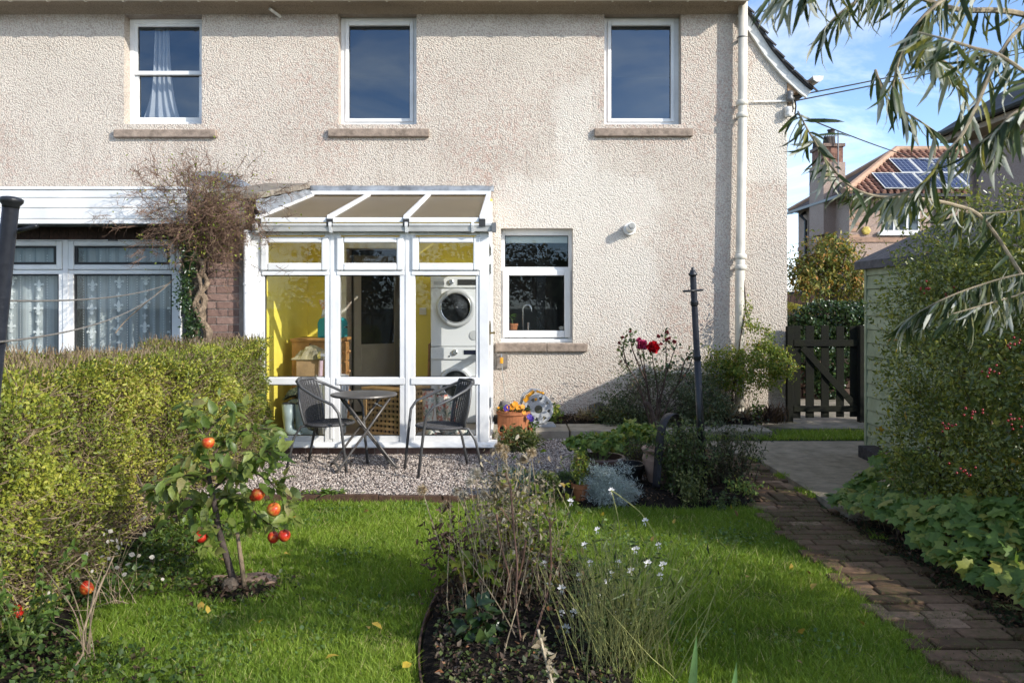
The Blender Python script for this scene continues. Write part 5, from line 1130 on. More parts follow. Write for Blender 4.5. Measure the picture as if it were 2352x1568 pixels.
# wires
m_wire = M('black_cable', (.02,.02,.02), .1, 5, .6)
def wire(a, b, sag, lab, r=.009):
    pts = [a.lerp(b, t)-Vector((0,0,sag*4*t*(1-t))) for t in np.linspace(0,1,24)]; tag(MB().tube(pts, r, 5).build('overhead_wire', m_wire), lab, 'wire', 'overhead wires')
hk = W(1816,234,YW+.12)
wire(W(1818,222,YW+.12), W(3300,-201,24), .45, 'upper of the two overhead wires rising right from the house corner'); wire(hk, W(3300,-194,24.2), .45, 'lower of the two overhead wires rising right from the house corner')
wire(W(1830,262,YW+.1), W(2300,385,30), .3, 'single overhead wire dropping right towards the far roof'); wire(W(1700,497,40), W(1850,487,33), .05, 'faint far wire reaching the far house eaves', .014); wire(W(1700,578,45), W(1850,556,33), .05, 'lowest faint far wire left of the far house', .012)
wb = thing('wire_bracket', 'iron bracket with white insulators holding the overhead wires', 'bracket', W(1812,232,YW))
MB().bar(W(1730,233,YW-.03), W(1822,232,YW-.03), .012, .02).build('arm', m_oldwhite, wb)
for px, py in ((1814,222),(1811,258)):
    f = MB(); c = W(px,py,YW-.05); f.lathe([(.02,-.06),(.042,-.05),(.05,-.02),(.035,0),(.045,.02),(.04,.06),(.02,.07)], c, 14); f.build('insulator', m_oldwhite if py > 240 else m_grey, wb, smooth=True)
f = MB(); f.tube([W(1826,228,YW-.03), W(1828,245,YW), W(1826,262,YW), W(1830,272,YW)], .01, 5); f.tube([W(1820,232,YW-.06),W(1822,250,YW-.06),W(1815,270,YW-.06)], .008, 5); f.build('loop_cable', m_wire, wb)
# ---------------------------------------------------------------- planting
m_bark = M('grey_brown_bark', (.17,.13,.095), .4, 30, .95, .006, 60)
m_twig = M('pale_dry_twig', (.30,.225,.15), .35, 25, .9)
m_dtwig = M('dark_twig', (.085,.055,.04), .4, 25, .9)
m_dead = M('dead_stem', (.22,.15,.095), .4, 25, .9)
m_gstem = M('green_plant_stem', (.13,.17,.05), .3, 25, .7)
L_hedge = LM('privet_leaf', [(0,(.05,.07,.014)),(.3,(.14,.18,.024)),(.6,(.28,.31,.04)),(.85,(.45,.44,.07)),(.94,(.48,.40,.12)),(1,(.26,.15,.06))], .35)
L_ivy = LM('ivy_leaf', [(0,(.012,.03,.010)),(.6,(.03,.065,.018)),(1,(.07,.11,.03))], .15, .3, .5)
L_apple = LM('apple_leaf', [(0,(.08,.14,.028)),(.5,(.18,.25,.05)),(.85,(.30,.34,.09)),(1,(.30,.27,.11))], .45, .4, .4, back=(.20,.26,.12))
L_yel = LM('yellow_green_leaf', [(0,(.08,.14,.02)),(.5,(.18,.245,.035)),(.85,(.32,.34,.055)),(1,(.34,.22,.05))], .4)
L_dark = LM('dark_shrub_leaf', [(0,(.04,.06,.026)),(.6,(.085,.12,.05)),(1,(.20,.22,.11))], .2)
L_gera = LM('geranium_leaf', [(0,(.09,.165,.035)),(.5,(.165,.255,.055)),(.85,(.27,.33,.075)),(1,(.33,.30,.06))], .35, .5)
L_berry = LM('berry_bush_leaf', [(0,(.075,.105,.024)),(.5,(.18,.22,.05)),(.82,(.34,.36,.09)),(.95,(.46,.42,.11)),(1,(.5,.34,.06))], .42, .28, .6)
L_bud = LM('butterfly_bush_leaf', [(0,(.035,.055,.022)),(.6,(.06,.09,.03)),(.88,(.10,.12,.04)),(1,(.28,.26,.05))], .25, .5, .3, back=(.42,.43,.36))
L_silver = LM('silver_leaf', [(0,(.32,.38,.37)),(1,(.58,.64,.62))], .15, .8, .1)
L_blue = LM('blue_grey_leaf', [(0,(.07,.11,.10)),(1,(.19,.25,.23))], .15, .8, .1)
L_peren = LM('perennial_leaf', [(0,(.04,.06,.018)),(.6,(.09,.125,.036)),(1,(.19,.22,.065))], .3)
L_brown = LM('dead_leaf', [(0,(.045,.03,.02)),(.6,(.10,.065,.045)),(1,(.20,.13,.09))], .2, .8, .1)
L_pale = LM('bleached_leaf', [(0,(.22,.17,.11)),(1,(.50,.44,.33))], .3, .8, .1)
L_aut = LM('autumn_leaf', [(0,(.08,.12,.03)),(.45,(.18,.21,.045)),(.8,(.36,.31,.08)),(1,(.48,.23,.06))], .35)
def wob(d, ph=0, k=4.0, a=.16):
    return 1 + a*(np.sin(k*d[:,0]+ph)*np.cos(k*.9*d[:,1]+1.3*ph) + .7*np.sin(k*1.7*d[:,2]+2*ph+d[:,0]*k))
def shell(blobs, n, depth=.3, bumps=.16, k=4.0, hemi=None):
    wts = np.array([b[1][0]*b[1][2] for b in blobs]); idx = RNG.choice(len(blobs), n, p=wts/wts.sum())
    C = np.array([b[0] for b in blobs], float)[idx]; Rr = np.array([b[1] for b in blobs], float)[idx]
    d = unit(n)
    if hemi is not None: d = np.where((d @ np.array(hemi, float) < -.25)[:,None], -d, d)
    r = wob(d, 1.7, k, bumps) * wob(d, 4.1, k*2.6, bumps*.7) * (1 - depth*RNG.random(n)**1.6)
    return C + d*Rr*r[:,None], nrm(d/Rr)
def bush(name, label, cat, blobs, n, T, size, mat, base=None, stems=10, stem_mat=None, depth=.35, bumps=.16, k=4., group=None, stem_r=.006, hemi=(0,-1,.3), drop=0., stand=.5, spread=.8, parent=None, spr=None):
    base = blobs[0][0] if base is None else base
    t = thing(name, label, cat, base, group) if parent is None else parent
    p, o = shell(blobs, n, depth, bumps, k, hemi)
    p = p[p[:,2] > base[2]-.02] if True else p
    o = o[:len(p)] if len(o) != len(p) else o
    f = unit(len(p))*spread + o*stand + np.array([0,0,-drop]); u = o + unit(len(p))*.7 + (0,0,.4)
    Lv = Leaves(); Lv.put(T, p, f, u, RNG.uniform(.7,1.25,len(p))*size)
    if spr: spr(Lv)
    Lv.build('foliage', mat, t)
    if stems:
        mb = MB()
        for i in range(stems):
            b = blobs[i % len(blobs)]; d = Vector(unit(1)[0]); d.z = abs(d.z)*.8+.15; d.y = d.y*.7-.2
            tgt = Vector(b[0]) + Vector((d.x*b[1][0], d.y*b[1][1], d.z*b[1][2]))*random.uniform(.7,1.02)
            st = Vector(base) + Vector((random.gauss(0,.3)*b[1][0], random.gauss(0,.3)*b[1][1], 0)); mid = st.lerp(tgt, .5) + Vector((random.gauss(0,.05), random.gauss(0,.05), .05))
            mb.tube(smooth_pts([st, mid, tgt], 3), [stem_r*(1-.11*j) for j in range(7)], 4, cap=False)
        mb.build('stems', stem_mat or m_dtwig, t)
    return t
# ---- clipped privet hedge
hd = thing('hedge', 'clipped green privet hedge running along the left side with a brown cut top', 'hedge', (-2.85,5.5,zL))
HX0, HX1, HY0, HY1 = -3.42, -2.36, 2.3, 8.0
def htop(x, y): return 1.05 + .022*np.sin(y*9+x*7) + .05*np.sin(y*2.1+x) + .025*np.sin(y*5.3+x*4) - .02*(HY1-y)*.15
def hside(y, z): return -2.37 + .075*np.sin(y*1.9+z*2.1) + .035*np.sin(y*4.7-z*3.7) + .05*np.sin(np.clip(z,0,1.1)/1.1*np.pi) + .10*np.clip((5.6-y)/2.,0,1)
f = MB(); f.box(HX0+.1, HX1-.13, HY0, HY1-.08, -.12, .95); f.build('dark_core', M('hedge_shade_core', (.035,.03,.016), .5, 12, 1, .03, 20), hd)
Lv = Leaves()
n = 118000; y = HY0+(HY1-HY0)*RNG.random(n); z = -.08+1.14*RNG.random(n)**.85
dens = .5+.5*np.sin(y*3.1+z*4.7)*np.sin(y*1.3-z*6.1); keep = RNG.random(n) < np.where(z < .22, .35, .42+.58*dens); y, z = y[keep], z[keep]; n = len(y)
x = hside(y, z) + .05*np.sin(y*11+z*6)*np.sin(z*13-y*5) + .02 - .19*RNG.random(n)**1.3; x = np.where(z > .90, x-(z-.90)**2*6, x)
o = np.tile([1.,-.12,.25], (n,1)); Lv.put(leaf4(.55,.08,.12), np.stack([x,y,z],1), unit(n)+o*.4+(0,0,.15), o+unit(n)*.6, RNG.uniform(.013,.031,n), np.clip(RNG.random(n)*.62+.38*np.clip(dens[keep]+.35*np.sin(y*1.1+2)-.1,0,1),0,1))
n = 52000; x = HX0+(HX1-HX0+.05)*RNG.random(n); y = HY0+(HY1-HY0)*RNG.random(n); z = htop(x,y)-.09*RNG.random(n)-.02; edge = RNG.random(n) < .8+.2*np.clip((x-HX1+.25)/.25,0,1); x,y,z = x[edge],y[edge],z[edge]; n = len(x)
Lv.put(leaf4(.55), np.stack([x,y,z],1), unit(n)+(0,0,.5), unit(n)+(0,0,.8), RNG.uniform(.016,.028,n))
n = 9000; x = HX0+(HX1-HX0)*RNG.random(n); z = -.05+1.1*RNG.random(n); y = HY1+.0-.12*RNG.random(n)+.04*np.sin(x*9+z*7); Lv.put(leaf4(.55), np.stack([x,y,z],1), unit(n), unit(n)+(0,.6,.3), RNG.uniform(.018,.03,n))
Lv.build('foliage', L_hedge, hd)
STICK = [(-.5,0,0),(.5,0,0),(.4,1,0),(-.4,1,0),(0,0,-.5),(0,0,.5),(0,1,.4),(0,1,-.4)], [(0,1,2,3),(4,5,6,7)]
def sticks(Lv, p, d, length, w):
    T0 = np.array(STICK[0]); n = len(p); ln = np.broadcast_to(length, (n,))
    Lv.put(([(a*w, b, c*w) for a, b, c in STICK[0]], STICK[1]), p, d, unit(n), ln)
Lv = Leaves(); n = 6500; x = HX0+.03+(HX1-HX0-.06)*RNG.random(n); y = HY0+(HY1-HY0)*RNG.random(n); z = htop(x,y)-.075*RNG.random(n)-.01
sticks(Lv, np.stack([x,y,z],1), unit(n)*.45+(0,0,1.), RNG.uniform(.03,.075,n), .06)
n = 15000; y = HY0+(HY1-HY0)*RNG.random(n); z = -.08+1.05*RNG.random(n)**1.3; x = hside(y,z)-.04-.10*RNG.random(n); sticks(Lv, np.stack([x,y,z],1), unit(n)+(.3,0,.2), RNG.uniform(.06,.16,n), .03)
Lv.build('cut_twigs', LM('cut_twig', [(0,(.08,.055,.03)),(.5,(.22,.16,.10)),(1,(.38,.30,.20))], .0, .9, .1), hd)
f = MB()
for k in range(26):
    y0 = 3.2+4.6*random.random(); f.tube([(-2.6,y0,-.1),(-2.5+random.gauss(0,.05),y0+random.gauss(0,.08),.15),(-2.45+random.gauss(0,.05),y0+random.gauss(0,.15),.45)], [.016,.011,.005], 5)
f.build('stems', m_bark, hd)
# ---- woody climber with its bare twiggy head
cl = thing('woody_climber', 'old climber with twisted trunk and bare twiggy head by the brick pier', 'climber', (-2.95,7.75,0))
YCL = 7.72
def cp(pts, Y=YCL): return smooth_pts([W(x,y,Y+dy) for x,y,dy in pts], 5)
f = MB()
for pts, r0, r1 in (([(470,800,0),(478,762,.02),(458,730,-.02),(470,690,.03),(452,655,0),(466,610,-.04),(440,570,0),(470,530,0)], .045, .018), ([(452,800,.05),(448,760,0),(468,725,.06),(450,690,-.03),(476,650,.04),(460,615,.02),(486,575,0),(505,530,.03)], .036, .014),
                    ([(440,790,.04),(432,740,.05),(438,690,0),(430,640,.03),(442,590,0),(420,540,0)], .018, .010), ([(462,740,-.06),(445,700,-.07),(462,660,-.05),(450,620,-.06)], .02, .012)):
    P = cp(pts); f.tube(P, [r0+(r1-r0)*i/(len(P)-1)+.004*sin(i*1.7) for i in range(len(P))], 8)
f.build('trunk', M('pale_shaggy_bark', (.27,.20,.135), .5, 22, .95, .02, 35), cl)
f = MB(); rs = random.Random(3); cc = W(468,492,YCL)
def tw(p, d, l, r, lev):
    pts = [Vector(p)]; d = Vector(d).normalized(); sg = 4
    for i in range(sg):
        d = (d+Vector((rs.gauss(0,.28),rs.gauss(0,.28),rs.gauss(0,.28)))).normalized(); pts.append(pts[-1]+d*l/sg)
    f.tube(pts, [r*(1-.17*i) for i in range(sg+1)], 3, cap=False)
    if lev:
        for q in (1,2,3,4): 
            for _ in range(2): tw(pts[q], d+Vector((rs.gauss(0,.9),rs.gauss(0,.9),rs.gauss(0,.7)+.05)), l*rs.uniform(.45,.75), r*.6, lev-1)
for k in range(40):
    a = rs.random()*6.28; st = W(462+rs.gauss(0,22), 560+rs.gauss(0,18), YCL+rs.gauss(0,.05)); d = Vector((cos(a)*.85, sin(a)*.45-.1, rs.uniform(.05,1.2))); tw(st, d, rs.uniform(.15,.29), .0052, 2)
for k in range(640):
    d = Vector((rs.gauss(0,.25), rs.gauss(0,.18)-.08, rs.gauss(0,.20))); tw(cc+d, d+Vector((rs.gauss(0,.2),rs.gauss(0,.2),rs.gauss(0,.2)+.05)), rs.uniform(.10,.22), .0034, 1)
f.build('twigs', M('reddish_brown_twig', (.215,.13,.085), .4, 15, .9), cl)
f = MB()
for k in range(16):
    a = W(330+rs.random()*280, 440+rs.random()*60, YCL+rs.gauss(0,.1)); 
    twig(f, cc+Vector((rs.gauss(0,.25),0,.1)), (rs.gauss(0,1),-.2,abs(rs.gauss(0,.6))+.1), .55, .0026, 3, .3, 7)
f.tube(cp([(400,640,0),(365,670,-.1),(330,700,-.1),(290,735,-.15),(265,765,-.2)]), .005, 4); f.build('long_shoots', m_twig, cl)
Lv = Leaves(); n = 1500; p = np.array(cc)+RNG.normal(size=(n,3))*(.27,.18,.22); Lv.put(leaf4(.6), p, unit(n)+(0,0,-.3), unit(n)+(0,-.5,.4), RNG.uniform(.018,.032,n), RNG.random(n)*.5+.45)
n = 150; p = np.array(W(436,558,YCL-.12))+RNG.normal(size=(n,3))*(.16,.08,.10); Lv.put(leaf4(.65), p, unit(n)+(0,-.3,-.2), unit(n)+(0,-.5,.4), RNG.uniform(.022,.04,n), RNG.random(n)*.4+.5)
Lv.build('foliage', L_yel, cl)
Lv = Leaves(); n = 1500; t = RNG.random(n); yy = 800-255*t; xx = 432+8*np.sin(t*9)+RNG.normal(size=n)*(11-3*t)
p = np.stack([(xx-CX)*(YCL-.1)/S, YCL-.1+RNG.normal(size=n)*.05, CZ-(yy-HY)*(YCL-.1)/S],1); Lv.put(leaf4(.6), p, unit(n)+(0,-.4,.1), unit(n)+(0,-.8,.3), RNG.uniform(.02,.042,n)); Lv.build('ivy', L_ivy, cl)
# ---- apple tree
ap = thing('apple_tree', 'small young apple tree with red apples leaning over the lawn', 'apple tree', G(540,1350,zL))
YA_ = 4.36
def tp_(pts, Y=YA_, m=5): return smooth_pts([W(x,y,Y+dy) for x,y,dy in pts], m)
br_px = [([(541,1352,0),(524,1290,0),(505,1225,0),(494,1165,0),(483,1115,0),(478,1068,.02),(471,1020,0),(468,965,.02)], .019, .007),
 ([(486,1125,0),(530,1090,-.05),(565,1078,-.1),(612,1100,-.12),(650,1140,-.12),(672,1175,-.1)], .008, .003), ([(492,1152,0),(450,1150,.08),(415,1168,.1),(372,1186,.12)], .007, .003),
 ([(484,1110,0),(440,1090,-.06),(402,1100,-.1),(388,1125,-.12)], .006, .002), ([(478,1060,0),(520,1010,.08),(570,985,.1),(625,985,.12)], .007, .003), ([(472,1010,0),(452,975,-.05),(442,940,-.06)], .005, .002),
 ([(490,1150,0),(530,1140,.1),(560,1150,.12),(600,1190,.14),(640,1215,.15)], .006, .003), ([(472,1000,0),(505,960,.05),(540,935,.06)], .005,.002), ([(565,1078,-.1),(590,1050,-.14),(615,1035,-.16)], .004,.002), ([(500,1200,0),(478,1215,-.04),(464,1225,-.05)], .003,.0015)]
f = MB(); trunkP = tp_(br_px[0][0]); f.tube(trunkP, [.020-.012*i/(len(trunkP)-1) for i in range(len(trunkP))], 9); f.build('trunk', M('dark_apple_bark', (.075,.055,.045), .5, 25, .85, .006, 60), ap, smooth=True)
f = MB(); allP = []
for pts, r0, r1 in br_px[1:]:
    P = tp_(pts); allP += [(P[i], (P[min(i+1,len(P)-1)]-P[max(i-1,0)]).normalized()) for i in range(2,len(P))]; f.tube(P, [r0+(r1-r0)*i/(len(P)-1) for i in range(len(P))], 6)
    for i in range(3, len(P), 3): allP += [(q, (q-P[i]).normalized() if (q-P[i]).length > 0 else Vector((0,0,1))) for q in twig(f, P[i], (random.gauss(0,1),random.gauss(0,1)-.2,random.gauss(0,.5)+.3), .10, .0025, 4, .2, 3)[1:]]
f.build('branches', m_dtwig, ap)
allP += [(trunkP[i], Vector((0,0,1))) for i in range(len(trunkP)-12, len(trunkP))]
idx = RNG.integers(0, len(allP), 640); P = np.array([allP[i][0] for i in idx]); D = np.array([allP[i][1] for i in idx]); P += RNG.normal(size=P.shape)*.02
Lv = Leaves(); n = len(P); fw = unit(n)*.9+D*.45+(0,-.1,-.15); Lv.put(leaf8(.5,.07,.25,.8), P, fw, np.tile([0,-.35,1.],(n,1))+RNG.normal(size=(n,3))*.35, RNG.uniform(.05,.098,n)); Lv.build('foliage', L_apple, ap)
n = NT('red_apple_skin'); p_ = n.pos('obj'); ar_ = n.n('ShaderNodeObjectInfo').outputs['Random']; c = n.ramp(n.math('ADD', n.noise(20,6,.7,p_), n.math('MULTIPLY', n.math('SUBTRACT', ar_, .66), .26)), [(.32,(.34,.012,.010)),(.48,(.46,.035,.015)),(.6,(.52,.16,.03)),(.72,(.56,.34,.06))]); n.surf(c, .36, None, 0, .4); m_appleskin = n.m
def apple_mesh(nm, r, mat):
    f = MB(); prof = [(.0001,-.78),(.22,-.86),(.55,-.76),(.86,-.35),(1,.08),(.93,.5),(.66,.80),(.34,.84),(.12,.70),(.0001,.60)]; f.lathe([(a*r,b*r) for a,b in prof], (0,0,0), 18)
    m = bpy.data.meshes.new(nm); m.from_pydata(f.v,[],f.f); m.validate(); m.materials.append(mat); m.polygons.foreach_set('use_smooth',[True]*len(m.polygons)); return m
am = apple_mesh('apple', .033, m_appleskin)
def stalk(parent, c, r):
    f = MB(); f.tube([c+Vector((0,0,r*.6)), c+Vector((.004,0,r*1.2)), c+Vector((.002,0,r*1.7))], .0018, 4); return f.build('stalk', m_dtwig, parent)
for px, py, dy, s in ((478,1017,-.10,1),(593,1135,-.16,1.05),(629,1170,-.17,1.08),(628,1234,-.05,.95),(653,1230,-.09,.98),(462,1233,-.08,.98),(583,1142,.05,.7)):
    c = W(px,py,YA_+dy); o = put(am, c, random.random()*6, ap, random.gauss(0,.3), random.gauss(0,.3), 'apple'); o.scale = (s,s,s); stalk(ap, c, .033)
for px, py, z, lab in ((198,1350,.015,'red and yellow windfall apple caught low among the dry twigs by the hedge'),(35,1405,-.02,'red apple low at the left edge beside the hedge foot')):
    g_ = G(px,py,z); o = put(am, g_, 1, None, .5, .8, 'windfall_apple'); o.scale = (1.05,)*3; tag(o, lab, 'apple', 'windfall apples by the hedge')
stk = MB(); stk.tube([W(563,1358,4.3), W(556,1300,4.31), W(545,1222,4.34)], [.014,.013,.010], 7); tag(stk.build('tree_stake', M('weathered_stake', (.22,.16,.10), .4, 30, .9, .005, 60), None, smooth=True), 'short weathered wooden stake beside the apple trunk', 'stake')
rock('edging_stone', G(588,1330,-.085), .125, M('terracotta_stone', (.36,.24,.17), .3, 14, .95, .006, 60), 'flat terracotta half round stone behind the apple trunk', 'stone', (1,.75,.22), 4)
rock('edging_stone', G(512,1328,-.085), .07, bpy.data.materials['terracotta_stone'], 'small flat terracotta stone left of the apple trunk', 'stone', (1,.7,.25), 8)
f = MB(); f.grid(lambda u, v: (-1.45+.24*(u*2-1), 4.33+.19*(v*2-1), zL-.012+.05*max(0,1-((u*2-1)**2+(v*2-1)**2)**.7)*(1+.3*sin(u*19)*sin(v*23))-.0), 14, 14); struct(f.build('apple_tree_soil', m_soil, smooth=True))
rock('burr_knot', G(528,1345,-.06), .045, m_bark, 'knobbly old graft stump at the foot of the apple trunk', 'stump', (1,.9,1.1), 9)
# ---- dry stems at bottom left, honesty pods, low weeds
ds = thing('dry_fan_plant', 'fan of pale dry stems standing at the bottom left by the hedge', 'dry plant', G(185,1520,zL))
f = MB(); Yd = 3.45; b0 = W(200,1500,Yd)
for x, y in ((98,1300),(118,1330),(150,1320),(240,1290),(262,1275),(205,1330),(95,1420),(225,1330)):
    P = smooth_pts([b0+Vector((random.gauss(0,.02),random.gauss(0,.02),-.05)), W(198+(x-198)*.3,1490+(y-1500)*.45,Yd), W(x,y,Yd+.1)], 5); f.tube(P, .0021, 4)
f.tube(smooth_pts([W(160,1545,3.3),W(190,1500,3.35),W(192,1450,3.35),W(212,1390,3.4),W(240,1320,3.5)],5), .0032, 5)
f.build('stems', m_twig, ds)
hp = thing('honesty_plant', 'dead honesty plant with papery white seed pods at the hedge foot', 'dry plant', G(270,1400,zL)); f = MB(); Yh = 4.0; tips = []
for k in range(16):
    P = twig(f, W(265+random.gauss(0,25),1385,Yh), (random.gauss(0,.35),-.1,1), .28+.18*random.random(), .002, 3, .25, 6); tips += P[3:]
f.build('stems', m_twig, hp)
Lv = Leaves(); k_ = 38; idx = RNG.integers(0,len(tips),k_); P = np.array([tips[i] for i in idx])+RNG.normal(size=(k_,3))*.015; Lv.put(leaf8(.75,.0,.05,.9), P, unit(k_), unit(k_)+(0,-.6,0), RNG.uniform(.018,.032,k_)); Lv.build('seed_pods', M('papery_pod', (.42,.38,.31), .25, 30, .8), hp)
def cover(name, n, pts, T, size, mat, lift=.05, up=1.2):
    Lv = Leaves(); p = pts(n); n = len(p); p[:,2] += lift*RNG.random(n); Lv.put(T, p, unit(n)+(0,0,.25), unit(n)*.6+(0,0,up), RNG.uniform(.6,1.3,n)*size); return struct(Lv.build(name, mat), 'stuff')
def strip(n):
    y = 2.9+2.6*RNG.random(n)**1.1; w_ = (.55+.28*np.sin(y*2.7)+.22*np.sin(y*6.1))*(1 - np.clip((y-4.3)/1.8,0,.9)); x = -2.30+w_*RNG.random(n)**1.2*1.2; return np.stack([x,y,np.full(n,zL)],1)
cover('hedge_foot_weeds', 3800, strip, leaf4(.8), .030, LM('weed_leaf', [(0,(.03,.06,.015)),(.6,(.07,.12,.028)),(1,(.15,.20,.05))], .3), .07)
cover('leaf_litter', 1700, strip, leaf4(.6,.05,.4), .03, L_brown, .03)
f = MB(); f.grid(lambda u, v: (-2.55+u*(.55+.25*sin(v*7)+.12*sin(v*19))*(1-.55*v), 2.4+v*4, zL-.004+.02*sin(u*pi)), 8, 40); struct(f.build('hedge_foot_soil', m_soil, smooth=True))
sg = thing('leafy_shoot', 'upright leafy green shoot at the bottom left edge', 'shoot', G(70,1500,zL)); f = MB(); tips = []
for k in range(9): tips += twig(f, W(60+random.gauss(0,28),1480,3.4), (random.gauss(0,.25)+.1,random.gauss(0,.2),1), .32+.12*random.random(), .003, 4, .15, 7)[1:]
f.build('stems', m_gstem, sg); idx = RNG.integers(0,len(tips),150); P = np.array([tips[i] for i in idx]); Lv = Leaves(); Lv.put(leaf8(.5), P, unit(150)+(0,-.1,.3), unit(150)*.5+(0,-.4,1), RNG.uniform(.025,.05,150)); Lv.build('foliage', LM('shoot_leaf', [(0,(.05,.10,.02)),(1,(.13,.21,.04))], .35), sg)
dw = thing('dandelion_clump', 'pale green dandelion clump at the edge of the gravel', 'weed', G(745,1135,-.06)); Lv = Leaves(); n = 46; a = RNG.random(n)*6.28; c0 = np.array(G(750,1135,-.055)); Lv.put(leaf8(.3,.05,.35), c0+np.stack([RNG.normal(size=n)*.10,RNG.normal(size=n)*.03,np.zeros(n)],1), np.stack([np.cos(a),np.sin(a),RNG.random(n)*.9+.2],1), np.tile([0,0,1.],(n,1)), RNG.uniform(.06,.11,n)); Lv.build('foliage', L_gera, dw)
# ---- middle bed
def in_bed(x, y): return ((x-.03-.10*(4.0-y)*.3)/.46)**2 + ((y-3.75)/1.22)**2 < 1
f = MB(); f.grid(lambda u, v: (.03+.075+.47*(u*2-1)*sqrt(max(0,1-(v*2-1)**2))-.02*v*3, 3.75+1.22*(v*2-1), zL+.012+.05*(1-(v*2-1)**2)*(1-(u*2-1)**2)+.008*sin(u*31+v*17)), 24, 36); struct(f.build('bed_soil', m_soil, smooth=True))
eg = MB(); pts = [(.03+.075-.485*sqrt(max(0,1-t*t))-.02*(t+1)*1.5, 3.75+1.23*t, zL) for t in np.linspace(-.95,.6,30)]; vs = [(x,y,zL-.05) for x,y,z in pts]+[(x,y,zL+.028) for x,y,z in pts]; eg.add(vs, [(i,i+1,i+31,i+30) for i in range(29)])
cover('apple_foot_weeds', 260, lambda n: np.stack([-1.45+RNG.normal(size=n)*.17, 4.33+RNG.normal(size=n)*.13, np.full(n,zL)],1), leaf4(.7), .028, L_peren, .05)
cover('apple_foot_litter', 160, lambda n: np.stack([-1.45+RNG.normal(size=n)*.12, 4.30+RNG.normal(size=n)*.09, np.full(n,zL+.025)],1), leaf4(.6,.05,.4), .03, L_brown, .02)
tag(eg.build('bed_edging', m_kerbwood, None, False, 0, .008), 'thin rusty edging strip along the left side of the middle bed', 'edging')
def bedpts(n):
    t = RNG.random(n)*6.28; r = np.sqrt(RNG.random(n)); x = .08+.42*r*np.cos(t); y = 3.8+1.1*r*np.sin(t); return np.stack([x,y,np.full(n,zL+.04)],1)
cover('bed_litter', 3400, bedpts, leaf4(.6,.05,.4), .028, LM('bed_litter_leaf', [(0,(.03,.022,.018)),(.6,(.09,.065,.05)),(.88,(.2,.16,.12)),(1,(.3,.12,.05))], .1, .9, .1), .03)
cover('bed_seedlings', 2600, bedpts, leaf4(.8), .024, L_peren, .03)
gt2 = thing('globe_thistles', 'dead globe thistles with spiky round seed heads rising from the middle bed', 'seed heads', (.0,4.1,zL))
YE = 4.1
heads = [(205,368,14,0),(355,468,14,0),(535,270,17,1),(585,400,14,1),(700,345,17,0),(680,103,13,0),(722,118,12,0),(882,138,14,0),(835,180,12,0),(712,160,10,0),(415,380,11,1),(458,400,14,1),(840,690,15,2),(500,320,12,1)]
f = MB(); SPK = [(-.05,.35,0),(.05,.35,0),(0,1,0),(0,.35,.05),(0,.35,-.05)], [(0,1,2),(3,4,2)]
L_head = LM('seed_head_spike', [(0,(.34,.25,.14)),(.6,(.54,.42,.26)),(1,(.70,.60,.45))], .1, .8, .1); L_headw = LM('pale_seed_head', [(0,(.42,.36,.28)),(1,(.72,.68,.6))], .1, .8, .1); L_headg = LM('grey_seed_head', [(0,(.15,.14,.16)),(1,(.3,.29,.32))], .1, .8, .1)
for hx, hy, r, kind in heads:
    px, py = (950+hx/2.541)*.9408, (1050+hy/2.541)*.9408; Yh = YE+RNG.normal()*.12; c = W(px,py,Yh); b = Vector((c.x*.55+RNG.normal()*.05+.02, YE+RNG.normal()*.1, zL))
    P = smooth_pts([b, b.lerp(c,.55)+Vector((RNG.normal()*.03,0,.0)), c], 5); f.tube(P, [.0042-.0002*i for i in range(len(P))], 4); rr_ = r*.95*Yh/S
    Lv = Leaves(); k = 260; d = unit(k); Lv.put(SPK, np.tile(c,(k,1)), d, unit(k), rr_*1.15*RNG.uniform(.8,1.1,k)); o = Lv.build('seed_head', (L_head,L_headw,L_headg)[kind], gt2)
for k in range(90):
    b = Vector((RNG.normal()*.13-.02, YE+RNG.normal()*.22, zL)); twig(f, b, (RNG.normal()*.18,RNG.normal()*.12,1), .35+.38*RNG.random(), .0032, 4, .07, 6)
f.build('stems', M('straw_stem', (.42,.33,.21), .45, 25, .9), gt2)
f = MB(); tips = []
for pts in ([(1205,1560,-.6),(1195,1460,-.55),(1185,1380,-.5),(1188,1300,-.45),(1180,1210,-.4),(1172,1110,-.4)],[(1150,1490,-.3),(1158,1380,-.3),(1170,1330,-.3),(1150,1250,-.3),(1140,1180,-.3)],[(1222,1480,-.6),(1262,1340,-.4),(1265,1260,-.4),(1262,1190,-.4)],[(1190,1330,-.4),(1200,1290,-.42),(1208,1240,-.45)]):
    f.tube(smooth_pts([W(x,y,YE+dy) for x,y,dy in pts],4), .0048, 5)
for x0,y0,x1,y1 in ((1173,1120,1160,1085),(1176,1150,1195,1110),(1262,1200,1248,1175),(1263,1215,1275,1185),(1180,1210,1150,1165)): f.tube([W(x0,y0,YE-.4),W(x1,y1,YE-.42)], .003, 4)
f.build('bare_shoots', M('red_brown_shoot', (.23,.125,.08), .4, 25, .8), gt2)
Lv = Leaves()      # withered leaves: a ragged brown mass round the stems with paler bits above
def mass(n, c, s): return np.array(c)+RNG.normal(size=(n,3))*np.array(s)
n = 1300; p = mass(n, (-.03,4.1,.05), (.13,.17,.12)); p[:,2] = np.maximum(p[:,2], zL+.01); Lv.put(leaf8(.5,.1,.6), p, unit(n)+(0,0,-.5), unit(n), RNG.uniform(.012,.042,n))
n = 420; p = mass(n, (-.30,4.05,.18), (.06,.08,.12)); p[:,2] = np.maximum(p[:,2], zL+.01); Lv.put(leaf8(.4,.1,.6), p, unit(n)+(0,0,-.5), unit(n), RNG.uniform(.015,.045,n))
Lv.build('withered_leaves', L_brown, gt2)
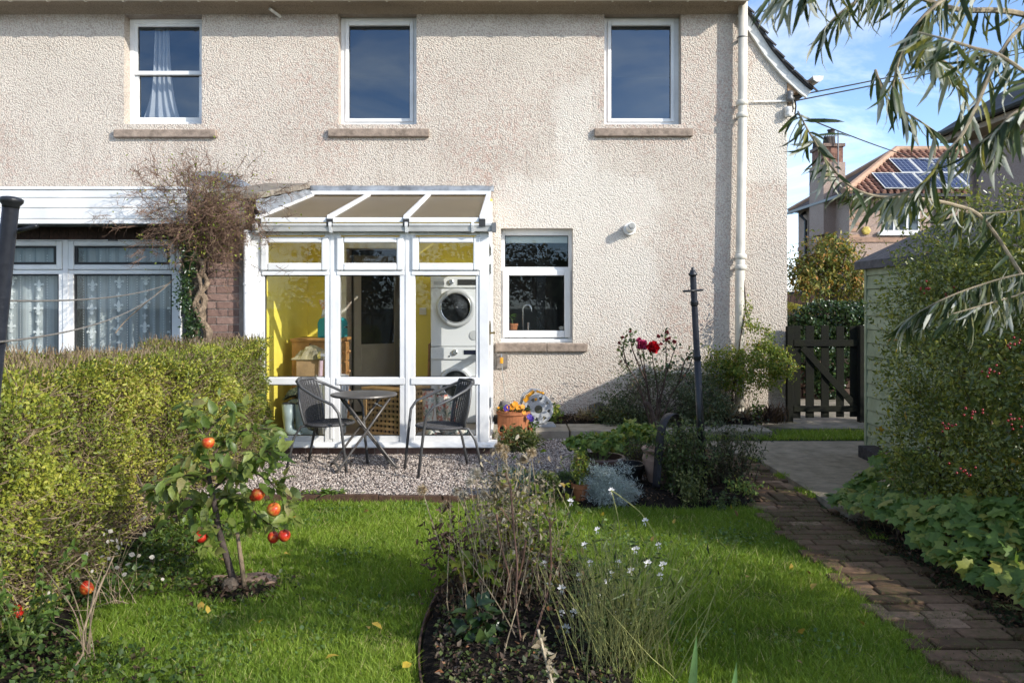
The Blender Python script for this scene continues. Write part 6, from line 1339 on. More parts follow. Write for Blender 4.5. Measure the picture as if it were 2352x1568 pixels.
Lv = Leaves(); n = 1500; p = mass(n, (-.01,4.15,.34), (.11,.12,.14)); Lv.put(leaf8(.5,.1,.6), p, unit(n)+(0,0,-.2), unit(n), RNG.uniform(.012,.035,n)); Lv.build('bleached_leaves', L_pale, gt2)
Lv = Leaves(); n = 620; p = mass(n, (.06,4.1,.27), (.11,.12,.13)); Lv.put(leaf8(.55,.1,.3), p, unit(n), unit(n)+(0,0,.5), RNG.uniform(.015,.045,n)); n = 60; p = mass(n, (-.18,3.95,.15), (.07,.06,.04)); Lv.put(lobed(5,1.), p, unit(n)+(0,0,-.3), unit(n)*.5+(0,-.4,1), RNG.uniform(.05,.09,n)); Lv.build('green_leaves', L_yel, gt2)
gl = bush('leafy_seedling', 'dark glossy leafed plant low at the front of the middle bed', 'plant', [((-.13,3.62,.0),(.09,.08,.10))], 46, leaf8(.6,.06,.2), .075, L_ivy, (-.13,3.62,zL), 0)
# ---- gaura with white flowers
ga = thing('white_gaura', 'wiry green gaura with scattered small white flowers right of the middle bed', 'flowers', (.45,3.55,zL)); f = MB(); tips = []
for k in range(300):
    b = Vector((.44+RNG.normal()*.10, 3.45+RNG.normal()*.12, zL)); l = .30+.34*RNG.random(); P = twig(f, b, (RNG.normal()*.34,RNG.normal()*.22,1), l, .0021, 3, .06, 6); tips.append(P[-1]); tips.append(P[-2])
P = smooth_pts([Vector((.55,3.9,.1)), W(1512,1270,3.9), W(1482,1190,3.9), W(1432,1145,3.9), W(1404,1125,3.9)], 4); f.tube(P, .0026, 4); tips.append(P[-1]); P = smooth_pts([W(1330,1220,3.9), W(1300,1160,3.9), W(1280,1120,3.9)], 4); f.tube(P, .0026, 4)
P = smooth_pts([W(1425,1230,3.9), W(1418,1180,3.9), W(1404,1125,3.9)], 4); f.tube(P, .0026, 4)
f.build('stems', M('gaura_stem', (.38,.38,.13), .5, 9, .8), ga)
Lv = Leaves(); idx = RNG.integers(0,len(tips),700); Pb = np.array([tips[i] for i in idx]); Pb = np.array([.42,3.45,zL])+(Pb-np.array([.42,3.45,zL]))*RNG.random((700,1))**.8; Lv.put(leaf4(.22), Pb, unit(700)+(0,0,.6), unit(700), RNG.uniform(.02,.06,700)); Lv.build('foliage', L_peren, ga)
fl = [(1290,1350),(1330,1465),(1360,1420),(1440,1430),(1475,1450),(1300,1500),(1450,1310),(1355,1290),(1420,1290),(1385,1550),(1345,1540),(1500,1420),(1523,1296),(1516,1320),(1250,1292),(1400,1315),(1342,1250),(1372,1215),(1395,1335),(1290,1405),(1262,1340),(1436,1365),(1468,1377),(1404,1455),(1396,1500),(1418,1408),(1350,1390),(1300,1440),(1380,1370),(1404,1125),(1318,1405),(1330,1320),(1512,1250),(1460,1260),(1482,1195),(1310,1150),(1488,1292)]
for i, (px, py) in enumerate(fl):
    c = np.array(W(px,py,3.6+.2*((i*7)%3))); Lv = Leaves(); n = 4; a = np.array([.3,1.2,2.0,2.9])+RNG.normal()*.3; s_ = .017 if i % 3 else .021
    Lv.put(leaf8(.5,.03,.15,.9), np.tile(c,(n,1)), np.stack([np.cos(a),-.35*np.ones(n),np.sin(a)],1), np.tile([0,-1.,.2],(n,1)), s_)
    k = 4; Lv.put(SPK, np.tile(c,(k,1)), np.stack([RNG.normal(size=k)*.4,-.5*np.ones(k),-np.ones(k)],1), unit(k), .028); Lv.build('flower', bpy.data.materials.get('gaura_petal') or M('gaura_petal', (.74,.72,.70), .1, 9, .7), ga)
for (px, py, h, w_, lab) in ((1580,1700,240,24,'tall pointed iris leaf with a brown tip at the bottom edge'),(1672,1720,200,22,'second iris leaf nearest the brick path at the bottom edge')):
    t = thing('iris_leaf', lab, 'iris', W(px,py,2.9), 'iris leaves at the bottom edge'); P = [W(px+a*20,py-h*a,2.9) for a in np.linspace(0,1,8)]; f = MB(); wd = [.5,.95,1,.95,.85,.65,.4,.04]; vs = []
    for p, q in zip(P, wd): vs += [p+Vector((-w_*q*.5*2.9/S,0,0)), p+Vector((0,.006*q,0)), p+Vector((w_*q*.5*2.9/S,0,0))]
    f.add(vs, [q for i in range(7) for q in ((3*i,3*i+1,3*i+4,3*i+3),(3*i+1,3*i+2,3*i+5,3*i+4))]); n = NT('iris_green'); f.build('blade', M('iris_leaf_green', (.10,.19,.06), .3, 9, .5), t, smooth=True)
fs = thing('pale_stalk', 'pale withered stalk with dry leaves in front at the bottom edge', 'dry plant', W(1270,1600,2.75)); f = MB(); P = smooth_pts([W(1285,1640,2.75),W(1265,1555,2.75),W(1250,1500,2.75),W(1236,1445,2.75)],5); f.tube(P, .0055, 5); f.build('stem', M('bleached_stalk', (.48,.40,.28), .3, 20, .9), fs)
Lv = Leaves(); n = 55; t = RNG.random(n); i_ = (t*(len(P)-1)).astype(int); Lv.put(leaf8(.5,.1,.5), np.array([P[i] for i in i_])+RNG.normal(size=(n,3))*.012, unit(n)+(-.3,0,-.4), unit(n), RNG.uniform(.015,.04,n)); Lv.build('dry_leaves', L_pale, fs)
# ---- border between gravel and path
def sc(px, Y): return X_(px, Y)
sv = bush('silver_curry_bush', 'feathery silver grey curry bush at the front of the border', 'shrub', [((X_(1400,6.2),6.2,.03),(.19,.17,.17)),((X_(1440,6.2),6.25,-.02),(.11,.1,.10)),((X_(1378,6.2),6.25,.05),(.10,.09,.13))], 9000, leaf4(.10,.01,.05), .032, L_silver, (X_(1405,6.2),6.2,zL), 14, m_twig, .55, .2, 5, stand=1.2, spread=.7)
bush('blue_lavender', 'blue grey lavender mound half hidden behind the globe thistles', 'shrub', [((X_(1185,6.3),6.32,-.0),(.20,.14,.15))], 2600, leaf4(.10), .05, L_blue, (X_(1185,6.3),6.32,zL), 10, m_twig, .5, .2, stand=1.3, spread=.6)
bush('sage_plant', 'dark little sage plant beside the plastic pot', 'plant', [((X_(1258,6.2),6.25,-.01),(.10,.09,.15))], 420, leaf8(.4), .04, L_peren, (X_(1258,6.2),6.25,zL), 8)
bush('moss_plant', 'bright moss like plant filling the dark plastic pot', 'pot plant', [((g2.x,g2.y,.05),(.12,.11,.05))], 1300, leaf4(.3), .018, LM('moss_leaf', [(0,(.04,.08,.02)),(1,(.10,.17,.04))]), (g2.x,g2.y,.03), 0, hemi=(0,-.3,1))
bush('yellow_sprig', 'yellow green sprigs in the small terracotta pot', 'pot plant', [((gs.x-.01,gs.y,.15),(.07,.07,.15))], 420, leaf4(.45), .026, L_yel, (gs.x,gs.y,.02), 12, m_gstem)
bush('bowl_geranium', 'scented geranium with pale lobed leaves overflowing the wide bowl pot', 'pot plant', [((gb.x-.03,gb.y+.03,hb+.05),(.19,.16,.08)),((gb.x-.18,gb.y+.02,hb+.03),(.10,.1,.07)),((gb.x+.10,gb.y+.03,hb+.06),(.10,.1,.07))], 620, lobed(5,1.1), .050, L_gera, (gb.x,gb.y,hb-.1), 10, m_gstem, .5, hemi=(0,-.5,1), stand=.3)
bush('ground_geranium', 'bright yellow green geranium clump between the paving and the urn', 'plant', [((X_(1470,7.9),7.9,.05),(.26,.25,.22)),((X_(1420,8),8.1,.0),(.16,.2,.12)),((X_(1530,7.7),7.7,.03),(.14,.2,.16))], 1500, lobed(5,1.1), .065, L_gera, (X_(1470,7.9),7.9,-.06), 10, m_gstem, .5, hemi=(0,-.6,1), stand=.25)
bush('planter_shrub', 'small narrow leaved evergreen shrub in front of the pansy planter', 'shrub', [((X_(1190,8.2),8.25,.04),(.2,.13,.14)),((X_(1215,8.2),8.2,.02),(.11,.1,.12))], 1500, leaf4(.25,.04,.1), .05, LM('narrow_leaf', [(0,(.05,.08,.025)),(.6,(.11,.15,.04)),(1,(.24,.25,.09))]), (X_(1195,8.2),8.22,zG), 16, m_twig, .5, .2, stand=1.0)
bush('dark_evergreen', 'dark small leaved evergreen shrub against the house wall behind the roses', 'shrub', [((X_(1520,9.45),9.55,.22),(.66,.34,.50)),((X_(1430,9.45),9.55,.05),(.34,.3,.32)),((X_(1620,9.45),9.6,.22),(.34,.3,.42))], 15000, leaf4(.5), .030, L_dark, (X_(1520,9.4),9.5,.03), 40, m_dtwig, .45, .18, 5)
bush('brown_heather', 'dull purple brown bushy plant behind the bowl pot', 'plant', [((X_(1462,7.2),7.25,.03),(.17,.15,.20)),((X_(1500,7.1),7.15,.0),(.12,.12,.2))], 2200, leaf4(.4), .022, LM('heather_leaf', [(0,(.025,.028,.014)),(.6,(.06,.06,.03)),(1,(.12,.09,.05))]), (X_(1470,7.2),7.2,zB), 30, m_dtwig, .6, .2)
def peren(name, label, cx_, Y, hgt, spread, nst, nlf, lsize, mat, stem, w=.45, z0=zB, group=None, pale=None):
    c = Vector((X_(cx_,Y),Y,z0)); t = thing(name, label, 'plant', c, group); f = MB(); tips = []
    for k in range(nst):
        b = c+Vector((random.gauss(0,spread*.45),random.gauss(0,spread*.35),0)); tips += twig(f, b, (random.gauss(0,.22),random.gauss(0,.2),1), hgt*random.uniform(.6,1.05), .0032, 4, .09, 8)[1:]
    f.build('stems', stem, t); idx = RNG.integers(0,len(tips),nlf); P = np.array([tips[i] for i in idx])+RNG.normal(size=(nlf,3))*.018
    Lv = Leaves(); Lv.put(leaf8(w,.05,.25), P, unit(nlf)+(0,-.1,-.1), unit(nlf)*.6+(0,-.3,1), RNG.uniform(.6,1.3,nlf)*lsize); Lv.build('foliage', mat, t); return t
peren('tall_perennial', 'tall dark leafy perennial with upright stems wrapped round the urn', 1570, 6.45, .60, .20, 60, 3400, .036, L_peren, m_dtwig)
peren('tall_perennial', 'loose greyish perennial with dry tips between the clothes post and brick path', 1668, 6.7, .60, .20, 60, 2600, .030, LM('grey_green_leaf', [(0,(.03,.045,.018)),(.6,(.07,.09,.035)),(1,(.15,.15,.07))]), m_dtwig)
peren('yellow_perennial', 'low yellow green variegated plant at the lawn edge before the perennials', 1590, 6.2, .25, .14, 26, 650, .030, LM('variegated_leaf', [(0,(.06,.08,.025)),(.5,(.14,.16,.04)),(1,(.30,.29,.10))]), m_gstem)
peren('border_weed', 'small pale weed clump beside the brick path', 1705, 6.35, .16, .10, 14, 260, .035, L_gera, m_gstem)
peren('border_weed', 'sprawling low weeds at the lawn edge beneath the clothes post', 1660, 6.12, .09, .16, 16, 300, .03, L_peren, m_gstem)
# ---- rose bush
ro = thing('rose_bush', 'leggy rose bush with a red bloom and a pink bloom before the wall', 'rose bush', (X_(1490,8.6),8.6,0)); f = MB(); YR_ = 8.6; tips = []
for pts in ([(1500,1000),(1470,890),(1440,840),(1422,800)],[(1500,1000),(1485,880),(1470,820),(1456,780)],[(1505,1000),(1510,900),(1500,830),(1497,800)],[(1510,1000),(1520,900),(1540,830),(1555,790)],[(1510,1000),(1540,910),(1580,850),(1595,800)],[(1490,960),(1470,900),(1452,870)],[(1510,930),(1528,870),(1530,800),(1528,765)],[(1485,880),(1452,800),(1450,765)],[(1560,880),(1572,830),(1588,812)],[(1495,930),(1480,840),(1478,800)],[(1440,840),(1432,800),(1436,775)]):
    P = smooth_pts([W(x,y,YR_+RNG.normal()*.05) for x,y in pts], 5); f.tube(P, [.010-.0065*i/(len(P)-1) for i in range(len(P))], 5); tips += P[int(len(P)*.55):]
f.tube(smooth_pts([W(1510,1010,8.3),W(1500,960,8.3),W(1490,930,8.3),W(1478,925,8.3)],4), [.03,.028,.026,.026,.025,.025,.024,.024,.024,.024,.022,.02,.018], 7)
for k in range(90): twig(f, W(1470+random.gauss(0,28)+40*random.random(), 960-70*random.random(), YR_+random.gauss(0,.1)), (random.gauss(0,.5),random.gauss(0,.3),1), .18, .0028, 3, .2, 4)
f.build('stems', m_dtwig, ro)
idx = RNG.integers(0,len(tips),300); P = np.array([tips[i] for i in idx])+RNG.normal(size=(300,3))*.035; Lv = Leaves(); Lv.put(leaf8(.65,.04,.2), P, unit(300)+(0,0,-.3), unit(300)*.6+(0,-.5,.8), RNG.uniform(.025,.05,300)); Lv.build('foliage', LM('rose_leaf', [(0,(.022,.045,.018)),(.6,(.05,.09,.03)),(.85,(.12,.15,.05)),(1,(.2,.09,.05))], .25), ro)
def bloom(px, py, r, mat, Y=8.5, open_=1.):
    c = np.array(W(px,py,Y)); Lv = Leaves(); n = 34; d = unit(n); d[:,1] = -abs(d[:,1]); Lv.put(leaf8(1.0,.12,-.3,1.0), c+d*r*.15, d*(1,.8,1)*open_+(0,-.3,.2), -d+RNG.normal(size=(n,3))*.3, r*RNG.uniform(.7,1.1,n)); Lv.build('bloom', mat, ro)
m_red = M('red_rose_petal', (.60,.008,.02), .3, 50, .6); m_pink = M('pink_rose_petal', (.55,.06,.17), .35, 50, .6); m_bud = M('dusky_rose_bud', (.38,.08,.09), .4, 50, .6)
bloom(1501,798,.075,m_red,8.45); bloom(1475,792,.062,m_pink,8.5); bloom(1468,782,.035,m_pink,8.5)
for x, y, r in ((1531,764,.028),(1530,780,.025),(1512,772,.025),(1548,785,.025),(1537,776,.02),(1447,762,.018),(1422,788,.02),(1430,775,.018),(1518,790,.02)): bloom(x,y,r,m_bud,8.55,.7)
# ---- yellow green climber on the soil pipe
pc = thing('wall_jasmine', 'yellow green climber sprawling over the soil pipe at the house corner', 'climber', (X_(1700,9.85),9.85,.1)); f = MB(); tips = []
for k in range(60):
    b = Vector((X_(1690+random.gauss(0,20),9.9),9.92+random.gauss(0,.04),.35+random.random()*.5)); tips += twig(f, b, (random.gauss(0,.9),-abs(random.gauss(0,.5)),random.gauss(.1,.5)), .38*random.random()+.2, .003, 3, .28, 6)
f.tube(smooth_pts([W(1690,960,9.95),W(1682,900,9.95),W(1694,840,9.93),W(1700,780,9.9),W(1712,710,9.93),W(1708,640,9.95)],5), .008, 5)
for k in range(26): f.tube(smooth_pts([W(1678+random.gauss(0,18),955,9.95), W(1685+random.gauss(0,14),900,9.95), W(1690+random.gauss(0,16),830,9.92)],3), .003, 3)
f.build('stems', m_dtwig, pc)
blobs = [((X_(1722,9.7),9.7,.62),(.36,.22,.30)),((X_(1655,9.75),9.8,.62),(.24,.18,.28)),((X_(1790,9.7),9.75,.68),(.22,.18,.22)),((X_(1760,9.75),9.8,.86),(.22,.15,.16))]
bl2 = [((X_(1716,9.85),9.85,1.28),(.07,.07,.26)),((X_(1735,9.85),9.9,1.12),(.12,.08,.14)),((X_(1765,9.8),9.85,1.05),(.10,.08,.10))]
p, o = shell(blobs, 11000, .55, .22, 5, (0,-1,.3)); q, o2 = shell(bl2, 700, .8, .25, 5, (0,-1,.3)); p = np.concatenate([p,q]); o = np.concatenate([o,o2]); n = len(p)
cl_ = np.sin(p[:,0]*17+p[:,2]*9)*np.sin(p[:,2]*21-p[:,0]*6); kp = RNG.random(n) < .62+.38*cl_; p, o = p[kp], o[kp]; n = len(p)
Lv = Leaves(); Lv.put(leaf4(.5), p, unit(n)+(0,-.2,-.5), o+unit(n)*.6, RNG.uniform(.024,.046,n)); Lv.build('foliage', L_yel, pc)
# ---- dry tufts and litter along the wall
def tuft(name, label, px, Y, z, n, l, mat, spread=.05, cat='plant'):
    c = np.array([X_(px,Y),Y,z]); t = thing(name, label, cat, c); Lv = Leaves(); d = RNG.normal(size=(n,3))*(.7,.5,0)+(0,-.1,1.0)
    Lv.put(leaf8(.10,.02,.5), c+RNG.normal(size=(n,3))*(spread,spread*.6,0), d, unit(n), RNG.uniform(.6,1.2,n)*l); Lv.build('blades', mat, t)
tuft('dry_tuft', 'dry brown grassy tuft on the soil strip right of the stone', 1352, 9.7, .04, 90, .17, L_pale, .07); tuft('green_tuft', 'green strappy tuft on the wall soil strip', 1400, 9.7, .04, 70, .20, L_yel, .09)
tuft('dry_tuft', 'dead brown leaf clump at the house corner beside the gate', 1768, 9.55, .03, 150, .22, L_brown, .08); tuft('dry_tuft', 'straw coloured stems at the foot of the soil pipe', 1672, 9.8, .03, 130, .25, L_pale, .09)
bush('leafy_weed', 'small bright green leafed weed beside the hose reel', 'weed', [((X_(1272,9.6),9.6,.14),(.09,.06,.14))], 90, leaf8(.6), .055, L_gera, (X_(1272,9.6),9.6,.03), 5, m_gstem)
bush('leafy_weed', 'bright leafed seedling by the plinth near the gate', 'weed', [((X_(1742,9.6),9.6,.12),(.08,.06,.12))], 60, leaf8(.55), .06, L_gera, (X_(1742,9.6),9.6,.03), 5, m_gstem)
def wallpts(n): x = .2+2.5*RNG.random(n); return np.stack([x, 9.52+.5*RNG.random(n), np.full(n,.055)],1)
cover('wall_litter', 1500, wallpts, leaf4(.5,.05,.4), .035, L_brown, .05)
def bordpts(n): x = .5+1.3*RNG.random(n); return np.stack([x, 6.1+1.1*RNG.random(n), np.full(n,-.05)],1)
cover('border_litter', 900, bordpts, leaf4(.5,.05,.4), .025, L_brown, .03)
# ---- beyond the gate
ih = bush('ivy_hedge', 'dark ivy covered hedge beyond the picket gate', 'hedge', [((5.25,13.4,.95),(.85,.5,.52)),((4.75,13.3,.75),(.5,.45,.5)),((5.9,13.5,.95),(.7,.5,.52)),((5.0,12.55,.52),(.9,.25,.20)),((5.9,12.5,.40),(.5,.25,.25)),((4.7,12.45,.2),(.3,.2,.25))], 17000, leaf4(.8,.05,.2), .055, L_ivy, (5.2,13.4,.0), 0, depth=.25, bumps=.07)
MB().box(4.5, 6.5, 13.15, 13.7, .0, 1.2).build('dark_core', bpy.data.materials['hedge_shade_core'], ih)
bush('yellow_hedge', 'small bright yellow hedge at the house corner beyond the gate', 'hedge', [((5.65,17,1.15),(.6,.4,.28))], 3000, leaf4(.6), .04, LM('golden_leaf', [(0,(.25,.25,.03)),(1,(.50,.45,.06))]), (5.65,17,.6), 0)
at = thing('autumn_tree', 'small round tree turning yellow and orange beyond the gate', 'tree', (6.1,16,0)); f = MB(); cT = Vector((6.08,16,2.05))
for k in range(7): f.tube(smooth_pts([Vector((6.1+random.gauss(0,.04),16+random.gauss(0,.04),0)), Vector((6.1,16,1.1))+Vector((random.gauss(0,.12),random.gauss(0,.1),.2)), cT+Vector((random.gauss(0,.45),random.gauss(0,.3),random.uniform(-.2,.5)))],4), [.04-.003*i for i in range(9)], 5)
f.build('trunk', m_bark, at)
bush('x', 'x', 'x', [((5.75,15.9,1.9),(.5,.45,.52)),((6.35,15.9,2.0),(.52,.45,.58)),((6.05,15.8,2.35),(.5,.4,.42)),((6.6,15.9,1.75),(.35,.35,.4)),((5.5,15.9,1.95),(.3,.3,.35))], 5200, leaf4(.45,.05,.2), .085, L_aut, (6.1,16,.1), 40, m_bark, .55, .2, 5, parent=at, stem_r=.012, drop=.5)
# ---- berry bush on the right
bb = thing('berry_bush', 'big dark green bush with red berries filling the right side', 'bush', (3.1,5.2,zL))
bl = [((3.02,5.4,.80),(.50,.55,.90)),((3.35,4.95,.8),(.85,.7,1.05)),((3.3,5.6,1.55),(.62,.55,.62)),((3.0,4.75,.45),(.5,.5,.6)),((3.7,5.0,1.7),(.6,.6,.55)),((2.8,5.4,.40),(.36,.36,.50)),((3.6,4.3,.8),(.7,.6,.95)),((3.25,5.9,1.2),(.6,.5,.7))]
p, o = shell(bl, 95000, .40, .13, 4.5, (-.5,-1,.25)); cl_ = np.sin(p[:,0]*9+p[:,2]*7)*np.sin(p[:,1]*8-p[:,2]*10); kp = (RNG.random(len(p)) < .74+.26*cl_) & (p[:,2] > -.05); p, o, cl_ = p[kp], o[kp], cl_[kp]; n = len(p)
Lv = Leaves(); Lv.put(leaf4(.5,.08,.15), p, unit(n)*.9+o*.35, o+unit(n)*.8+(0,0,.3), RNG.uniform(.020,.044,n), np.clip(RNG.random(n)*.9+.1*cl_,0,1))
f = MB(); tips = []
for k in range(150):
    i = random.randrange(len(p)); st = Vector(p[i])-Vector(o[i])*.15; tips += [(q, st) for q in twig(f, st, Vector(o[i])*.8+Vector((random.gauss(-.1,.3),random.gauss(0,.3),.5)), random.uniform(.22,.5), .0026, 3, .16, 7)[2:]]
for k in range(26):
    st = Vector((2.95+random.gauss(0,.28),5.3+random.gauss(0,.3),zL)); b = bl[random.randrange(len(bl))]; f.tube(smooth_pts([st, (st+Vector(b[0]))/2+Vector((random.gauss(0,.1),0,.1)), Vector(b[0])+Vector((random.gauss(0,.3),random.gauss(-.1,.3),random.gauss(.2,.3)))],4), [.014-.0012*j for j in range(9)], 5)
f.build('stems', M('berry_bush_stem', (.11,.065,.045), .4, 25, .85), bb)
m_ = 2600; idx = RNG.integers(0,len(tips),m_); P = np.array([tips[i][0] for i in idx])+RNG.normal(size=(m_,3))*.012; Lv.put(leaf4(.5,.08,.15), P, unit(m_)+(0,0,.2), unit(m_)+(0,-.4,.6), RNG.uniform(.016,.034,m_))
Lv.build('foliage', L_berry, bb)
Lv = Leaves(); n = 130; i_ = RNG.integers(0,len(p),n); Lv.put(lobed(5,1.2), p[i_]+o[i_]*.03, unit(n)+(0,-.2,-.5), o[i_]+(0,-.3,.4), RNG.uniform(.04,.07,n)); Lv.build('currant_leaves', LM('yellow_lobed_leaf', [(0,(.16,.2,.03)),(.5,(.36,.33,.05)),(1,(.45,.24,.05))], .4), bb)
m_berry = M('red_berry', (.30,.012,.012), .3, 90, .25, spec=.6); cdir = []
for px, py, Y in ((2328,790,4.25),(2275,853,4.3),(2231,948,4.3),(2325,968,4.15),(2178,982,4.45),(2218,1077,4.3),(2130,662,5.1),(2180,668,5.1)):
    f = MB(); c = W(px,py,Y)
    for k in range(9): f.sphere(c+Vector((random.gauss(0,.022),random.gauss(0,.015),random.gauss(0,.018))), .0068, 6, 4)
    f.build('berry_cluster', m_berry, bb, smooth=True)
# ---- geranium bank along the path
gr = thing('geranium_bank', 'bank of large lobed geranium leaves spilling onto the brick path', 'plants', (2.6,4.5,zL))
n = 2400; y = 3.2+2.75*RNG.random(n); w_ = .42+.25*np.sin(y*2.3+1)+.1*np.sin(y*5.1); u = RNG.random(n); x = 2.30+np.clip((y-4.8)*-.03,-.1,.06)-.02*np.sin(y*6)+u*(.75+.2*w_)
z = zL+.08+(.10+.30*np.sqrt(np.clip(u*1.6,0,1)))*(.75+.25*np.sin(y*4+u*6))*RNG.uniform(.75,1.05,n); o = np.stack([-.7+.4*u,np.full(n,-.45),np.full(n,.8)],1)
fw = o*.15+unit(n)*(.9,.9,.35)+(-.35,-.3,-.25); Lv = Leaves(); Lv.put(lobed(6,1.15), np.stack([x,y,z],1), fw, o+unit(n)*.45, RNG.uniform(.06,.115,n)); Lv.build('foliage', L_gera, gr)
f = MB()
for k in range(320): i = RNG.integers(0,n); f.tube([(x[i]+.1,y[i]+.03,zL),(x[i]+.04,y[i],z[i]*.6),(x[i],y[i],z[i])], .0022, 3, cap=False)
f.build('stems', M('red_green_stem', (.16,.12,.06), .3, 20, .8), gr)
f = MB(); f.grid(lambda u, v: (2.30+u*2.2, 2.0+v*4.0, zL-.02+.05*sin(u*3)+.012*sin(u*30+v*41)), 24, 30); struct(f.build('right_bed_soil', m_soil, smooth=True))
def rbpts(n): return np.stack([2.24+.3*RNG.random(n)**1.5, 2.9+3*RNG.random(n), np.full(n,zL)],1)
def pmoss(n):
    c = np.stack([1.80+.5*RNG.random(70), 3+5.2*RNG.random(70)],1)[RNG.integers(0,70,n)]+RNG.normal(size=(n,2))*(.07,.05); k = (c[:,0]>1.76)&(c[:,0]<2.34); return np.stack([c[k,0],c[k,1],np.full(k.sum(),-.078)],1)
cover('path_moss', 5200, pmoss, leaf4(.5), .011, LM('moss_tuft', [(0,(.05,.06,.012)),(.6,(.11,.12,.025)),(1,(.2,.18,.05))], .2), .008)
cover('gravel_litter', 70, lambda n: np.stack([-2.3+3.8*RNG.random(n), 6.45+2.3*RNG.random(n), np.full(n,zG+.012)],1), leaf4(.6,.05,.3), .03, L_brown, .01)
cover('path_edge_litter', 1400, rbpts, leaf4(.5,.05,.4), .03, L_brown, .03)
# ---- butterfly bush hanging over the top right
bd = thing('butterfly_bush', 'butterfly bush with long drooping grey green leaves hanging across the upper right', 'shrub', (2.5,2.6,zL))
f = MB(); sites = []
def limb(pts, r0, r1, dens=1.9, m=8, lf=True):
    P = smooth_pts([W(x,y,Y) for x,y,Y in pts], m); f.tube(P, [r0+(r1-r0)*i/(len(P)-1) for i in range(len(P))], 6)
    if lf:
        for i in range(1, len(P)):
            d = (P[i]-P[i-1]); 
            for _ in range(int(dens+random.random())): sites.append((P[i-1].lerp(P[i], random.random()), d.normalized()))
    return P
limb([(2900,330,2.5),(2600,120,2.3),(2352,34,2.1),(2200,22,2.0),(2105,-8,1.95),(2000,-40,1.9)], .009, .005)
limb([(2700,60,2.4),(2500,-40,2.2),(2352,57,2.0),(2290,140,1.95),(2215,300,1.9),(2160,365,1.9),(2130,415,1.9),(2085,440,1.95),(2030,455,2.0)], .006, .0022)
limb([(2352,640,2.3),(2260,505,2.3),(2190,470,2.25),(2100,455,2.2),(2010,450,2.2),(1950,425,2.2),(1900,370,2.2),(1862,310,2.2),(1832,255,2.2)], .0055, .002, 2.0)
limb([(2600,20,2.2),(2400,-60,2.0),(2230,-30,1.9),(2130,30,1.85),(2075,110,1.85),(2050,200,1.85)], .005, .0018, 2)
limb([(2180,-20,1.9),(2100,70,1.9),(2150,130,1.9),(2190,160,1.95),(2230,260,2.0)], .004, .0016, 2)
limb([(2400,200,1.5),(2300,130,1.5),(2235,110,1.5),(2170,90,1.5),(2110,75,1.55)], .004, .0016, 2)
limb([(1990,-60,1.9),(1900,-40,1.9),(1830,-20,1.9),(1770,-15,1.95)], .004, .0016, 2.4)
limb([(2080,-50,2.1),(1990,-10,2.1),(1930,30,2.1),(1890,70,2.1)], .005, .002, 1.8)
limb([(2500,260,1.7),(2400,240,1.7),(2330,260,1.7),(2290,300,1.7),(2250,330,1.7)], .004, .0016, 3)
limb([(2010,160,2.4),(2040,230,2.4),(2100,270,2.4),(2160,310,2.4)], .004, .002, 1.6)
limb([(2700,700,2.6),(2500,610,2.4),(2352,628,2.2),(2250,655,2.15),(2160,690,2.15),(2080,735,2.2)], .003, .0015, 5)
limb([(2500,700,2.3),(2400,660,2.2),(2330,680,2.15),(2260,700,2.1),(2190,720,2.1)], .003, .0015, 3)
limb([(2600,500,2.6),(2450,440,2.4),(2352,480,2.3),(2240,490,2.3),(2190,480,2.3)], .003, .0015, 2)
for k in range(7): b0_ = Vector((2.5+random.gauss(0,.12),2.6+random.gauss(0,.12),zL)); f.tube(smooth_pts([b0_, b0_+Vector((random.gauss(0,.2),random.gauss(0,.2),1.0)), Vector((2.3+random.gauss(0,.3),2.5+random.gauss(0,.2),2.0))],5), [.03-.0016*j for j in range(11)], 7)
f.build('branches', M('pale_bush_bark', (.36,.29,.19), .35, 30, .85), bd)
P = np.array([s[0] for s in sites]); D = np.array([s[1] for s in sites]); n = len(P)
Lv = Leaves(); T = [(0,0,0),(-.05,.2,.02),(0,.2,0),(.05,.2,.02),(-.052,.5,-.01),(0,.5,-.03),(.052,.5,-.01),(-.04,.78,-.09),(0,.78,-.105),(.04,.78,-.09),(0,1,-.24)], [(0,2,1),(0,3,2),(1,2,5,4),(2,3,6,5),(4,5,8,7),(5,6,9,8),(7,8,10),(8,9,10)]
fw = unit(n)*.62+D*.4+(0,0,-.85); Lv.put(T, P, fw, unit(n)+(0,-.3,.5), RNG.uniform(.05,.115,n)*np.where(P[:,1]<1.7,.85,1))
# the body of the bush stands just outside the picture and shades the right of the lawn
p, o = shell([((3.2,2.5,1.0),(.85,.75,.9)),((2.8,2.85,.6),(.45,.45,.55)),((3.4,2.2,.8),(.6,.6,.8)),((3.05,1.45,2.25),(.55,.4,.2))], 6500, .6, .2); m_ = len(p)
Lv.put(T, p, unit(m_)*.6+o*.3+(0,0,-.6), unit(m_)+(0,0,.5), RNG.uniform(.10,.17,m_)); Lv.build('foliage', L_bud, bd)
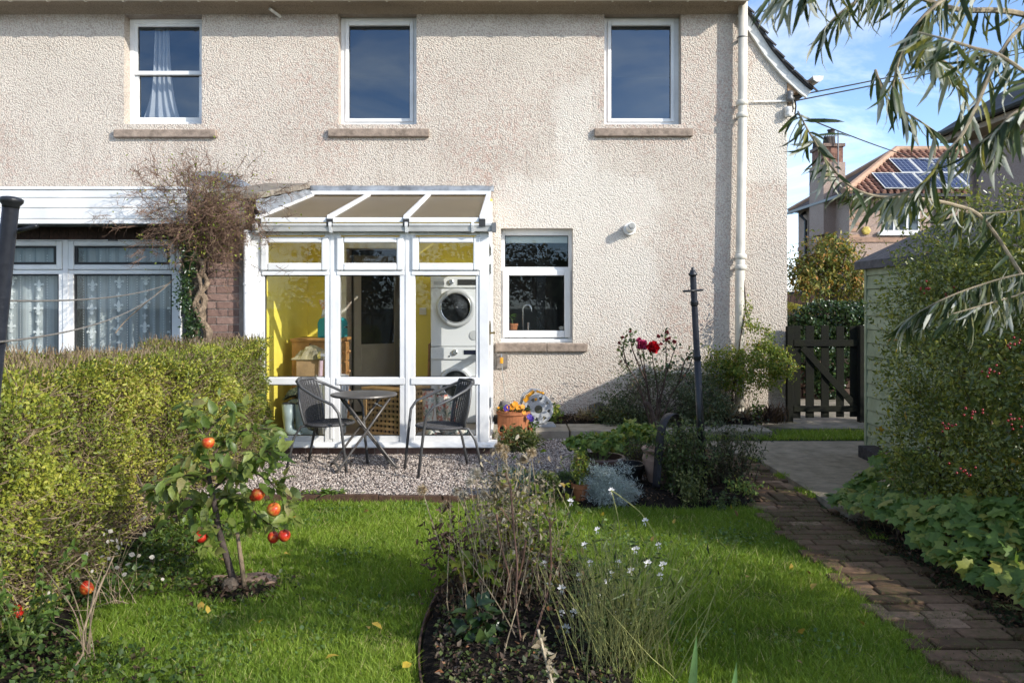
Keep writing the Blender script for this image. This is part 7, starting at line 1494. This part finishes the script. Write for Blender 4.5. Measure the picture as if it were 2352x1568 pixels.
# ---------------------------------------------------------------- grass
L_grass = LM('grass_blade', [(0,(.09,.165,.02)),(.4,(.18,.285,.032)),(.75,(.31,.42,.055)),(.92,(.44,.48,.11)),(1,(.52,.46,.22))], .35, .5, .3)
def grass(name, n, x0, x1, y0, y1, z, h, mask=None, pw=1.6, w=.0035):
    y = y0+(y1-y0)*RNG.random(n)**pw; x = x0+(x1-x0)*RNG.random(n)
    if mask is not None: k = mask(x, y); x, y = x[k], y[k]
    n = len(x); cl = .5+.5*np.sin(x*7+np.sin(y*5)*1.5)*np.sin(y*8+np.sin(x*4)); hh = h*RNG.uniform(.55,1.2,n)*(.85+.25*cl)
    long_ = RNG.random(n) < .08; hh = np.where(long_, hh*1.6, hh); thin = .5+.5*np.sin(x*5.3+2*np.sin(y*3.1))*np.sin(y*6.1-x*2); hh *= np.where(thin < .12, .55, 1)
    d = np.stack([RNG.normal(size=n)*.5+.10*np.sin(x*3+y*2), RNG.normal(size=n)*.5+.10*np.cos(x*2.3-y*3), np.ones(n)],1)
    wd = w*(1+.12*(y-3)); T0, TF = BLADE; Lv = Leaves(); p = np.stack([x,y,np.full(n,z)],1)
    f = nrm(d); u = nrm(np.stack([RNG.normal(size=n),RNG.normal(size=n),np.zeros(n)],1)+1e-6); u = nrm(u-f*(u*f).sum(1,keepdims=True)); s = np.cross(f,u)
    b = f*hh[:,None]; bend = np.stack([d[:,0],d[:,1],np.full(n,-.25)],1)*(hh*.45*RNG.random(n))[:,None]; hw = (s*wd[:,None]*.5)
    V = np.stack([p-hw, p+hw, p+b*.5+hw*.85+bend*.2, p+b*.5-hw*.85+bend*.2, p+b+bend],1).reshape(-1,3); o = np.arange(n)*5
    F4 = np.stack([o,o+1,o+2,o+3],1); F3 = np.stack([o+3,o+2,o+4],1); pt_ = .5+.5*np.sin(x*2.1+np.sin(y*1.7)*2)*np.cos(y*2.6-x); r = np.clip(RNG.random(n)*.5+.1*cl+.42*pt_*(.6+.4*thin),0,1); r = np.where(RNG.random(n)<.05+.12*(thin<.15), .985, r*.93)
    return struct(arr_mesh(name, V, [F4,F3], L_grass, None, np.repeat(r,5)), 'stuff')
def lawnmask(x, y):
    k = ~in_bed(x-.0, y) & (x < 1.80-.02*np.sin(y*5)) & (x > -2.30+.25*np.sin(y*2.7)*0+.55*np.clip((5.2-y)/2.2,0,1)*(.7+.3*np.sin(y*4)))
    k &= ~(((x+1.45)/.21)**2+((y-4.33)/.15)**2 < .75+.6*RNG.random(len(x)))
    k &= ~((x > .5) & (y > 6.08+.03*np.sin(x*9))) & (y < 6.29)
    return k
grass('lawn_grass', 380000, -2.4, 1.85, 2.9, 6.3, zL-.012, .050, lawnmask, 1.5, .0031)
grass('verge_grass', 6500, 1.95, 4.0, 8.86, 9.46, -.05, .06, None, 1.)
grass('path_edge_grass', 2600, 2.26, 2.36, 5.2, 8.3, -.075, .04, lambda x, y: np.sin(y*9)+np.sin(y*4) > .5, 1.)
grass('paving_joint_grass', 500, 1.7, 2.4, 6.2, 8.5, -.08, .035, lambda x, y: np.sin(y*11+x*5) > .85, 1.)
def clv(n):
    c = np.stack([-2+3.6*RNG.random(34), 3.05+3*RNG.random(34)],1)[RNG.integers(0,34,n)]+RNG.normal(size=(n,2))*.10; k = lawnmask(c[:,0],c[:,1]); return np.stack([c[k,0],c[k,1],np.full(k.sum(),zL+.012)],1)
cover('lawn_clover', 2600, clv, leaf4(.95,.04,.05), .020, LM('clover_leaf', [(0,(.06,.12,.03)),(.6,(.12,.20,.05)),(1,(.2,.27,.08))], .3), .02)
# fallen leaves on the lawn
def lp(n): x = -2+3.7*RNG.random(n); y = 3.1+3*RNG.random(n); k = lawnmask(x,y); return np.stack([x[k],y[k],np.full(k.sum(),zL+.04)],1)
cover('fallen_leaves', 40, lp, leaf8(.6,.05,.3), .05, LM('fallen_leaf', [(0,(.3,.2,.05)),(.5,(.5,.36,.04)),(1,(.22,.12,.05))], .2), .01)
for o in bpy.data.objects:      # tangled stems and scattered pods nobody could count
    if o.parent is not None and o.name.split('.')[0] in ('stems','seed_pods','long_shoots','twigs','bare_shoots'): o['kind'] = 'stuff'
# ---------------------------------------------------------------- trees round the garden, mostly seen as shade and in the window panes
def big_tree(label, x, y, h, r, n, mat, size=.12, group='trees round the garden'):
    t = thing('garden_tree', label, 'tree', (x,y,-.1), group); f = MB(); f.tube([(x,y,-.1),(x+.05,y,h*.35),(x,y,h*.7)], [.16,.12,.05], 8); f.build('trunk', m_bark, t)
    bl = [((x+random.gauss(0,r*.4),y+random.gauss(0,r*.4),h*(.45+.4*random.random())),(r*.6,r*.6,h*.22)) for _ in range(7)]
    bush('x','x','x', bl, n, leaf4(.6), size, mat, (x,y,-.1), 30, m_bark, .5, .2, parent=t, stem_r=.03, hemi=None); return t
big_tree('leafy garden tree beyond the shed shading the foot of the house corner', 6.8, 7.6, 2.25, .8, 5000, L_ivy, .09)
for k, (x, y, h, r) in enumerate(((-5,-11,3.4,1.9),(-1.5,-11.5,3.7,1.9),(1.8,-11,3.5,1.9),(5.0,-12,3.3,1.8))):
    big_tree(['dark garden tree mirrored in the windows, first from the hedge side','dark garden tree mirrored in the windows, second from the hedge side','dark garden tree mirrored in the windows, third from the hedge side','dark garden tree mirrored in the windows, fourth from the hedge side'][k], x, y, h, r, 2600, L_ivy, .2)
